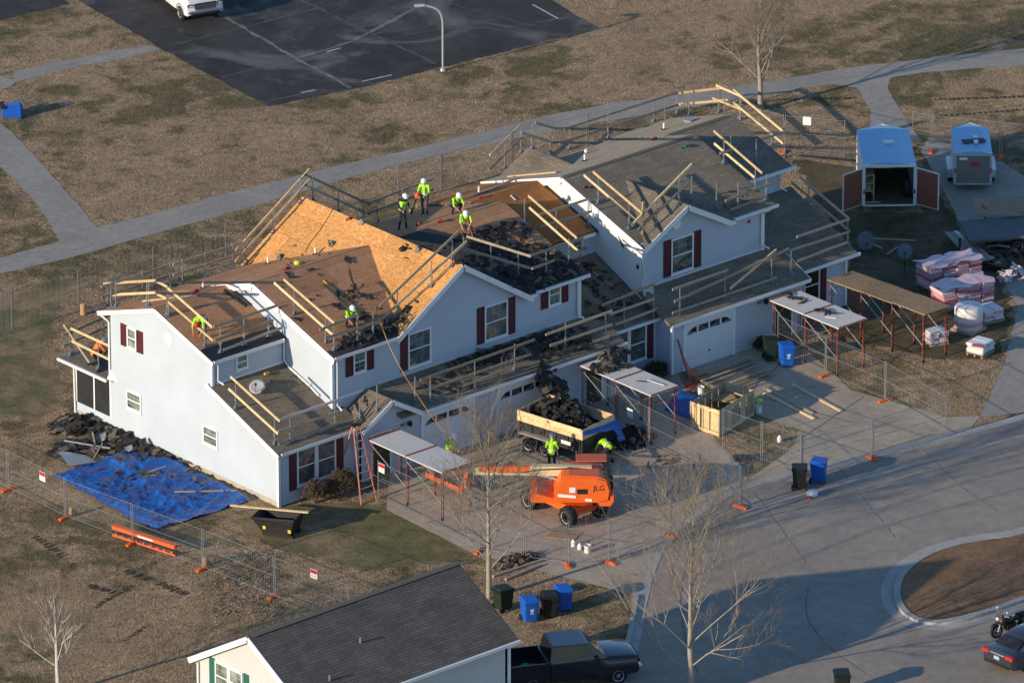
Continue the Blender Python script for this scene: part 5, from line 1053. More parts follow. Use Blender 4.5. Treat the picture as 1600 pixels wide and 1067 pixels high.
# ================================================================== SITE FENCES
def ordn(k): return ('first', 'second', 'third', 'fourth', 'fifth', 'sixth', 'seventh', 'eighth', 'ninth', 'tenth')[k]
WIRE = M('fence_wire', (0.36, 0.37, 0.38), 0.45, 0.1, 5, metal=0.5)
def fence(where, px, h=1.85, sign=(), foot=True, step=0.11):
    P = [G(u, v) for u, v in px]
    for k in range(len(P)-1):
        a, c = P[k], P[k+1]; d = c-a; L = d.length; d.normalize(); a2, c2 = a+d*0.05, c-d*0.05; a2.z = c2.z = 0.1
        t = thing('fence_panel', f'{ordn(k)} mesh fence panel from the left {where}', 'fence', a, group='temporary mesh fence panels')
        for p in (a2, c2): MB().tube([p+V((0, 0, -0.06)), p+V((0, 0, h))], 0.021, 6).build('upright', STEEL, t)
        for z in (0.06, h*0.5, h-0.08): MB().tube([a2+V((0, 0, z)), c2+V((0, 0, z))], 0.011, 5).build('cross_tube', STEEL, t)
        b = MB(); n = max(4, int(L/step))
        for i in range(1, n): q = a2+(c2-a2)*(i/n); b.tube([q+V((0, 0, 0.05)), q+V((0, 0, h-0.06))], 0.0021, 3, False)
        for j in range(1, 8): b.tube([a2+V((0, 0, h*j/8)), c2+V((0, 0, h*j/8))], 0.0021, 3, False)
        b.build('wire_mesh', WIRE, t, fix=False)
        if foot:
            n2 = V((-d.y, d.x, 0)); b = MB(); b.bar(a-n2*0.36+V((0, 0, 0.045)), a+n2*0.36+V((0, 0, 0.045)), 0.19, 0.09); b.bar(a-n2*0.2+V((0, 0, 0.1)), a+n2*0.2+V((0, 0, 0.1)), 0.1, 0.04); b.build('foot', ORANGE, t, bevel=0.015)
        for s, uv, cols in sign:
            if s == k:
                n2 = V((-d.y, d.x, 0)); q = ray(*uv); pp = CAMP+q*((a-CAMP).dot(n2)/q.dot(n2)); sd_ = n2 if n2.dot(FW) < 0 else -n2
                sg = MB().bar(pp-d*0.2+sd_*0.03, pp+d*0.2+sd_*0.03, 0.012, 0.42).build('sign', WHITE, t)
                if cols:
                    MB().bar(pp-d*0.19+sd_*0.038+V((0, 0, 0.11)), pp+d*0.19+sd_*0.038+V((0, 0, 0.11)), 0.004, 0.17).build('sign_band', RED, sg)
                    for j in range(3): MB().bar(pp-d*(0.16-0.02*j)+sd_*0.038+V((0, 0, -0.03-0.06*j)), pp+d*(0.15-0.04*(j % 2))+sd_*0.038+V((0, 0, -0.03-0.06*j)), 0.004, 0.016).build('sign_text_line', M('sign_ink', (.25, .2, .2), .6, .05, 2), sg)
fence('in the run in front of the blue tarp', [(-90, 722), (13, 766), (102, 810), (207, 850), (317, 890), (429, 934), (546, 978)], sign=((1, (67, 744), True), (5, (491, 896), True)))
fence('along the edge of the left driveway', [(590, 782), (664, 818), (748, 862)], sign=((0, (597, 731), True),), foot=False)
fence('across the foot of the left driveway', [(748, 862), (820, 874), (887, 884), (953, 880), (1048, 838), (1157, 793)])
fence('along the kerb by the pair of bins', [(1157, 793), (1252, 742), (1363, 717), (1480, 682)])
fence('beside the middle canopy and wooden crate', [(915, 642), (1014, 699), (1094, 738), (1157, 793)], sign=((1, (985, 645), False),), foot=False)
fence('in front of the wooden crate', [(1128, 700), (1190, 722), (1252, 742)], foot=False)
fence('across the right-hand driveway', [(1214, 552), (1290, 588), (1383, 627), (1480, 682)])
fence('on the lawn between plywood canopy and bag pallet', [(1441, 583), (1500, 600), (1480, 682)], foot=False) if False else None
fence('behind the far right gable near the footpath', [(1130, 214), (1225, 238), (1321, 247)], sign=((1, (1261, 189), False),))
fence('behind the two enclosed trailers', [(1424, 232), (1456, 238), (1563, 248), (1660, 258)])
fence('behind the left end of the house', [(-80, 548), (20, 516), (124, 484), (241, 447), (354, 408)], foot=False, step=0.3)
fence('along the footpath behind the workers', [(620, 318), (690, 300), (800, 265), (918, 236), (1040, 212)], foot=False)
# log ends used as fence weights
for lab, u, v in (('log section standing by the fence post near the tarp', 112, 806), ('log sections at the foot of the fence near the soil heap', 320, 884)):
    p = G(u, v); t = thing('log_section', lab, 'log', p); MB().lathe([(0.1, 0), (0.13, 0.03), (0.12, 0.3), (0.1, 0.42)], p, 12).build('trunk_piece', CARDB, t); MB().lathe([(0.07, 0), (0.09, 0.02), (0.08, 0.2)], p+V((0.22, 0.03, 0)), 10).build('trunk_piece', CARDB, t)
p = RP(*A1(335, 470)); p = G(*A1(335, 478)); t = thing('log_section', 'pale upright log section on the lawn left of the house', 'log', p); MB().lathe([(0.13, 0), (0.15, 0.03), (0.13, 0.3), (0.15, 0.5), (0.1, 0.55)], p, 12).build('trunk_piece', CARDB, t)
# ================================================================== WHEELIE BINS
def make_bin(p, rot, mat, label, logo=True, tip=None):
    t = thing('wheelie_bin', label, 'bin', p, rot, 'wheelie bins', world=False)
    b = MB(); ws = [(0.27, 0.28, 0.10), (0.285, 0.30, 0.4), (0.305, 0.335, 0.78), (0.32, 0.35, 0.96)]
    for (w0, d0, z0), (w1, d1, z1) in zip(ws[:-1], ws[1:]):
        pass
    rings = [[(-w_, -d_, z), (w_*0.0-w_*0.75, -d_*1.06, z), (w_*0.75, -d_*1.06, z), (w_, -d_, z), (w_, d_, z), (-w_, d_, z)] for w_, d_, z in ws]; n = 6
    b.add([q for r in rings for q in r], [(i*n+j, i*n+(j+1) % n, (i+1)*n+(j+1) % n, (i+1)*n+j) for i in range(3) for j in range(n)]+[tuple(range(n))[::-1], tuple(3*n+j for j in range(n))])
    b.box((0, -0.02, 0.955), (0.69, 0.76, 0.05)); b.build('body', mat, t, bevel=0.012)
    b = MB(); b.add([(-0.35, -0.40, 0.985), (0.35, -0.40, 0.985), (0.35, 0.40, 1.0), (-0.35, 0.40, 1.0), (-0.29, -0.30, 1.06), (0.29, -0.30, 1.06), (0.29, 0.33, 1.08), (-0.29, 0.33, 1.08)], [(3, 2, 1, 0), (4, 5, 6, 7), (0, 1, 5, 4), (1, 2, 6, 5), (2, 3, 7, 6), (3, 0, 4, 7)]); b.build('lid', mat, t, bevel=0.015)
    b = MB(); b.tube([(-0.3, 0.44, 0.98), (0.3, 0.44, 0.98)], 0.018, 6); b.box((-0.3, 0.41, 0.97), (0.04, 0.08, 0.04)); b.box((0.3, 0.41, 0.97), (0.04, 0.08, 0.04)); b.build('handle', mat, t)
    for x in (-0.31, 0.31): MB().lathe([(0.03, -0.035), (0.13, -0.035), (0.14, 0), (0.13, 0.035), (0.03, 0.035)], (x, 0.27, 0.14), 16, 'X').build('wheel', RUBBER, t)
    if logo:
        b = MB(); b.lathe([(0.075, 0), (0.075, -0.004), (0.05, -0.004), (0.05, 0)], (0.0, -0.345, 0.62), 18, 'Y'); 
        for k in range(3): a = k*2.094+0.5; b.box((0.062*math.cos(a)*1.3, -0.349, 0.62+0.062*math.sin(a)*1.3), (0.05, 0.004, 0.03), Matrix.Rotation(a, 3, 'Y'))
        b.box((0, -0.345, 0.48), (0.16, 0.006, 0.03)); b.build('emblem', WHITE, t)
    if tip: t.rotation_euler = tip; t.location = V(p)+V((0, 0, 0.34))
    return t
RV = -AZ
make_bin(G(1229, 571), RV+0.25, BBLUE, 'blue wheelie bin in front of the right-hand white canopy')
make_bin(G(1204, 563), RV+0.1, BGREEN, 'dark green wheelie bin in the shade by the right-hand garage', False)
make_bin(G(1279, 752), RV+2.9, BBLUE, 'blue wheelie bin standing at the road edge', False)
make_bin(G(1249, 762), RV+3.1, BLK2, 'black wheelie bin beside the blue one at the road edge', False)
make_bin(G(786, 952), RV+2.2, BGREEN, 'grey-green wheelie bin beside the bare tree trunk', False)
make_bin(G(827, 970), RV+0.35, BBLUE, 'blue wheelie bin at the front of the verge group', True)
make_bin(G(858, 962), RV+0.2, BLK2, 'black wheelie bin between the two blue bins', False)
make_bin(G(880, 952), RV+0.3, BBLUE, 'blue wheelie bin at the back of the verge group', False)
make_bin(G(0, 184), 0, BBLUE, 'overturned blue wheelie bin on the lawn at the left edge', True, (math.radians(90), math.radians(8), RV+math.radians(100)))
# ================================================================== TREES AND SHRUBS
def bare_tree(base, height, r0, label, seed, spread=0.5, bark=BARK, fork=0.28, nmain=9, crown=1.0):
    r = random.Random(seed); base = V(base); t = thing('bare_tree', label, 'tree', base); tr = MB(); lim = MB(); tw = MB(); top = base+V((r.uniform(-.1, .1), r.uniform(-.1, .1), height*0.72))
    pts = [base-V((0, 0, 0.05)), base+V((0, 0, 0.15)), base.lerp(top, 0.3)+V((r.uniform(-.06, .06), r.uniform(-.06, .06), 0)), base.lerp(top, 0.65)+V((r.uniform(-.1, .1), r.uniform(-.1, .1), 0)), top]
    tr.tube(pts, [r0*1.5, r0*1.1, r0*0.9, r0*0.55, r0*0.25], 9)
    def grow(p, d, L, rad, dep):
        q = [p]; dd = d.copy(); n = 3 if dep < 3 else 2
        for k in range(n):
            dd = (dd+V((r.gauss(0, .1), r.gauss(0, .1), r.gauss(0.07, .08)))).normalized(); q.append(q[-1]+dd*L/n)
        (lim if dep < 2 else tw).tube(q, [rad*(1-0.55*k/n) for k in range(n+1)], 5 if dep < 2 else 3, False)
        if dep >= 5 or L < 0.2: return
        kids = 4 if dep < 2 else r.randint(2, 3)
        for i in range(kids):
            f = r.uniform(0.3, 1.0); j = min(int(f*n), n-1); s = q[j].lerp(q[j+1], f*n-j)
            ax = V((r.gauss(0, 1), r.gauss(0, 1), r.gauss(0, 1))).cross(dd)
            if ax.length < .1: continue
            nd = (Matrix.Rotation(r.uniform(0.35, 0.8), 3, ax.normalized()) @ dd); nd.z += 0.12; nd.normalize()
            grow(s, nd, L*r.uniform(0.5, 0.72), max(rad*0.5, 0.0042), dep+1)
    for i in range(nmain):
        f = fork+(0.98-fork)*(i/(nmain-1))**0.9; p = base.lerp(top, f); a = i*2.4+r.uniform(-.4, .4); el = r.uniform(0.55, 0.95)+0.35*f
        d = V((math.cos(a)*math.cos(el), math.sin(a)*math.cos(el), math.sin(el))); d.x *= 1+spread*.3; grow(p, d.normalized(), height*r.uniform(0.34, 0.46)*(1.1-0.45*f)*crown, r0*0.30*(1.15-0.55*f), 0)
    grow(top, V((0, 0, 1)), height*0.25, r0*0.25, 1)
    tr.build('trunk', bark, t, True, fix=False); lim.build('limb', bark, t, True, fix=False); c = tw.build('twigs', TWIG, t, False, fix=False); c['kind'] = 'stuff'
    return t
bare_tree(G(764, 935), 9.0, 0.11, 'bare tree beside the bins in front of the left driveway', 5, nmain=20, crown=0.75, fork=0.2)
bare_tree(G(1080, 1090), 10.6, 0.13, 'bare pale tree at the bottom edge by the street bend', 9, nmain=22, crown=0.85, fork=0.08)
bare_tree(G(92, 1085), 5.0, 0.10, 'small bare whitish tree at the bottom left corner', 14, bark=M('white_bark', (0.50, 0.46, 0.40), .9, .25, 5), nmain=13, crown=1.0)
bare_tree(G(1188, 172), 6.4, 0.13, 'bare tree by the footpath behind the far right gable', 21, nmain=17, crown=0.9)
# trees standing just outside the picture whose thin shadows stripe the street and lawns
bare_tree(G(640, 1290), 9.5, 0.16, 'bare street tree below the bottom edge', 31, nmain=12) if False else None
def shrub(base, rx, ry, h, label, seed, mat=SHRUB, n=2600):
    r = random.Random(seed); base = V(base); t = thing('shrub', label, 'shrub', base); b = MB(); st = MB()
    for i in range(n):
        a, c = r.uniform(0, 6.28), r.uniform(-0.25, 1.0); d = r.random()**0.35; s = math.sqrt(max(0, 1-c*c)); lump = 1+0.16*math.sin(3*a+seed)*math.cos(4*c+seed)
        p = base+V((rx*d*s*math.cos(a)*lump, ry*d*s*math.sin(a)*lump, h*0.42+h*0.58*d*c*lump)); p.z = max(p.z, base.z+0.03)
        q = Euler((r.uniform(0, 6.3), r.uniform(0, 6.3), r.uniform(0, 6.3))).to_matrix(); k = r.uniform(0.025, 0.06)
        b.add([p+q @ V(v) for v in ((-k, 0, 0), (0, -k*0.45, 0), (k, 0, 0.01), (0, k*0.45, 0))], [(0, 1, 2, 3)])
    for i in range(26):
        a = r.uniform(0, 6.28); e = base+V((rx*0.8*math.cos(a)*r.random(), ry*0.8*math.sin(a)*r.random(), h*r.uniform(0.6, 0.95))); st.tube([base+V((r.uniform(-.1, .1), r.uniform(-.1, .1), 0)), base.lerp(e, 0.5)+V((r.uniform(-.1, .1), r.uniform(-.1, .1), 0)), e], [0.015, 0.01, 0.004], 4, False)
    c = b.build('foliage', mat, t, fix=False); c['kind'] = 'stuff'; st.build('stems', TWIG, t, fix=False)
shrub(V((1.5, -0.62, 0)), 0.62, 0.5, 1.15, 'brown leafy shrub below the left half of the double window', 1)
shrub(V((2.95, -0.7, 0)), 0.85, 0.55, 1.2, 'brown leafy shrub between double window and stepladder', 2, n=3600)
shrub(V((22.0, -0.1, 0)), 0.75, 0.5, 0.9, 'dark evergreen shrub by the corner of the right-hand garage', 3, EVERG)
shrub(V((28.0, -0.75, 0)), 0.5, 0.4, 0.7, 'dark evergreen shrub behind the blue bin', 4, EVERG, 1600)
shrub(G(862, 640), 0.5, 0.5, 0.6, 'small dark bush by the garage wall', 7, EVERG, 900) if False else None
# ================================================================== LETTERING
def lettering(body, size, o, xd, yd, mat, parent, name='lettering', depth=0.004, spacing=1.0):
    cu = bpy.data.curves.new(name, 'FONT'); cu.body = body; cu.size = size; cu.extrude = depth; cu.align_x = 'CENTER'; cu.align_y = 'CENTER'; cu.space_character = spacing
    tmp = bpy.data.objects.new('tmp', cu); COL.objects.link(tmp); dg = bpy.context.evaluated_depsgraph_get(); me = bpy.data.meshes.new_from_object(tmp.evaluated_get(dg)); bpy.data.objects.remove(tmp)
    xd = V(xd).normalized(); zd = xd.cross(V(yd)).normalized(); yd = zd.cross(xd); og = ORG.get(parent.name, V((0, 0, 0)))
    me.transform(Matrix((xd, yd, zd)).transposed().to_4x4()); me.transform(Matrix.Translation(V(o)-og)); me.materials.clear(); me.materials.append(mat)
    ob = bpy.data.objects.new(name, me); COL.objects.link(ob); ob.parent = parent; ORG[ob.name] = og; return ob
RV3 = V((math.cos(AZ), -math.sin(AZ), 0)); FV3 = V((math.sin(AZ), math.cos(AZ), 0)); ZU = V((0, 0, 1))
def wheel(c, axis, r, w_, t, rim=ALU, name='wheel'):
    c = V(c); q = V(axis).normalized().to_track_quat('Z', 'Y').to_matrix(); 
    def L(prof, n=20):
        b = MB(); b.lathe(prof, (0, 0, 0), n); b.v = [c+q @ p for p in b.v]; return b
    o = L([(r*0.6, -w_/2), (r*0.92, -w_/2), (r, -w_*0.32), (r, w_*0.32), (r*0.92, w_/2), (r*0.6, w_/2)]).build(name, RUBBER, t, 'a')
    L([(r*0.05, -w_*0.5), (r*0.2, -w_*0.5), (r*0.26, -w_*0.44), (r*0.5, -w_*0.44), (r*0.6, -w_*0.55), (r*0.6, w_*0.55), (r*0.5, w_*0.44), (r*0.26, w_*0.44), (r*0.2, w_*0.5), (r*0.05, w_*0.5)]).build('rim', rim, o, 'a')
    b = MB()
    for k in range(5):
        a = k*2*math.pi/5
        for s in (-1, 1): b.box(V((r*0.4*math.cos(a), r*0.4*math.sin(a), s*w_*0.45)), (r*0.3, r*0.09, 0.02), Matrix.Rotation(a, 3, 'Z'))
    b.v = [c+q @ p for p in b.v]; kind(b.build('spokes', rim, o), 'stuff')
    return o
# ================================================================== BOOM LIFT
W1 = G(888, 822); lc = W1+V((0.87, 1.25, 0))
LT = thing('boom_lift', 'orange telescopic boom lift parked on the left driveway', 'boom lift', lc)
for dx, dy in ((0, 0), (0, 2.5), (1.75, 0), (1.75, 2.5)): wheel(W1+V((dx, dy, 0.46)), (1, 0, 0), 0.46, 0.34, LT, M('lift_rim', (0.55, 0.52, 0.46), .5, .1, 4))
for dx, dy in ((0, 0), (0, 2.5), (1.75, 0), (1.75, 2.5)):
    b = MB(); cc = W1+V((dx, dy, 0.46))
    for k in range(20): an = k*math.pi/10; b.box(cc+V((0.09*(1 if k % 2 else -1), 0.465*math.cos(an), 0.465*math.sin(an))), (0.17, 0.06, 0.035), Matrix.Rotation(an-math.pi/2, 3, 'X'))
    kind(b.build('tyre_lugs', RUBBER, LT), 'stuff')
b = MB(); b.box(lc+V((0, 0, 0.56)), (1.1, 2.6, 0.34)); b.box(lc+V((0, 1.25, 0.48)), (1.5, 0.22, 0.2)); b.box(lc+V((0, -1.25, 0.48)), (1.5, 0.22, 0.2)); b.build('chassis', LIFT, LT, bevel=0.03)
MB().lathe([(0.5, 0.72), (0.5, 0.86)], lc, 20).build('slewing_ring', DARK, LT)
def lp(r, d, z): return lc+RV3*r+FV3*d+V((0, 0, z))
def lhull(name, prof, d0, d1, mat, bev=0.05, top_in=0.0):
    a = [lp(r, d0, z) for r, z in prof]; c = [lp(r, d1, z) for r, z in prof]; n = len(a)
    return MB().add(a+c, [list(range(n))[::-1], [n+i for i in range(n)]]+[(i, (i+1) % n, n+(i+1) % n, n+i) for i in range(n)]).build(name, mat, LT, bevel=bev)
lhull('engine_hood', [(-0.45, 0.95), (1.55, 0.92), (1.95, 1.0), (2.02, 1.5), (1.88, 1.95), (1.5, 2.12), (0.2, 2.2), (-0.1, 2.12), (-0.32, 1.7), (-0.45, 1.3)], -1.12, -0.05, LIFT, 0.07)
lhull('tank_hood', [(-0.45, 0.95), (1.9, 0.95), (1.95, 1.5), (1.7, 1.85), (0.2, 1.95), (-0.45, 1.7)], 0.38, 1.1, LIFT, 0.06)
lhull('turntable_deck', [(-1.45, 0.86), (1.5, 0.86), (1.5, 1.0), (-0.4, 1.04), (-1.2, 1.3), (-1.5, 1.25)], -0.95, 0.95, LIFT, 0.03)
lhull('counterweight', [(1.5, 0.72), (2.05, 0.72), (2.2, 0.95), (2.2, 1.25), (1.95, 1.3), (1.5, 1.05)], -1.05, 1.05, LIFT, 0.06)
lhull('tail_cover', [(1.72, 1.3), (2.12, 1.3), (2.12, 2.0), (1.9, 2.15), (1.72, 2.0)], -0.55, 0.75, BLACK, 0.04)
lhull('hood_lid', [(0.5, 2.28), (1.85, 2.28), (1.85, 2.33), (0.5, 2.33)], 0.25, 1.05, M('faded_red', (0.52, 0.12, 0.06), .6, .12, 3), 0.01)
lhull('grille', [(0.55, 1.35), (1.0, 1.35), (1.0, 1.58), (0.55, 1.58)], -1.14, -1.11, BLACK, 0.0)
lhull('decal', [(0.22, 1.42), (0.48, 1.42), (0.48, 1.66), (0.22, 1.66)], -1.142, -1.118, WHITE, 0.0)
lhull('decal', [(-0.28, 1.22), (0.5, 1.16), (0.5, 1.28), (-0.28, 1.36)], -1.141, -1.118, WHITE, 0.0)
lhull('decal', [(0.9, 1.02), (1.2, 1.0), (1.2, 1.12), (0.9, 1.14)], -1.141, -1.118, WHITE, 0.0)
lettering('JLG', 0.34, lp(1.5, -1.128, 1.62), RV3, ZU, BLACK, LT, 'lettering', 0.006)
# boom: cream base section, orange mid section, cream fly
for nm, mt, r0, r1, z0, z1, hh in (('boom_base', CREAMP, 1.2, -1.5, 1.95, 2.02, 0.44), ('boom_mid', LIFT, -1.4, -3.7, 2.06, 2.06, 0.24), ('boom_fly', CREAMP, -3.5, -4.3, 2.03, 2.0, 0.2)):
    MB().bar(lp(r0, 0.03, z0), lp(r1, 0.03, z1), 0.34 if nm == 'boom_base' else 0.25, hh).build(nm, mt, LT, bevel=0.015)
MB().bar(lp(-1.2, -0.1, 1.86), lp(-3.9, -0.1, 1.89), 0.1, 0.1).build('hose_carrier', CREAMP, LT); MB().tube([lp(0.9, 0.03, 1.2), lp(-1.2, 0.03, 1.82)], 0.07, 8).build('lift_cylinder', ALU, LT)
for k in range(3): MB().tube([lp(1.3, -0.24-0.03*k, 2.1), lp(0.2, -0.26-0.03*k, 2.2), lp(-1.2, -0.24-.02*k, 2.12), lp(-1.9, -0.18, 1.95)], 0.018, 5).build('hose', BLACK, LT)
MB().bar(lp(-4.2, 0.03, 2.0), lp(-4.5, 0.03, 0.9), 0.14, 0.16).build('jib', LIFT, LT)
bc = G(692, 756, 0.4); b = MB(); bz = 0.4
def bp_(x, y, z): return V((bc.x+x, bc.y+y, z))
for z in (bz, bz+0.55, bz+1.05):
    q = [bp_(0, -1.1, z), bp_(0.85, -1.1, z), bp_(0.85, 1.1, z), bp_(0, 1.1, z)]
    for i in range(4): b.tube([q[i], q[(i+1) % 4]], 0.024, 6)
for x, y in ((0, -1.1), (0.85, -1.1), (0.85, 1.1), (0, 1.1), (0, 0), (0.85, 0)): b.tube([bp_(x, y, bz), bp_(x, y, bz+1.05)], 0.024, 6)
bk = b.build('basket', SCAF, LT); MB().prism([bp_(0, -1.1, bz-.02), bp_(.85, -1.1, bz-.02), bp_(.85, 1.1, bz-.02), bp_(0, 1.1, bz-.02)], (0, 0, .03)).build('platform_floor', STEEL, bk)
MB().bar(bp_(-.03, -1.1, bz+.1), bp_(-.03, 1.1, bz+.1), .02, .2).build('toe_board', ORANGE, bk); MB().bar(bp_(0, -1.13, bz+.1), bp_(.85, -1.13, bz+.1), .02, .2).build('toe_board', ORANGE, bk)
# ================================================================== DUMP TRAILER
T0, T1, T2 = G(808, 640, 1.75), G(910, 672, 1.75), G(962, 647, 1.75)
ta = (T1-T0).normalized(); tb = V((-ta.y, ta.x, 0))
if tb.dot(T2-T1) < 0: tb = -tb
TL, TW = (T1-T0).length, max(1.7, min(2.3, (T2-T1).dot(tb)))
DT = thing('dump_trailer', 'black dump trailer with plank sides heaped with torn shingles', 'trailer', V((T0.x, T0.y, 0)))
def tp(a, c, z): return V((T0.x, T0.y, 0))+ta*a+tb*c+V((0, 0, z))
def tbox(b, a0, a1, c0, c1, z0, z1): return b.add([tp(a, c, z) for z in (z0, z1) for a, c in ((a0, c0), (a1, c0), (a1, c1), (a0, c1))], [(3, 2, 1, 0), (4, 5, 6, 7), (0, 1, 5, 4), (1, 2, 6, 5), (2, 3, 7, 6), (3, 0, 4, 7)])
b = MB(); tbox(b, 0, TL, 0, TW, 0.62, 0.68)
for c0, c1 in ((0, 0.05), (TW-0.05, TW)): tbox(b, 0, TL, c0, c1, 0.68, 1.25)
for a0, a1 in ((0, 0.05), (TL-0.05, TL)): tbox(b, a0, a1, 0.05, TW-0.05, 0.68, 1.25)
for k in range(6): tbox(b, 0.1+k*(TL-0.3)/5, 0.2+k*(TL-0.3)/5, -0.05, 0, 0.66, 1.24)
b.build('dump_body', DARK, DT)
for z0 in (1.26, 1.51):
    for a0, a1 in ((0, TL*0.5), (TL*0.5+0.01, TL)):
        tbox(MB(), a0, a1, 0.0, 0.045, z0, z0+0.24).build('side_plank', LUMBER, DT); tbox(MB(), a0, a1, TW-0.045, TW, z0, z0+0.24).build('side_plank', LUMBER, DT)
    tbox(MB(), TL-0.045, TL, 0.05, TW*0.5-0.005, z0, z0+0.24).build('side_plank', LUMBER, DT); tbox(MB(), TL-0.045, TL, TW*0.5+0.005, TW-0.05, z0, z0+0.24).build('side_plank', LUMBER, DT); tbox(MB(), 0, 0.045, 0.05, TW-0.05, z0, z0+0.24).build('side_plank', LUMBER, DT)
b = MB(); tbox(b, 0.1, TL+0.2, 0.35, 0.5, 0.42, 0.6); tbox(b, 0.1, TL+0.2, TW-0.5, TW-0.35, 0.42, 0.6); b.build('frame', DARK, DT)
b = MB(); tbox(b, 0.35, 2.25, -0.32, -0.02, 0.82, 0.86); tbox(b, 0.3, 0.36, -0.32, -0.02, 0.55, 0.86); tbox(b, 2.25, 2.31, -0.32, -0.02, 0.55, 0.86); b.build('mudguard', M('mudguard_grey', (0.35, 0.34, 0.32), .5, .1, 4), DT)
for a in (0.85, 1.75):
    wheel(tp(a, -0.16, 0.36), tb, 0.36, 0.24, DT, WHITE); wheel(tp(a, TW+0.16, 0.36), tb, 0.36, 0.24, DT, WHITE)
tbox(MB(), TL-1.15, TL-0.62, -0.062, -0.05, 0.86, 1.02).build('decal', WHITE, DT)
MB().tube([tp(TL-0.25, -0.12, 0.02), tp(TL-0.25, -0.12, 0.75)], 0.03, 8).build('jack_leg', STEEL, DT); MB().tube([tp(TL+0.2, 0.42, 0.5), tp(TL+1.5, TW/2, 0.5)], 0.05, 6).build('drawbar', DARK, DT); MB().tube([tp(TL+0.2, TW-0.42, 0.5), tp(TL+1.5, TW/2, 0.5)], 0.05, 6).build('drawbar', DARK, DT)
scraps('shingle_load', 'torn shingles heaped inside the dump trailer', SC, heap(tp(TL*0.42, TW*0.5, 1.15), TL*0.42, TW*0.42, 1.25, math.atan2(ta.y, ta.x)), 560, 0.42, seed=31, share=0.85, flat_=0.5)
scraps('shingle_chute', 'strip of torn shingles hanging from the garage eave above the trailer', SC, lambda r: ((lambda f: (V((14.7+r.uniform(-.45, .45)+f*0.5, -0.62-0.7*f+r.uniform(-.12, .12), 2.85-1.5*f)), (0, -1, 0.5)))(r.random())), 70, 0.5, seed=32, flat_=0.15, share=.9)
scraps('shingle_heap', 'heap of torn shingles on the ground behind the dump trailer', SC, heap(G(985, 690), 1.1, 0.8, 0.7), 180, 0.4, seed=33)
scraps('shingle_scraps', 'few shingle scraps lying on the drive right of the boom lift', SC, heap(G(1040, 718), 1.4, 0.5, 0.05), 14, 0.3, seed=34, flat_=0.15)
scraps('shingle_pile', 'black torn shingles heaped over the left canopy end and eave', SC, heap(V((18.7, -1.0, 2.4)), 0.9, 0.5, 0.3), 60, 0.4, seed=35, share=0.6)
def tarp(name, label, P00, P10, P11, P01, n, m, amp, seed, mat=TARP, parent=None, base=0.03):
    r = random.Random(seed); b = MB(); ph = [(r.uniform(-3.5, 3.5), r.uniform(-3.5, 3.5), r.uniform(0, 6.3), r.uniform(.3, .9)) for _ in range(7)]+[(r.uniform(-9, 9), r.uniform(-9, 9), r.uniform(0, 6.3), r.uniform(.1, .3)) for _ in range(6)]; vs = []
    for i in range(n+1):
        for j in range(m+1):
            u, v = i/n, j/m; p = P00.lerp(P10, u).lerp(P01.lerp(P11, u), v); q = sum(w_*(1-abs(math.sin(a*p.x*0.55+c*p.y*0.55+f)))**5 for a, c, f, w_ in ph)
            e = min(u, 1-u, v, 1-v); p = p+V((0, 0, base+amp*q*(0.4+0.6*min(1, e*8))+r.uniform(0, .008)))+V((math.sin(v*9+seed)*0.1, math.sin(u*7+seed)*0.12, 0))*(1 if e < 0.03 else .4); vs.append(p)
    b.add(vs, [(i*(m+1)+j, (i+1)*(m+1)+j, (i+1)*(m+1)+j+1, i*(m+1)+j+1) for i in range(n) for j in range(m)])
    o = b.build(name, mat, parent, True, fix=False)
    bm = bmesh.new(); bm.from_mesh(o.data); bmesh.ops.recalc_face_normals(bm, faces=bm.faces); bm.to_mesh(o.data); bm.free()
    if label: tag(o, label, 'tarp')
    return o
tarp('trailer_tarp', 'blue tarp draped over the front boards of the dump trailer', tp(TL-0.1, 0.0, 1.72), tp(TL+0.12, 0.1, 1.5), tp(TL+0.2, TW+0.1, 1.1), tp(TL-0.15, TW, 1.74), 8, 18, 0.03, 5)
tarp('crumpled_tarp', 'crumpled blue tarp hanging at the front of the dump trailer', tp(TL+0.15, TW-0.5, 1.3), tp(TL+0.5, TW-0.4, 0.6), tp(TL+0.55, TW+0.2, 0.55), tp(TL+0.15, TW+0.15, 1.3), 12, 12, 0.06, 8)
# ================================================================== BLUE TARP, RUBBLE AND HOPPER AT THE LEFT GABLE
tarp('ground_tarp', 'large wrinkled blue tarp spread on the ground by the left gable', G(82, 745), G(240, 830), G(392, 782), G(226, 698), 150, 130, 0.24, 3)
scraps('shingle_scraps', 'brown shingle scraps scattered over the blue ground tarp', SC, lambda r: (G(r.uniform(150, 330), r.uniform(722, 775))+V((0, 0, .2)), (0, 0, 1)), 60, 0.32, mats=(SCRAP2, SCRAP), seed=41, flat_=0.12, share=.7)
scraps('rubble_heap', 'black heap of torn shingles at the rear corner of the gable', SC, heap(G(125, 668)+V((-0.2, 0.3, 0)), 1.0, 0.9, 0.5), 200, 0.45, seed=42, share=.8)
scraps('rubble_heap', 'long heap of torn shingles along the foot of the gable wall', SC, lambda r: ((lambda f: (V((-0.5+r.uniform(-.5, .35), 13.2-6.0*f, 0.03+0.28*r.random()*(1-f*.5))), (-.2, 0, 1)))(r.random())), 300, 0.42, seed=43, share=.7)
scraps('rubble_heap', 'flat heap of torn shingles and metal above the blue tarp', SC, lambda r: (G(r.uniform(85, 225), r.uniform(690, 712))+V((0, 0, r.uniform(0.02, 0.15))), (0, 0, 1)), 120, 0.5, seed=44, share=.65, flat_=.15)
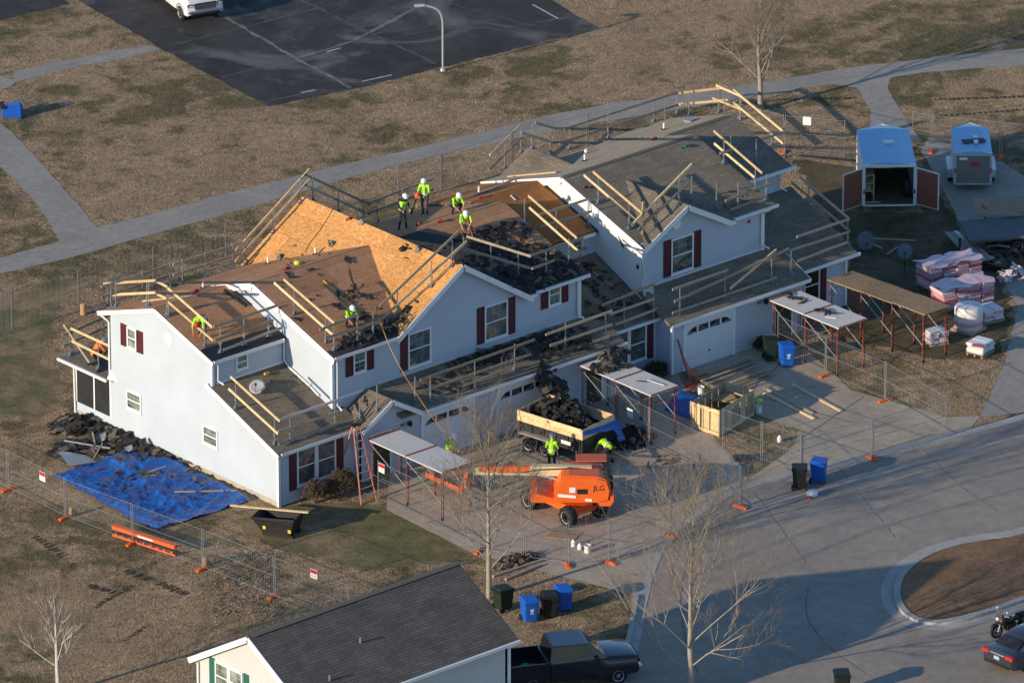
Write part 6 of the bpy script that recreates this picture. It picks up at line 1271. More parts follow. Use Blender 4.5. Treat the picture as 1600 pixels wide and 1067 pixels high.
for lab, a, b_, w_ in (('bent pale metal strip lying on the shingle rubble', (100, 688), (172, 700), 0.1), ('upright pale metal strip on the shingle rubble', (143, 668), (150, 702), 0.07), ('pale stick crossing the shingle rubble', (146, 716), (160, 692), 0.06),
                       ('long pale batten lying on the blue tarp near the wall', (272, 768), (370, 766), 0.1), ('pale batten lying across the middle of the blue tarp', (202, 748), (260, 728), 0.08), ('short pale stick on the blue tarp', (206, 746), (243, 742), 0.06)):
    tag(MB().bar(G(*a, 0.22), G(*b_, 0.22), w_, 0.03).build('batten', ALU if 'metal' in lab else OLDLUM), lab, 'batten')
for lab, q in (('crumpled sheet of grey metal flashing at the tarp edge', [(80, 702), (96, 712), (108, 728), (150, 722), (140, 712), (110, 706)]), ('small crumpled grey metal sheet on the rubble', [(150, 680), (168, 672), (174, 682), (158, 690)]), ('pale torn sheet beside the gable foundation', [(192, 700), (206, 694), (214, 702), (200, 706)])):
    b = MB(); pts = [G(*p, 0.1+0.12*(k % 2)) for k, p in enumerate(q)]; c = sum(pts, V((0, 0, 0)))/len(pts)+V((0, 0, .15)); n = len(pts); b.add(pts+[c], [(k, (k+1) % n, n) for k in range(n)]); tag(b.build('metal_sheet', STEEL, None, fix=False), lab, 'metal sheet')
def hopper():
    c = G(436, 832); t = thing('dump_hopper', 'black self-dumping hopper standing by the gable corner', 'hopper', c); ax = RV3*0.93-FV3*0.36; ay = V((-ax.y, ax.x, 0))
    def h(a, d, z): return c+ax*a+ay*d+V((0, 0, z))
    lo = [(-0.55, -0.55, 0.2), (0.75, -0.55, 0.15), (0.75, 0.55, 0.15), (-0.55, 0.55, 0.2)]; hi = [(-1.05, -0.62, 0.78), (0.95, -0.62, 0.95), (0.95, 0.62, 0.95), (-1.05, 0.62, 0.78)]
    b = MB(); b.add([h(*p) for p in lo+hi], [(3, 2, 1, 0), (0, 1, 5, 4), (1, 2, 6, 5), (2, 3, 7, 6), (3, 0, 4, 7)]); i = 0.94
    b.add([h(p[0]*i, p[1]*i, p[2]+0.03) for p in lo]+[h(p[0]*i, p[1]*i, p[2]) for p in hi], [(0, 1, 2, 3), (0, 4, 5, 1), (1, 5, 6, 2), (2, 6, 7, 3), (3, 7, 4, 0)]); b.build('bucket', BLACK, t, fix=False)
    b = MB()
    for k in range(4): b.bar(h(*hi[k]), h(*hi[(k+1) % 4]), 0.06, 0.06)
    b.build('rim', DARK, t)
    b = MB()
    for d in (-0.4, 0.4): b.bar(h(-0.6, d, 0.08), h(0.85, d, 0.08), 0.16, 0.14)
    b.build('skid', BLACK, t)
    for a, z in ((-0.45, 0.35), (0.72, 0.32)): b = MB(); b.add([h(a-0.06, -0.605+0.02*(a > 0), z), h(a+0.08, -0.605+0.02*(a > 0), z), h(a+0.08, -0.63+0.02*(a > 0), z+0.16), h(a-0.06, -0.63+0.02*(a > 0), z+0.16)], [(0, 1, 2, 3)]); b.build('yellow_label', M('yellow_label', (.8, .62, .03), .5, .05, 3), t, fix=False)
hopper()
tag(MB().bar(G(360, 789, 0.98), G(482, 800, 1.0), 0.15, 0.05).build('plank', LUMBER), 'long pale plank resting across the black hopper', 'plank')
# orange frame with dark bars (stacked crowd-barrier bases)
def orange_frame():
    a, c = G(178, 836), G(276, 868); t = thing('orange_barrier', 'long orange metal frame with dark slanting bars by the fence', 'barrier', a); d = (c-a).normalized(); n = V((-d.y, d.x, 0)); L = (c-a).length
    MB().bar(a+V((0, 0, 0.42)), c+V((0, 0, 0.42)), 0.3, 0.16).build('top_beam', ORANGE, t, bevel=0.02); MB().bar(a+V((0, 0, 0.05)), c+V((0, 0, 0.05)), 0.22, 0.08).build('bottom_beam', ORANGE, t)
    k = 16
    for i in range(k):
        p = a+d*L*(i+0.4)/k; MB().bar(p-n*0.1+V((0, 0, 0.08)), p+d*0.12-n*0.08+V((0, 0, 0.36)), 0.03, 0.03).build('bar', BLACK, t)
    b = MB()
    for i in range(9): p = a+d*L*(i+0.5)/9; b.add([p-n*0.13+V((0, 0, 0.09))-d*0.1, p-n*0.13+V((0, 0, 0.09))+d*0.1, p-n*0.13+V((0, 0, 0.2))], [(0, 1, 2)])
    b.build('bottom_tooth', ORANGE, t, fix=False)
    for p in (a, c): wheel(p+n*0.0+V((0, 0, 0.1))-d*0.05, n, 0.1, 0.06, t, DARK)
    lhs = MB(); lhs.bar(a+d*L*0.42-n*0.156+V((0, 0, 0.42)), a+d*L*0.66-n*0.156+V((0, 0, 0.42)), 0.006, 0.07); lhs.build('decal', WHITE, t)
orange_frame()
# ================================================================== ENCLOSED TRAILERS
def enclosed(rl, rr_, length, h, label, open_doors, roofmat, sidemat, dark_floor=False):
    a, c = G(*rl), G(*rr_); ax = (c-a).normalized(); W_ = (c-a).length; ay = V((-ax.y, ax.x, 0)); 
    if ay.dot(FV3) < 0: ay = -ay
    t = thing('enclosed_trailer', label, 'trailer', a); f0 = 0.45
    def e(x, y, z): return a+ax*x+ay*y+V((0, 0, z))
    def eb(b, x0, x1, y0, y1, z0, z1): return b.add([e(x, y, z) for z in (z0, z1) for x, y in ((x0, y0), (x1, y0), (x1, y1), (x0, y1))], [(3, 2, 1, 0), (4, 5, 6, 7), (0, 1, 5, 4), (1, 2, 6, 5), (2, 3, 7, 6), (3, 0, 4, 7)])
    b = MB(); eb(b, 0, 0.04, 0, length, f0, h); eb(b, W_-0.04, W_, 0, length, f0, h)
    nose = [(0, length), (W_/2, length+0.8), (W_, length)]
    b.add([e(x, y, z) for z in (f0, h) for x, y in nose], [(0, 1, 4, 3), (1, 2, 5, 4)]); b.build('body', sidemat, t, fix=False)
    eb(MB(), 0.04, W_-0.04, 0, length, f0-0.02, f0+0.05).build('floor', M('trailer_floor', (.13, .085, .05), .8, .2, 3), t)
    n = 7 if open_doors else 5
    for k in range(n):
        b = MB(); y0, y1 = length*k/n, length*(k+1)/n-0.015
        b.add([e(x, y, z) for y in (y0, y1) for x, z in ((0, h), (W_*0.25, h+0.07), (W_*0.5, h+0.09), (W_*0.75, h+0.07), (W_, h))]+[e(x, y, h-0.03) for y in (y0, y1) for x in (0, W_)], [(i, i+1, i+6, i+5) for i in range(4)]+[(0, 10, 11, 4, 3, 2, 1), (5, 6, 7, 8, 9, 13, 12), (0, 5, 12, 10), (4, 11, 13, 9)]); b.build('roof_panel', roofmat, t)
    b = MB(); b.add([e(0, length, h), e(W_/2, length, h+0.09), e(W_, length, h), e(W_/2, length+0.8, h-0.02)], [(0, 1, 3), (1, 2, 3)]); b.build('nose_roof', WHITE if open_doors else roofmat, t, fix=False)  # open trailer's nose stays white as the sunlit end, against the blue shade colour
    b = MB(); eb(b, -0.02, 0.1, -0.03, 0.06, f0-0.05, h+0.02); eb(b, W_-0.1, W_+0.02, -0.03, 0.06, f0-0.05, h+0.02); eb(b, 0.1, W_-0.1, -0.03, 0.06, h-0.12, h+0.03); eb(b, 0.1, W_-0.1, -0.03, 0.06, f0-0.08, f0); b.build('rear_frame', ALU if not open_doors else WHITE, t)
    for x in (-0.12, W_+0.12):
        for y in (length*0.45, length*0.45+0.85): wheel(e(x, y, 0.34), ax, 0.34, 0.2, t)
    b = MB(); eb(b, -0.26, 0, length*0.45-0.45, length*0.45+1.3, 0.7, 0.75); eb(b, W_, W_+0.26, length*0.45-0.45, length*0.45+1.3, 0.7, 0.75); eb(b, -0.26, 0, length*0.45-0.5, length*0.45-0.44, 0.35, 0.75); eb(b, W_, W_+0.26, length*0.45-0.5, length*0.45-0.44, 0.35, 0.75); b.build('mudguard', ALU, t)
    for x in (0.05, W_-0.05): eb(MB(), x-0.035, x+0.035, -0.045, -0.03, 1.0 if open_doors else 0.95, 1.2).build('tail_light', RED if not open_doors else BLACK, t)
    if open_doors:
        DW = M('door_lining', (0.26, 0.085, 0.05), 0.6, 0.2, 3)
        for x0, sg, an in ((0, -1, 2.05), (W_, 1, 2.2)):
            d = ax*sg*0.76-ay*0.65; d.normalize(); p0 = e(x0+sg*0.03, -0.05, f0+0.02); q = p0+d*(W_*0.52); th = d.cross(ZU).normalized()*0.04
            if th.dot(FW) < 0: th = -th
            b = MB(); b.prism([p0, q, q+V((0, 0, h-f0-0.15)), p0+V((0, 0, h-f0-0.15))], th); dd = b.build('door', WHITE, t)
            i = d*0.05; b = MB(); b.prism([p0+i-th*0.2+V((0, 0, .05)), q-i-th*0.2+V((0, 0, .05)), q-i-th*0.2+V((0, 0, h-f0-0.2)), p0+i-th*0.2+V((0, 0, h-f0-0.2))], -th*0.3); b.build('lining', DW, dd)
        eb(MB(), W_*0.45, W_*0.65, length*0.55, length*0.62, h+0.09, h+0.16).build('roof_vent', WHITE, t)
        b = MB()
        for z in (0.55, 0.95, 1.35): eb(b, 0.05, 0.55, 0.25, 2.2, f0+z, f0+z+0.03)
        for y in (0.25, 1.2, 2.2): eb(b, 0.5, 0.55, y, y+0.05, f0, f0+1.4)
        eb(b, 0.1, 0.85, 0.1, 0.16, f0+0.02, f0+0.1); b.build('shelf', LUMBER, t)
        b = MB(); b.ball(e(W_-0.35, 0.8, f0+0.5), (0.2, 0.25, 0.5), 8, 6); b.build('stored_bag', BLACK, t, True); b = MB(); b.ball(e(W_*0.55, 2.5, f0+1.3), (0.3, 0.2, 0.2), 8, 5); b.build('stored_bag', BLACK, t, True)
        b = MB(); eb(b, 0.15, 0.4, 0.4, 0.7, f0+0.58, f0+0.85); eb(b, 0.12, 0.3, 0.9, 1.2, f0+0.98, f0+1.2); b.build('stored_box', STEEL, t)
    else:
        eb(MB(), 0.1, W_-0.1, -0.02, 0.03, f0, h-0.12).build('rear_door', M('trailer_grey', (0.20, 0.185, 0.165), .5, .1, 3, metal=.2), t)
        eb(MB(), 0.25, 0.62, -0.032, -0.02, h-0.32, h-0.2).build('decal', WHITE, t); eb(MB(), 0.8, 1.2, -0.032, -0.02, h-0.62, h-0.45).build('decal', RED, t)
        b = MB(); b.box(e(W_*0.55, length*0.42, h+0.11), (1.1, 0.5, 0.03), math.atan2(ax.y, ax.x)+0.2); b.build('roof_patch', BLACK, t)
        b = MB(); b.box(e(W_*0.6, length*0.36, h+0.15), (0.2, 0.4, 0.05), math.atan2(ax.y, ax.x)); b.box(e(W_*0.6, length*0.58, h+0.12), (0.2, 0.3, 0.05), math.atan2(ax.y, ax.x)); b.build('roof_vent', WHITE, t)
        b = MB(); b.tube([e(W_-0.25, -0.05, f0+0.3), e(W_-0.25, -0.05, h-0.3)], 0.015, 6); b.tube([e(W_*0.25, -0.05, f0+0.08), e(W_*0.75, -0.05, f0+0.08)], 0.015, 6); b.build('latch_bar', STEEL, t)
    b = MB(); b.tube([e(0.3, length, 0.42), e(W_/2, length+1.7, 0.42)], 0.04, 6); b.tube([e(W_-0.3, length, 0.42), e(W_/2, length+1.7, 0.42)], 0.04, 6); b.build('drawbar', DARK, t)
ROOFB = M('shaded_trailer_roof', (0.20, 0.43, 0.66), 0.35, 0.06, 1.5, metal=0.15)  # blue of skylit shade is put into the roof colour
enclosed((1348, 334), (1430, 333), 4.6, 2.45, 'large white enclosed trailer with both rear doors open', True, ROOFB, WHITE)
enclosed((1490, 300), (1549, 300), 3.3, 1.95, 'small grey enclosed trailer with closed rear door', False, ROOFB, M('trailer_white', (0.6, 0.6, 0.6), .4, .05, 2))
# ================================================================== FLATBED AND MATERIALS AT THE RIGHT EDGE
FB = G(1525, 420); t = thing('flatbed_trailer', 'long dark flatbed trailer at the right edge', 'trailer', FB); q = [G(1515, 376, 0.9), G(1640, 366, 0.9), G(1640, 334, 0.9), G(1498, 345, 0.9)]
MB().prism(q, (0, 0, -0.12)).build('deck', M('deck_grey', (0.11, 0.115, 0.12), .8, .2, 2), t)
b = MB()
for k, (u, v) in enumerate(((1500, 372), (1560, 368), (1620, 362), (1540, 340), (1620, 332))): p = G(u, v, 0.85); b.tube([p, V((p.x, p.y, 0))], 0.06, 6)
b.build('leg', DARK, t)
for k in range(2): wheel(G(1590+k*40, 395-k*2)+V((0, 0, 0.36)), (q[3]-q[0]), 0.36, 0.24, t)
for lab, q in (('bent plywood sheet lying on the flatbed trailer', [(1520, 336), (1562, 320), (1600, 338), (1552, 336)]), ('plywood sheets stacked at the back of the flatbed', [(1521, 312), (1640, 305), (1640, 330), (1524, 334)])):
    P = [G(u, v, 0.95+0.05*('bent' in lab)) for u, v in q]; tag(MB().prism(P, (0, 0, 0.04)).build('plywood_sheet', PLY), lab, 'plywood')
tag(MB().bar(G(1534, 320, 1.02), G(1545, 330, 1.02), 0.08, 0.05).build('red_strap', RED), 'red strap lying on the plywood sheets', 'strap')
for k in range(6):
    a, c = G(1478+k*5, 364-k*0.5+k*0.4, 0.35+0.0*k), G(1523+k*5, 409-k*0.5, 0.35)
    o = MB().bar(a+V((0, 0, jit(.05))), c+V((0, 0, jit(.05))), 0.15, 0.1).build('gutter_length', ALU if k in (3,) else M('tan_metal', (0.30, 0.26, 0.21), .5, .1, 3)); tag(o, ('bright' if k == 3 else 'tan')+' metal length, '+ordn(k)+' from the left in the bundle by the pallets', 'metal length', 'bundle of metal lengths')
scraps('junk_heap', 'dark heap of lumber and rubbish below the flatbed trailer', 'rubbish', lambda r: (G(r.uniform(1530, 1640), r.uniform(385, 425))+V((0, 0, r.uniform(0.02, 0.3))), (0, 0, 1)), 120, 0.5, mats=(M('junk_brown', (0.1, 0.065, 0.04), .9, .4, 3), M('junk_white', (0.45, 0.45, 0.45), .7, .2, 3)), seed=51, share=0.85)
scraps('plastic_heap', 'crumpled white plastic at the right edge by the flatbed', 'plastic', heap(G(1585, 432), 0.9, 0.5, 0.35), 60, 0.4, mats=(PINKW, M('plastic_grey', (.3, .32, .35), .4, .2, 3)), seed=52, share=0.7, flat_=0.5)
# shingle bundles: wrapped pallets
def pallet_stack(label, px, lx, ly, rows, rot, seed, mats, bh=0.13, cols=2):
    p = G(*px); t = thing('shingle_pallet', label, 'pallet', p, rot, 'pallets of new shingles', world=False); r = random.Random(seed)
    b = MB()
    for k in range(5): b.box((lx*(k/4-0.5)*0.9, 0, 0.12), (lx*0.14, ly, 0.02))
    for k in (-1, 0, 1): b.box((0, k*ly*0.42, 0.055), (lx, 0.08, 0.11))
    b.build('pallet', OLDLUM, t)
    for k in range(rows):
        for c in range(cols):
            w_ = lx/cols; o = MB().box(((c+0.5)*w_-lx/2+r.uniform(-.04, .04), r.uniform(-.05, .05), 0.14+bh*(k+0.5)), (w_-0.015, ly-0.02, bh-0.008), r.uniform(-.04, .04)).build('bundle', mats[(k+c*2+seed) % len(mats)], t, bevel=0.03)
    if rows > 4: zt = 0.15+bh*rows; tarp('plastic_cover', None, V((-lx/2-.04, -ly/2-.04, zt)), V((lx/2+.04, -ly/2-.04, zt)), V((lx/2+.04, ly/2+.04, zt)), V((-lx/2-.04, ly/2+.04, zt)), 16, 14, 0.03, seed % 50, M('pink_film', (.60, .42, .46), .3, .25, 6, .4, 9, spec=.6), t, 0.01)
    return t
PM = [PINK, PINK, PINKW, PINK, PINKR]
for lab, px, rows in (('pink-wrapped shingle pallet at the back left of the group', (1462, 447), 7), ('pink-wrapped shingle pallet at the back right of the group', (1503, 438), 7), ('pink-wrapped shingle pallet at the front left of the group', (1484, 478), 6), ('pink-wrapped shingle pallet in the middle of the group', (1522, 470), 6)):
    pallet_stack(lab, px, 1.45, 1.2, rows+1, R_.uniform(-.1, .1)-0.15, len(px)+rows+px[0], PM)
pallet_stack('low pink-wrapped shingle pallet at the right of the group', (1545, 500), 1.1, 1.0, 4, -0.2, 3, [PINKW, PINK, PINKW])
pallet_stack('small white and pink pallet beside the plywood canopy', (1462, 536), 0.95, 0.8, 4, -0.3, 4, [PINKW, PINKW, PINK])
pallet_stack('low pallet of white bags on the lawn corner', (1532, 552), 1.05, 0.9, 4, 0.25, 5, [WHITE, M('bag_grey', (.6, .6, .6), .6, .2, 5)], 0.12)
tag(MB().box(G(1527, 540, 0.66), (0.3, 0.5, 0.05), 0.4).build('pink_packet', PINKR), 'pink packet on top of the white bag pallet', 'packet')
p = G(1513, 515); t = thing('wrapped_drum', 'round plastic-wrapped drum of rolls in front of the pink pallets', 'drum', p)
MB().lathe([(0.62, 0.12), (0.66, 0.2), (0.66, 1.1), (0.6, 1.2), (0.2, 1.22)], p, 22).build('wrapped_rolls', PINKW, t, 'a'); MB().lathe([(0.665, 0.35), (0.67, 0.36), (0.67, 0.55), (0.665, 0.56)], p, 22).build('pink_band', PINK, t, 'a'); MB().box(p+V((0, 0, 0.06)), (1.2, 1.2, 0.12), 0.2).build('pallet', OLDLUM, t)
# ================================================================== DRIVEWAY CLUTTER
def lie(label, a, b_, mat=LUMBER, w_=0.15, h=0.05, z=0.045, name='plank', cat='plank'): return tag(MB().bar(G(*a, z), G(*b_, z), w_, h).build(name, mat), label, cat)
lie('pale plank lying alone on the right driveway', (1238, 600), (1315, 642)); lie('pale plank lying in front of the wooden crate', Z8(110, 820), Z8(365, 950)); lie('grey plank beside the pale plank by the crate', Z8(115, 795), Z8(360, 925), OLDLUM)
for k in range(7):
    lie(f'{ordn(k)} grey plank from the garage in the lumber pile on the right drive', (1088+k*8, 594+k*3.2-(k % 2)*2), (1172+k*6, 562+k*4), OLDLUM, 0.16, 0.05, 0.05+0.05*(k % 3))
def crate():
    c = G(1105, 672); e1 = G(1165, 648); t = thing('wooden_crate', 'open-topped wooden crate on the drive beside the middle canopy', 'crate', c); A = G(1080, 668); B = G(1124, 682); Cc = G(1176, 650); D = A+(Cc-B); hh = 1.25
    for P_, Q in ((A, B), (B, Cc), (Cc, D), (D, A)):
        d = (Q-P_); n = 5 if d.length > 2 else 3
        for k in range(n): MB().bar(P_.lerp(Q, (k+0.06)/n)+V((0, 0, hh/2)), P_.lerp(Q, (k+0.94)/n)+V((0, 0, hh/2)), 0.02, hh).build('board', LUMBER if (P_, Q) == (A, B) else OLDLUM, t)
        inw = (A+Cc)/2-(P_+Q)/2; inw.z = 0; inw.normalize()
        for z in (0.12, hh-0.1): MB().bar(P_-inw*0.03+V((0, 0, z)), Q-inw*0.03+V((0, 0, z)), 0.04, 0.12).build('batten', LUMBER, t)
    for p in (A, B, Cc, D): MB().bar(p, p+V((0, 0, hh+0.03)), 0.09, 0.09).build('corner_post', OLDLUM, t)
    MB().prism([A.lerp(D, .55)+V((0, 0, 0.75)), D.lerp(Cc, .1)+V((0, 0, 0.8)), Cc.lerp(B, .3)+V((0, 0, 0.9))], (0, 0, 0.04)).build('loose_panel', CARDB, t)
crate()
def bucket(label, px, mat=WHITE, r=0.15, h=0.36, z=0.0):
    p = G(*px, z); t = thing('bucket', label, 'bucket', p); MB().lathe([(r*0.86, 0.0), (r, h), (r*1.06, h), (r*1.06, h-0.04), (r*1.0, h-0.05), (r*0.95, h*0.98), (r*0.8, h*0.3)], p, 16).build('shell', mat, t, 'a'); MB().tube([p+V((r, 0, h-.03)), p+V((0, 0.08, h+0.12)), p+V((-r, 0, h-.03))], 0.006, 5).build('handle', STEEL, t)
bucket('white bucket on the lumber by the blue tarp', Y4(908, 625), z=0.3); bucket('white bucket by the crate corner with yellow-green cloth', Z8(82, 922)); bucket('white upturned bucket on the left drive', Y3(775, 935)); bucket('grey bucket at the end of the middle fence', Y3(1385, 490), M('bucket_grey', (.35, .38, .4), .5, .1, 3), 0.2, 0.3)
p = G(*Z8(82, 905)); o = MB().ball(p+V((0, 0, 0.45)), (0.2, 0.18, 0.1), 10, 6).build('cloth', HIVIS, None, True); tag(o, 'yellow-green cloth on the bucket by the crate', 'cloth')
for lab, u, v in (('white jug on the verge by the kerb fence', 1218, 690), ('white jug lying on the left drive', 896, 853), ('second white jug lying on the left drive', 906, 858)):
    p = G(u, v); t = thing('plastic_jug', lab, 'jug', p); MB().lathe([(0.1, 0), (0.11, 0.04), (0.11, 0.2), (0.04, 0.28), (0.035, 0.33)], p, 12).build('body', WHITE, t, 'a'); MB().lathe([(0.04, 0.33), (0.04, 0.36)], p, 10).build('cap', RED, t)
p = G(1269, 776); t = thing('rubbish_bag', 'white rubbish bag by the kerbside bins', 'bag', p); b = MB(); b.ball(p+V((0, 0, 0.17)), (0.3, 0.24, 0.19), 12, 8); b.v = [q+V((jit(.025), jit(.025), jit(.02))) for q in b.v]; b.build('bag', M('bag_white', (.66, .68, .7), .35, .1, 5), t, True); MB().ball(p+V((-.26, -.12, .1)), (0.09, 0.08, 0.08), 8, 6).build('red_knot', RED, t, True)
tag(MB().prism([G(*Y3(535, 850), .02), G(*Y3(700, 870), .02), G(*Y3(745, 825), .02), G(*Y3(600, 800), .02)], (0, 0, 0.03)).build('plywood_sheet', PLY), 'plywood sheet lying on the drive in front of the boom lift', 'plywood')
tarp('ground_tarp', 'blue tarp bunched beside the middle canopy', G(1038, 640), G(1080, 655), G(1100, 625), G(1060, 612), 26, 20, 0.12, 12)
for lab, q in (('orange mesh barrier leaning by the right-hand garage corner', [Y4(770, 365), Y4(845, 555), Y4(945, 510), Y4(800, 440)]),):
    a, c = G(*Y4(848, 556)), V((23.15, -0.35, 1.75)); t = thing('mesh_barrier', lab, 'barrier', a); MB().bar(a, c, 0.05, 0.1).build('stake', M('stake_red', (.42, .13, .08), .7, .15, 4), t); e = G(*Y4(940, 512)); f = G(*Y4(830, 600)); b = MB()
    for i in range(10): b.tube([a.lerp(c, i/10), e.lerp(a, i/10)], 0.012, 4, False)
    b.build('mesh', ORANGE, t, fix=False); b = MB(); b.bar(e, f, 0.25, 0.05); b.build('fallen_mesh', M('net_red', (.45, .06, .03), .8, .2, 8), t)
def net_barrier(label, pts, h):
    P = [G(*p) for p in pts]; t = thing('mesh_barrier', label, 'barrier', P[0])
    for p in P: MB().bar(p, p+V((0, 0, h+0.1)), 0.16, 0.05).build('stake', ORANGE, t)
    b = MB()
    for a, c in zip(P[:-1], P[1:]):
        n = max(3, int((c-a).length/0.13))
        for i in range(n+1): q = a.lerp(c, i/n); b.tube([q+V((0, 0, .05)), q+V((0, 0, h))], 0.016, 3, False)
        for k in range(8): z = 0.05+(h-0.05)*k/7; b.tube([a+V((0, 0, z)), c+V((0, 0, z))], 0.016, 3, False)
    b.build('net', ORANGE, t, fix=False)
net_barrier('orange safety net barrier in front of the left garage door', [(662, 715), (737, 690)], 1.05)
net_barrier('orange safety net barrier between the two garage doors', [(778, 678), (803, 668)], 1.2)
scraps('soil_heap', 'heap of dark brushwood on the verge beside the tree', 'brushwood', heap(G(805, 878), 1.3, 0.6, 0.25), 420, 0.22, mats=(M('brush', (.11, .088, .065), .9, .4, 4), TWIG), seed=61, flat_=0.4)
scraps('soil_heap', 'heap of dark earth and brush beside the left fence', 'brushwood', lambda r: (G(r.uniform(330, 440), r.uniform(865, 965))+V((0, 0, r.uniform(0, .15))), (0, 0, 1)), 1100, 0.1, mats=(M('earth', (.26, .20, .15), .95, .4, 4), M('earth2', (.17, .13, .098), .95, .4, 4)), seed=62, flat_=0.3, share=.6)
for k, (a, b_) in enumerate((((790, 905), (846, 882)), ((770, 900), (850, 874)))): lie(('nearer' if k == 0 else 'farther')+' grey beam lying on the verge behind the bins', a, b_, OLDLUM, 0.12, 0.1, 0.06, 'beam', 'beam')
for k, (a, b_) in enumerate((((1345, 372), (1432, 376)), ((1355, 378), (1378, 388)), ((1385, 398), (1402, 386)))): lie(('long', 'short left', 'short right')[k]+' batten lying on the shaded lawn by the dishes', a, b_, OLDLUM, 0.08, 0.05, 0.04, 'batten', 'batten')
# ================================================================== LAMP POST
p = G(692, 111); t = thing('street_lamp', 'tall grey lamp post at the edge of the parking lot', 'lamp post', p); hz = 3.35
MB().tube(smooth_pts([p, p+V((0, 0, 2.0)), p+V((0, 0, 2.75)), p-RV3*0.25+V((0, 0, 3.25)), p-RV3*0.9+V((0, 0, 3.42))], 2, False), 0.055, 8).build('pole', ALU, t, True); MB().bar(p-RV3*0.85+V((0, 0, 3.42)), p-RV3*1.4+V((0, 0, 3.4)), 0.2, 0.1).build('lamp_head', ALU, t, bevel=0.02); MB().lathe([(0.14, 0), (0.12, 0.12), (0.06, 0.16)], p, 12).build('base', ALU, t)
# ================================================================== PEOPLE
def capsule(b, p, q, r0, r1, n=8):
    p = V(p); q = V(q); b.ball(p, r0, n, 6); b.ball(q, r1, n, 6); b.tube([p, q], [r0, r1], n)
STAND = dict(pelvis=(0, 0, .95), chest=(0, 0, 1.33), neck=(0, 0, 1.5), head=(.03, 0, 1.65), shL=(0, .19, 1.43), shR=(0, -.19, 1.43), elL=(.02, .25, 1.14), elR=(.02, -.25, 1.14), haL=(.12, .24, .9), haR=(.12, -.24, .9),
             hiL=(0, .095, .92), hiR=(0, -.095, .92), knL=(.03, .12, .5), knR=(.03, -.12, .5), anL=(0, .13, .09), anR=(0, -.13, .09))
POSES = {
 'stand': STAND,
 'stand_tool': dict(STAND, chest=(.05, 0, 1.32), neck=(.08, 0, 1.49), head=(.13, 0, 1.62), shL=(.06, .19, 1.42), shR=(.06, -.19, 1.42), elL=(.16, .27, 1.16), elR=(.12, -.28, 1.14), haL=(.36, .14, 1.05), haR=(.34, -.16, .98), anL=(.14, .16, .09), anR=(-.14, -.14, .09), knL=(.12, .15, .5), knR=(-.02, -.14, .5)),
 'look_down': dict(STAND, chest=(.06, 0, 1.32), neck=(.1, 0, 1.48), head=(.17, .02, 1.6), elL=(.1, .27, 1.15), elR=(.08, -.27, 1.15), haL=(.3, .2, 1.0), haR=(.3, -.18, 1.0), anL=(.1, .14, .09), anR=(-.08, -.14, .09)),
 'crouch': dict(pelvis=(-.1, 0, .38), chest=(.14, 0, .72), neck=(.24, 0, .86), head=(.33, 0, .97), shL=(.2, .19, .8), shR=(.2, -.19, .8), elL=(.36, .26, .55), elR=(.36, -.26, .55), haL=(.55, .12, .38), haR=(.55, -.12, .36),
                hiL=(-.1, .1, .36), hiR=(-.1, -.1, .36), knL=(.28, .2, .5), knR=(.28, -.2, .5), anL=(.05, .17, .09), anR=(.05, -.17, .09)),
 'kneel': dict(pelvis=(-.12, 0, .5), chest=(.12, 0, .84), neck=(.23, 0, .97), head=(.34, 0, 1.06), shL=(.19, .19, .92), shR=(.19, -.19, .92), elL=(.36, .25, .66), elR=(.36, -.25, .66), haL=(.52, .12, .45), haR=(.5, -.14, .42),
               hiL=(-.12, .1, .48), hiR=(-.12, -.1, .48), knL=(.28, .17, .45), knR=(.05, -.15, .09), anL=(.2, .17, .09), anR=(-.38, -.14, .09)),
 'bend': dict(pelvis=(-.18, 0, .78), chest=(.2, 0, .92), neck=(.38, 0, .9), head=(.5, 0, .8), shL=(.32, .19, .9), shR=(.32, -.19, .9), elL=(.42, .26, .6), elR=(.42, -.26, .6), haL=(.55, .16, .32), haR=(.55, -.16, .3),
              hiL=(-.18, .1, .76), hiR=(-.18, -.1, .76), knL=(.06, .17, .46), knR=(-.02, -.17, .46), anL=(-.05, .17, .09), anR=(-.2, -.17, .09)),
}
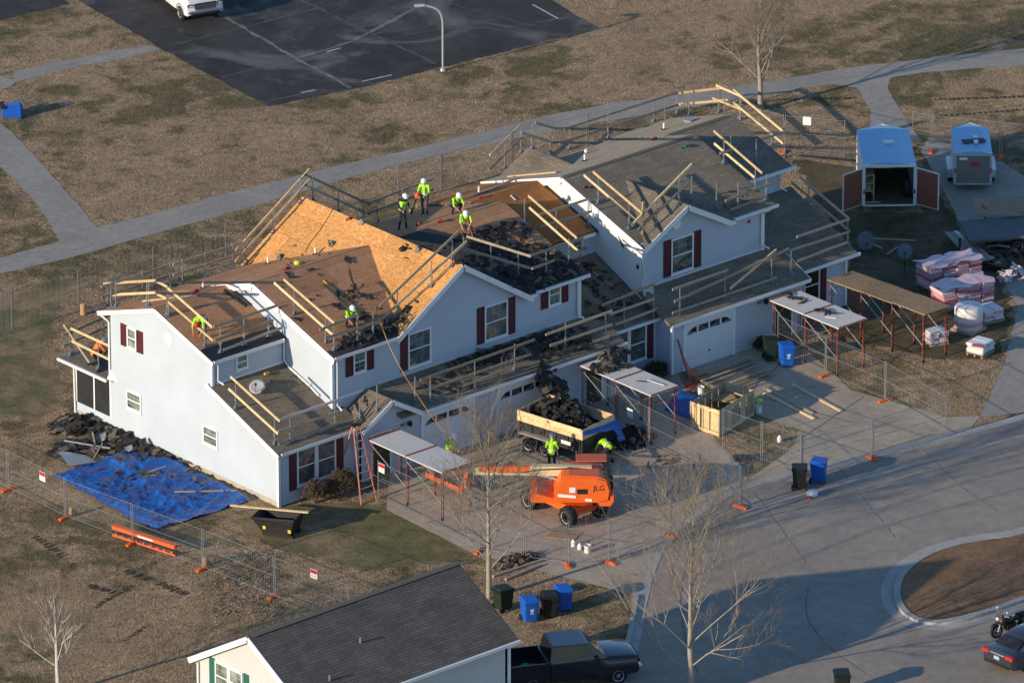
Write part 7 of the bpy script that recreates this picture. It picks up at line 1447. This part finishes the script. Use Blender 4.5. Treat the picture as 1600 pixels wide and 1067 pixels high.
def person(label, p, heading, pose, top=HIVIS, legs=PANTS, helmet=HELM, sleeves=None, harness=True, hands=SKIN, vest=False, slope=False, scale=1.0, tooldef=None, helmeted=True):
    J = {k: V(v)*scale for k, v in POSES[pose].items()}; p = V(p); rot = Matrix.Rotation(heading, 3, 'Z')
    if slope:
        for s in 'LR':
            a = J['an'+s]; w_ = p+rot @ a; dz = roofz(w_.x, w_.y)-roofz(p.x, p.y)
            if abs(dz) < .35: J['an'+s] = a+V((0, 0, dz)); J['kn'+s] = J['kn'+s]+V((0, 0, dz*.5))
    S = scale; b = MB(); bones = []
    def limb(k1, k2, r0, r1, mi, d=0): capsule(b, J[k1], J[k2], r0*S, r1*S); bones.append((J[k1], J[k2], (r0+r1)/2*S, mi))
    limb('pelvis', 'chest', .135, .155, 1); limb('chest', 'neck', .15, .075, 1); limb('neck', 'head', .06, .075, 0)
    hd = (J['head']-J['neck']).normalized(); fwd = V((1, 0, 0)); fwd = (fwd-hd*fwd.dot(hd)*0.8).normalized()
    q = hd.to_track_quat('Z', 'Y').to_matrix(); b.ball(J['head'], (.088*S, .088*S, .118*S), 12, 9, q); bones.append((J['head']-hd*.04, J['head']+hd*.06, .09*S, 0))
    b.ball(J['head']+fwd*.095*S-hd*.01, .018*S, 6, 4); b.ball(J['head']+fwd*.075*S-hd*.075*S, .03*S, 6, 4)
    for s in (-1, 1): b.ball(J['head']+V((0, s*.088*S, 0)), (.02*S, .014*S, .03*S), 6, 4)
    for s, sg in (('L', 1), ('R', -1)):
        b.ball(J['sh'+s], .075*S, 8, 6); limb('sh'+s, 'el'+s, .062, .046, 1 if sleeves is None else 4); limb('el'+s, 'ha'+s, .045, .03, 0 if sleeves is None else 4)
        capsule(b, J['chest']+V((0, sg*.08, .05)), J['sh'+s], .1*S, .075*S); bones.append((J['chest']+V((0, sg*.08, .05)), J['sh'+s], .09*S, 1))
        limb('hi'+s, 'kn'+s, .09, .062, 2); limb('kn'+s, 'an'+s, .06, .045, 2)
        a = J['an'+s]; capsule(b, a+V((-.05, 0, -.045)), a+V((.15, sg*.02, -.05)), .045*S, .042*S); bones.append((a+V((-.05, 0, -.045)), a+V((.15, sg*.02, -.05)), .05*S, 3))
        h = J['ha'+s]; d = (h-J['el'+s]).normalized(); sd_ = d.cross(V((0, 0, 1))).normalized() if abs(d.z) < .95 else V((0, 1, 0)); nn = sd_.cross(d)
        pm = h+d*.06*S; capsule(b, h+d*.01, pm, .03*S, .034*S); bones.append((h, pm+d*.1*S, .045*S, 5))
        for k, (o, L) in enumerate(((-.033, .07), (-.011, .085), (.011, .08), (.033, .06))):
            r0 = pm+sd_*o*S; m_ = r0+d*L*.55*S-nn*.012*S; capsule(b, r0, m_, .0115*S, .0105*S, 6); capsule(b, m_, m_+d*L*.3*S-nn*.04*S, .0105*S, .009*S, 6)
        th = h+d*.02*S+sd_*sg*.032*S; capsule(b, th, th+d*.04*S+sd_*sg*.03*S-nn*.01*S, .013*S, .011*S, 6)
    me = bpy.data.meshes.new('body'); me.from_pydata([tuple(v) for v in b.v], [], b.f); tmp = bpy.data.objects.new('tmp', me); COL.objects.link(tmp)
    md = tmp.modifiers.new('r', 'REMESH'); md.mode = 'VOXEL'; md.voxel_size = .0145; sm = tmp.modifiers.new('s', 'SMOOTH'); sm.iterations = 3; sm.factor = .5
    dg = bpy.context.evaluated_depsgraph_get(); m2 = bpy.data.meshes.new_from_object(tmp.evaluated_get(dg)); bpy.data.objects.remove(tmp); bpy.data.meshes.remove(me); m2.name = 'body'
    m2.materials.clear()
    for mm in (SKIN, top, legs, BOOT, sleeves or top, hands): m2.materials.append(mm)
    segs = [(a, c-a, max((c-a).length_squared, 1e-9), r, mi) for a, c, r, mi in bones]
    for f in m2.polygons:
        c = f.center; bd = 9; bi = 0
        for a, d, l2, r, mi in segs:
            t = (c-a).dot(d)/l2; t = 0 if t < 0 else 1 if t > 1 else t; e = (c-a-d*t).length-r
            if e < bd: bd = e; bi = mi
        f.material_index = bi; f.use_smooth = True
    t = thing('person', label, 'person', p, heading, world=False); bo = bpy.data.objects.new('body', m2); COL.objects.link(bo); bo.parent = t
    # torso clothing: vest shell with reflective strips, harness straps
    ax = (J['chest']-J['pelvis']); L = ax.length; ax.normalize(); sdv = V((0, 1, 0)); fr_ = sdv.cross(ax).normalized()
    def ring(f, k=1.0, n=20):
        c = J['pelvis']+ax*L*f; rr_ = (.158+.022*f)*S*k; return [c+sdv*math.cos(2*math.pi*j/n)*rr_*1.12+fr_*math.sin(2*math.pi*j/n)*rr_*.98 for j in range(n)]
    def band(f0, f1, k, mat, name):
        a, c = ring(f0, k), ring(f1, k); n = 20; mb = MB().add(a+c, [(j, (j+1) % n, n+(j+1) % n, n+j) for j in range(n)]); mb.build(name, mat, t, True, fix=True)
    if vest:
        rs = [ring(f, k) for f, k in ((-.05, 1.03), (.3, 1.03), (.7, 1.05), (1.05, 1.05), (1.25, .9))]; n = 20; mb = MB().add([q for r in rs for q in r], [(i*n+j, i*n+(j+1) % n, (i+1)*n+(j+1) % n, (i+1)*n+j) for i in range(4) for j in range(n)]); mb.build('vest', HIVIS if vest is True else vest, t, True)
    if vest or top in (HIVIS, HIORG): band(.28, .42, 1.075, REFL, 'reflective_band')
    if harness:
        mb = MB()
        for sg in (-1, 1):
            c0 = J['pelvis']+sdv*sg*.1*S-fr_*0; 
            pts = [J['pelvis']+ax*L*.1+sdv*sg*.12*S+fr_*.17*S, J['chest']+sdv*sg*.1*S+fr_*.165*S, J['chest']+ax*.14*S+sdv*sg*.11*S, J['chest']+sdv*sg*.06*S-fr_*.18*S, J['pelvis']+ax*L*.1-sdv*sg*.05*S-fr_*.17*S]; mb.tube(pts, .021*S, 5)
        mb.build('harness', HARN, t); band(-.08, .04, 1.1, HARN, 'harness_belt')
    if helmeted:
        c = J['head']+hd*.035*S; mb = MB(); n = 18; prof = [(.122, 0), (.122, .03), (.112, .075), (.085, .115), (.045, .138), (.008, .143)]
        vs = [c+q @ V((r*S*math.cos(2*math.pi*j/n)*1.0, r*S*math.sin(2*math.pi*j/n)*1.12, h*S)) for r, h in prof for j in range(n)]
        mb.add(vs, [(i*n+j, i*n+(j+1) % n, (i+1)*n+(j+1) % n, (i+1)*n+j) for i in range(len(prof)-1) for j in range(n)]); he = mb.build('helmet', helmet, t, True)
        mb = MB(); vs = [c+q @ V((r*S*math.cos(2*math.pi*j/n), r*S*math.sin(2*math.pi*j/n)*1.1, 0)) for r in (.115, .14) for j in range(n)]; mb.add(vs, [(j, (j+1) % n, n+(j+1) % n, n+j) for j in range(n)]); mb.prism([c+fwd*.1*S+sdv*.08*S, c+fwd*.19*S+sdv*.05*S, c+fwd*.19*S-sdv*.05*S, c+fwd*.1*S-sdv*.08*S], hd*.012); mb.build('brim', helmet, he)
    return t, J
HD = lambda u, v: math.atan2((G(800+u*100, 500-v*100)-G(800, 500)).y, (G(800+u*100, 500-v*100)-G(800, 500)).x)   # heading seen as (right, away) in the photograph
person('person in lime vest and red helmet bending at the left roof edge', RP(316, 526), HD(-.7, -.6), 'bend', helmet=HELMR, legs=PANTS, hands=M('orange_glove', (.6, .12, .03), .8, .1, 5), slope=True)
person('person in orange shirt and white helmet kneeling on the sun room roof', RP(150, 568), HD(.9, .1), 'kneel', top=HIORG, harness=False)
person('person in lime shirt and white helmet crouching on the brown roof', RP(546, 510), HD(.6, -.5), 'crouch', slope=True)
person('person in lime vest over black clothes standing on the grey roof slope', RP(629, 358), HD(.5, -.3), 'look_down', top=SHIRT, sleeves=SHIRT, vest=True, slope=True)
person('person in lime shirt standing with an orange blower on the ridge', RP(664, 335), HD(-.6, -.6), 'stand_tool', legs=M('grey_trousers', (.05, .05, .052), .9, .2, 8), slope=True)
person('person in lime shirt kneeling on the ridge behind another worker', RP(711, 334), HD(.6, -.4), 'crouch', slope=True)
person('person in lime vest and tan trousers kneeling with an orange pole', RP(727, 364), HD(.2, -.9), 'kneel', legs=TANPANTS, slope=True)
person('person in lime shirt and white helmet standing behind the left canopy', G(703, 735), HD(.8, -.3), 'look_down', harness=False, slope=False)
person('person in lime shirt and blue helmet standing by the boom lift', G(862, 738), HD(.3, .6), 'look_down', helmet=HELMB, harness=False)
person('person in lime hooded top bending beside the dump trailer', G(948, 722), HD(-.8, .3), 'bend', harness=False, helmeted=False, hands=HIVIS)
# hand tools held or beside them
def pole_tool(label, a, c, mat, r=0.02, head=None):
    t = thing('long_tool', label, 'tool', a); MB().tube([a, c], r, 7).build('shaft', mat, t)
    d = (c-a).normalized(); MB().bar(a-d*0.02, a+d*0.2, 0.16, 0.05).build('blade', STEEL if head is None else head, t)
    MB().tube([c-d*0.12, c+d*0.02], r*1.6, 7).build('grip', BLACK, t)
hpx = RP(664, 335)
t = thing('leaf_blower', 'orange leaf blower with black nozzle held by the standing worker', 'tool', hpx); c = hpx-RV3*.34-FV3*.2+V((0, 0, .98)); b = MB(); b.ball(c, (.13, .12, .16), 10, 8); b.build('engine', ORANGE, t, True); MB().tube([c, c-RV3*.12-V((0, 0, .3)), hpx-RV3*.62-FV3*.3+V((0, 0, .12))], [.06, .05, .045], 8).build('nozzle', BLACK, t)
g7 = RP(734, 372); pole_tool('orange-handled pry shovel held by the kneeling worker', g7+V((.1, -.1, .05)), g7-RV3*.2+V((0, 0, 1.15)), ORANGE)
g9 = G(868, 742); pole_tool('rake held by the worker in the blue helmet', g9+RV3*.25+V((0, 0, .02)), g9+RV3*.05+V((0, 0, 1.3)), M('tool_grey', (.2, .2, .2), .6, .1, 5), 0.016)
# ================================================================== VEHICLES
CARB = {}
def carmat(n, c): return M(n, c, 0.22, 0.03, 2, coat=0.8, spec=0.5)
def loft(b, secs, cap=True):
    n = len(secs[0]); o = len(b.v); b.v += [V(p) for s in secs for p in s]
    for i in range(len(secs)-1):
        for j in range(n-1): b.f.append([o+i*n+j, o+i*n+j+1, o+(i+1)*n+j+1, o+(i+1)*n+j]); b.m.append(0)
    if cap:
        b.f.append([o+j for j in range(n)]); b.m.append(0); b.f.append([o+(len(secs)-1)*n+j for j in range(n)][::-1]); b.m.append(0)
def halfsec(x, w_, z0, z1, r=.12, tum=.0):
    h = [(w_, z0), (w_*1.01, z0+(z1-z0)*.45), (w_-tum*.4, z1-r), (w_-tum-r*.5, z1-r*.25), (w_-tum-r*1.4, z1)]
    return [V((x, -a, z)) for a, z in h]+[V((x, a, z)) for a, z in h[::-1]]
def arch_trim(b, x, s, w_, r): b.tube([(x+r*math.cos(a), s*w_, .4+r*math.sin(a)) for a in [math.pi*k/10 for k in range(11)]], .03, 5)
def pickup(label, loc, head, paint, lit=True):
    t = thing('pickup_truck', label, 'pickup truck', loc, head, world=False); P = paint
    b = MB(); loft(b, [halfsec(x, w_, z0, z1, r, tu) for x, w_, z0, z1, r, tu in ((2.88, .78, .55, .98, .08, .02), (2.82, .95, .48, 1.17, .1, .03), (2.6, .98, .46, 1.24, .12, .03), (1.5, .99, .46, 1.27, .12, .04), (1.0, .99, .44, 1.26, .06, .02), (-.95, .99, .44, 1.26, .06, .02))]); b.build('body', P, t, 'a')
    b = MB()
    for s in (-1, 1): b.span((-2.85, s*.99, .5), (-.98, s*.9, 1.26)); b.span((-2.85, s*1.0, 1.24), (-.98, s*.88, 1.3))
    b.span((-2.87, -.97, .52), (-2.78, .97, 1.28)); b.span((-1.06, -.88, .5), (-.98, .88, 1.28)); b.build('bed', P, t, bevel=.02)
    MB().span((-2.8, -.9, .62), (-1.0, .9, .7)).build('bed_floor', BLACK, t)
    # greenhouse
    lo = [(1.5, .93, 1.24), (-.96, .95, 1.24)]; hi = [(.72, .76, 1.93), (-.84, .78, 1.95)]
    b = MB(); vs = []
    for (x, y, z), s in ((lo[0], -1), (lo[0], 1), (lo[1], 1), (lo[1], -1)): vs.append((x, s*y, z))
    for (x, y, z), s in ((hi[0], -1), (hi[0], 1), (hi[1], 1), (hi[1], -1)): vs.append((x, s*y, z))
    b.add(vs, [(0, 1, 5, 4), (1, 2, 6, 5), (2, 3, 7, 6), (3, 0, 4, 7), (4, 5, 6, 7)]); b.build('cab', P, t, bevel=.05)
    def pane(pts, name='window_glass'):
        c = sum((V(p) for p in pts), V((0, 0, 0)))/len(pts); n = (V(pts[1])-V(pts[0])).cross(V(pts[2])-V(pts[0])).normalized()
        if n.dot(c-V((0, 0, 1.2))) < 0: n = -n
        MB().prism([V(p)+n*.004 for p in pts], n*.012).build(name, GLASSD, t)
    def lerp3(a, c, f): return V(a).lerp(V(c), f)
    A, B, C_, D = V(vs[0]), V(vs[1]), V(vs[5]), V(vs[4]); pane([A.lerp(D, .1).lerp(B.lerp(C_, .1), .05), A.lerp(D, .1).lerp(B.lerp(C_, .1), .95), A.lerp(D, .9).lerp(B.lerp(C_, .9), .94), A.lerp(D, .9).lerp(B.lerp(C_, .9), .06)], 'windscreen')
    A, B, C_, D = V(vs[2]), V(vs[3]), V(vs[7]), V(vs[6]); pane([A.lerp(D, .15).lerp(B.lerp(C_, .15), .08), A.lerp(D, .15).lerp(B.lerp(C_, .15), .92), A.lerp(D, .88).lerp(B.lerp(C_, .88), .9), A.lerp(D, .88).lerp(B.lerp(C_, .88), .1)], 'rear_window')
    for i0, i1, i5, i4 in ((3, 0, 4, 7), (2, 1, 5, 6)):
        A, B, C_, D = V(vs[i0]), V(vs[i1]), V(vs[i5]), V(vs[i4])
        for f0, f1 in ((.06, .46), (.51, .9)): pane([A.lerp(B, f0).lerp(D.lerp(C_, f0), .12), A.lerp(B, f1).lerp(D.lerp(C_, f1), .12), A.lerp(B, f1-.02).lerp(D.lerp(C_, f1-.02), .86), A.lerp(B, f0).lerp(D.lerp(C_, f0), .86)])
    for s in (-1, 1):
        for x in (1.95, -1.75):
            wheel((x, s*.86, .4), (0, 1, 0), .4, .27, t); b = MB(); arch_trim(b, x, s, .985, .46); b.build('wheel_arch', BLACK, t)
        b = MB(); b.box((1.05, s*1.1, 1.32), (.14, .24, .2)); b.build('wing_mirror', P, t, bevel=.03)
        b = MB(); b.box((2.80, s*.78, 1.0), (.2, .34, .16)); b.build('headlight_housing', BLACK, t, bevel=.03); b = MB(); b.box((2.86, s*.78, 1.0), (.12, .26, .09)); b.build('headlight', M('lamp_clear', (.75, .78, .8), .1, .03, 4), t, bevel=.02); b = MB(); b.box((-2.87, s*.9, 1.05), (.05, .14, .3)); b.build('tail_light', RED, t, bevel=.01)
        for x in (.55, -.4): b = MB(); b.box((x, s*1.0, 1.1), (.18, .02, .04)); b.build('door_handle', BLACK, t)
    b = MB(); b.box((2.88, 0, .94), (.1, 1.16, .32)); g = b.build('grille', BLACK, t, bevel=.03)
    b = MB(); b.box((2.86, 0, .53), (.14, 1.5, .14)); b.build('air_dam', BLACK, t, bevel=.02)
    b = MB(); [b.box((2.935, 0, .84+k*.065), (.02, 1.1, .018)) for k in range(4)]; b.build('grille_bar', STEEL, g)
    b = MB(); b.box((2.92, 0, .68), (.18, 1.86, .16)); b.build('bumper', M('chrome', (.7, .71, .73), .15, .03, 3, metal=.9), t, bevel=.04); b = MB(); b.box((-2.93, 0, .58), (.16, 1.8, .18)); b.build('bumper', ALU, t, bevel=.04)
    return t
pickup('white pickup truck parked on the dark lot, cut by the top edge', G(318, 34)-(V((math.cos(HD(.62, -.5)), math.sin(HD(.62, -.5)), 0))*2.6), HD(.62, -.5), carmat('white_car', (.72, .73, .74)))
bp = G(886, 1062); bh = HD(1.0, .10)
pickup('black pickup truck beside the neighbouring house at the bottom', bp, bh, carmat('black_car', (.012, .014, .02)))
for lab, o, m_, s in (('bright green bundle in the bed of the black pickup', -1.9, M('green_cloth', (.02, .35, .06), .7, .2, 5), .26), ('red and white bundle in the bed of the black pickup', -1.55, M('coral_cloth', (.55, .12, .08), .7, .3, 9), .18)):
    c = bp+Matrix.Rotation(bh, 3, 'Z') @ V((o, -.15, .85)); b = MB(); b.ball(c, (s, s*.8, s*.7), 12, 8); b.v = [q+V((jit(.04), jit(.04), jit(.04))) for q in b.v]; tag(b.build('cloth_bundle', m_, None, True), lab, 'bundle')
def sedan(label, loc, head, paint):
    t = thing('car', label, 'car', loc, head, world=False); P = paint
    b = MB(); loft(b, [halfsec(x, w_, z0, z1, r, tu) for x, w_, z0, z1, r, tu in ((2.32, .62, .4, .62, .06, .02), (2.2, .82, .3, .74, .1, .03), (1.6, .89, .26, .88, .14, .05), (.9, .9, .25, .96, .12, .05), (-1.3, .91, .25, .99, .12, .05), (-1.9, .89, .26, 1.02, .14, .06), (-2.25, .84, .32, .98, .12, .05), (-2.36, .74, .42, .86, .08, .03))]); b.build('body', P, t, 'a')
    b = MB(); secs = []
    for x, w_, z in ((1.05, .78, .95), (.35, .62, 1.36), (-.1, .60, 1.42), (-.8, .60, 1.40), (-1.25, .64, 1.25), (-1.85, .74, 1.0)): secs.append([V((x, -w_-.16*(1 if z > 1.2 else .0), .93)), V((x, -w_-.03, z-.06)), V((x, -w_*.7, z)), V((x, w_*.7, z)), V((x, w_+.03, z-.06)), V((x, w_+.16*(1 if z > 1.2 else 0), .93))])
    loft(b, secs); b.build('cabin', P, t, 'a')
    def gl(pts, name): MB().prism([V(p) for p in pts], (0, 0, .02)).build(name, GLASSD, t)
    gl([(1.0, -.7, 1.0), (1.0, .7, 1.0), (.42, .56, 1.345), (.42, -.56, 1.345)], 'windscreen'); gl([(-1.78, -.64, 1.045), (-1.78, .64, 1.045), (-1.27, .55, 1.262), (-1.27, -.55, 1.262)], 'rear_window')
    for s in (-1, 1):
        MB().prism([(.75, s*.79, 1.0), (.28, s*.675, 1.3), (-.75, s*.675, 1.33), (-1.3, s*.74, 1.03)], (0, s*.02, .012)).build('side_window', GLASSD, t)
        for x in (1.45, -1.4): wheel((x, s*.79, .33), (0, 1, 0), .33, .22, t)
        b = MB(); b.box((-2.27, s*.66, .84), (.2, .42, .17)); b.build('tail_light', RED, t, bevel=.02); b = MB(); b.box((2.22, s*.62, .66), (.12, .3, .1)); b.build('headlight', WHITE, t, bevel=.02); b = MB(); b.box((.7, s*.95, 1.0), (.1, .16, .1)); b.build('wing_mirror', P, t, bevel=.02)
    b = MB(); b.box((-2.37, 0, .7), (.03, .3, .15)); b.build('licence_plate', M('plate_blue', (.35, .42, .5), .5, .1, 5), t); b = MB(); b.box((-2.3, 0, .42), (.22, 1.4, .16)); b.build('bumper', BLACK, t, bevel=.04); b = MB(); b.box((-2.33, 0, .86), (.06, .8, .05)); b.build('chrome_strip', ALU, t)
    return t
sedan('dark grey sedan at the bottom right corner seen from behind', G(1558, 1050)+V((2.3, .1, 0)), .05, carmat('graphite_car', (.03, .036, .046)))
def motorcycle(label, loc, head):
    t = thing('motorcycle', label, 'motorcycle', loc, head, world=False)
    wheel((.72, 0, .31), (0, 1, 0), .31, .12, t); wheel((-.72, 0, .31), (0, 1, 0), .31, .16, t)
    b = MB(); b.ball((.12, 0, .72), (.32, .17, .15), 12, 8); b.build('fuel_tank', carmat('black_car', (.012, .014, .02)), t, True); b = MB(); b.ball((-.35, 0, .66), (.36, .17, .08), 12, 6); b.ball((-.62, 0, .76), (.12, .15, .14), 8, 6); b.build('seat', BLACK, t, True)
    b = MB(); b.ball((.5, 0, .78), (.2, .3, .26), 12, 8); b.build('fairing', BLACK, t, True); b = MB(); b.box((.02, 0, .42), (.5, .3, .34)); b.build('engine', DARK, t, bevel=.04); b = MB(); b.tube([(.72, .1, .31), (.5, .1, .95)], .03, 6); b.tube([(.72, -.1, .31), (.5, -.1, .95)], .03, 6); b.build('fork', ALU, t)
    b = MB(); b.tube([(.38, .42, 1.02), (.48, .15, .98), (.48, -.15, .98), (.38, -.42, 1.02)], .018, 6); b.build('handlebar', ALU, t); b = MB(); b.ball((.66, 0, .86), (.1, .11, .11), 10, 8); b.build('headlight', ALU, t, True)
    for s in (-1, 1): b = MB(); b.tube([(.46, s*.3, 1.02), (.46, s*.34, 1.18)], .01, 5); b.ball((.46, s*.34, 1.22), (.02, .07, .05), 8, 5); b.build('mirror', ALU, t); b = MB(); b.box((-.72, s*.24, .6), (.5, .18, .3)); b.build('saddlebag', BLACK, t, bevel=.04); b = MB(); b.ball((.62, s*.18, .82), (.04, .04, .04), 6, 5); b.build('indicator', HIORG, t)
    b = MB(); b.tube([(.1, -.18, .3), (-.9, -.2, .3)], .045, 8); b.build('exhaust', ALU, t); b = MB(); b.add([(.62, -.2, .95), (.62, .2, .95), (.5, .16, 1.3), (.5, -.16, 1.3)], [(0, 1, 2, 3)]); b.build('windscreen', M('screen_clear', (.06, .065, .07), .1, .05, 3), t, fix=False)
    b = MB(); b.tube([(.98, 0, .5), (.9, 0, .62), (.72, 0, .66), (.52, 0, .6)], .07, 6); b.tube([(-.5, 0, .62), (-.75, 0, .66), (-1.0, 0, .5)], .09, 6); b.build('mudguard', carmat('black_car', (.012, .014, .02)), t)
motorcycle('black touring motorcycle parked beside the dark sedan', G(1578, 990), HD(-.95, -.25))
# dark lid just showing at the bottom edge
p = G(1315, 1085); make_bin(p, RV+0.1, BLK2, 'black wheelie bin just showing at the bottom edge of the street', False)

# ================================================================== WINTER GRASS TUFTS
import numpy as np
def tufts(name, label, n, region, seed, hmin, hmax, mat, wide=0.05):
    rg = np.random.default_rng(seed); u0, u1, v0, v1 = region
    u = rg.uniform(u0, u1, n); v = rg.uniform(v0, v1, n)
    d = np.array(FW)[None]+np.outer((u-800)/FPX, np.array(RT))-np.outer((v-533.5)/FPX, np.array(UP)); t = -CAMP.z/d[:, 2]; P = np.array(CAMP)[None]+d*t[:, None]
    x, y = P[:, 0], P[:, 1]; keep = np.ones(n, bool)
    def inside(poly):
        c = np.zeros(len(x), bool); m = len(poly)
        for i in range(m):
            x1, y1 = poly[i]; x2, y2 = poly[i-1]
            if y1 == y2: continue
            k = ((y1 > y) != (y2 > y)) & (x < (x2-x1)*(y-y1)/(y2-y1)+x1); c ^= k
        return c
    for poly in PAVED+[[(-0.1, -0.1), (4.3, -0.1), (4.3, -0.6), (35, -0.6), (35, 12.6), (4, 12.6), (4, 14.2), (-0.1, 14.2)], [(p.x, p.y) for p in gp((82, 745), (240, 830), (392, 782), (226, 698))], [(p.x, p.y) for p in i1]]: keep &= ~inside(poly)
    x, y = x[keep], y[keep]; k = len(x); a = rg.uniform(0, 6.283, k); h = rg.uniform(hmin, hmax, k)*(0.7+0.6*rg.random(k)); w_ = wide*rg.uniform(0.6, 1.5, k); lx, ly = rg.normal(0, .4, k)*h, rg.normal(0, .4, k)*h
    vs = np.zeros((k, 3, 3)); vs[:, 0] = np.stack([x-np.cos(a)*w_, y-np.sin(a)*w_, np.zeros(k)], 1); vs[:, 1] = np.stack([x+np.cos(a)*w_, y+np.sin(a)*w_, np.zeros(k)], 1); vs[:, 2] = np.stack([x+lx, y+ly, h], 1)
    me = bpy.data.meshes.new(name); me.vertices.add(3*k); me.vertices.foreach_set('co', vs.ravel()); me.loops.add(3*k); me.loops.foreach_set('vertex_index', np.arange(3*k)); me.polygons.add(k); me.polygons.foreach_set('loop_start', np.arange(k)*3); me.polygons.foreach_set('loop_total', np.full(k, 3)); me.update(); me.validate()
    me.materials.append(mat); o = bpy.data.objects.new(name, me); COL.objects.link(o); o['kind'] = 'stuff'; o['label'] = label; o['category'] = 'grass'
tufts('grass_tufts', 'dry winter grass covering the lawns', 800000, (-40, 1640, -20, 1090), 5, 0.012, 0.036, GRASS, 0.028)
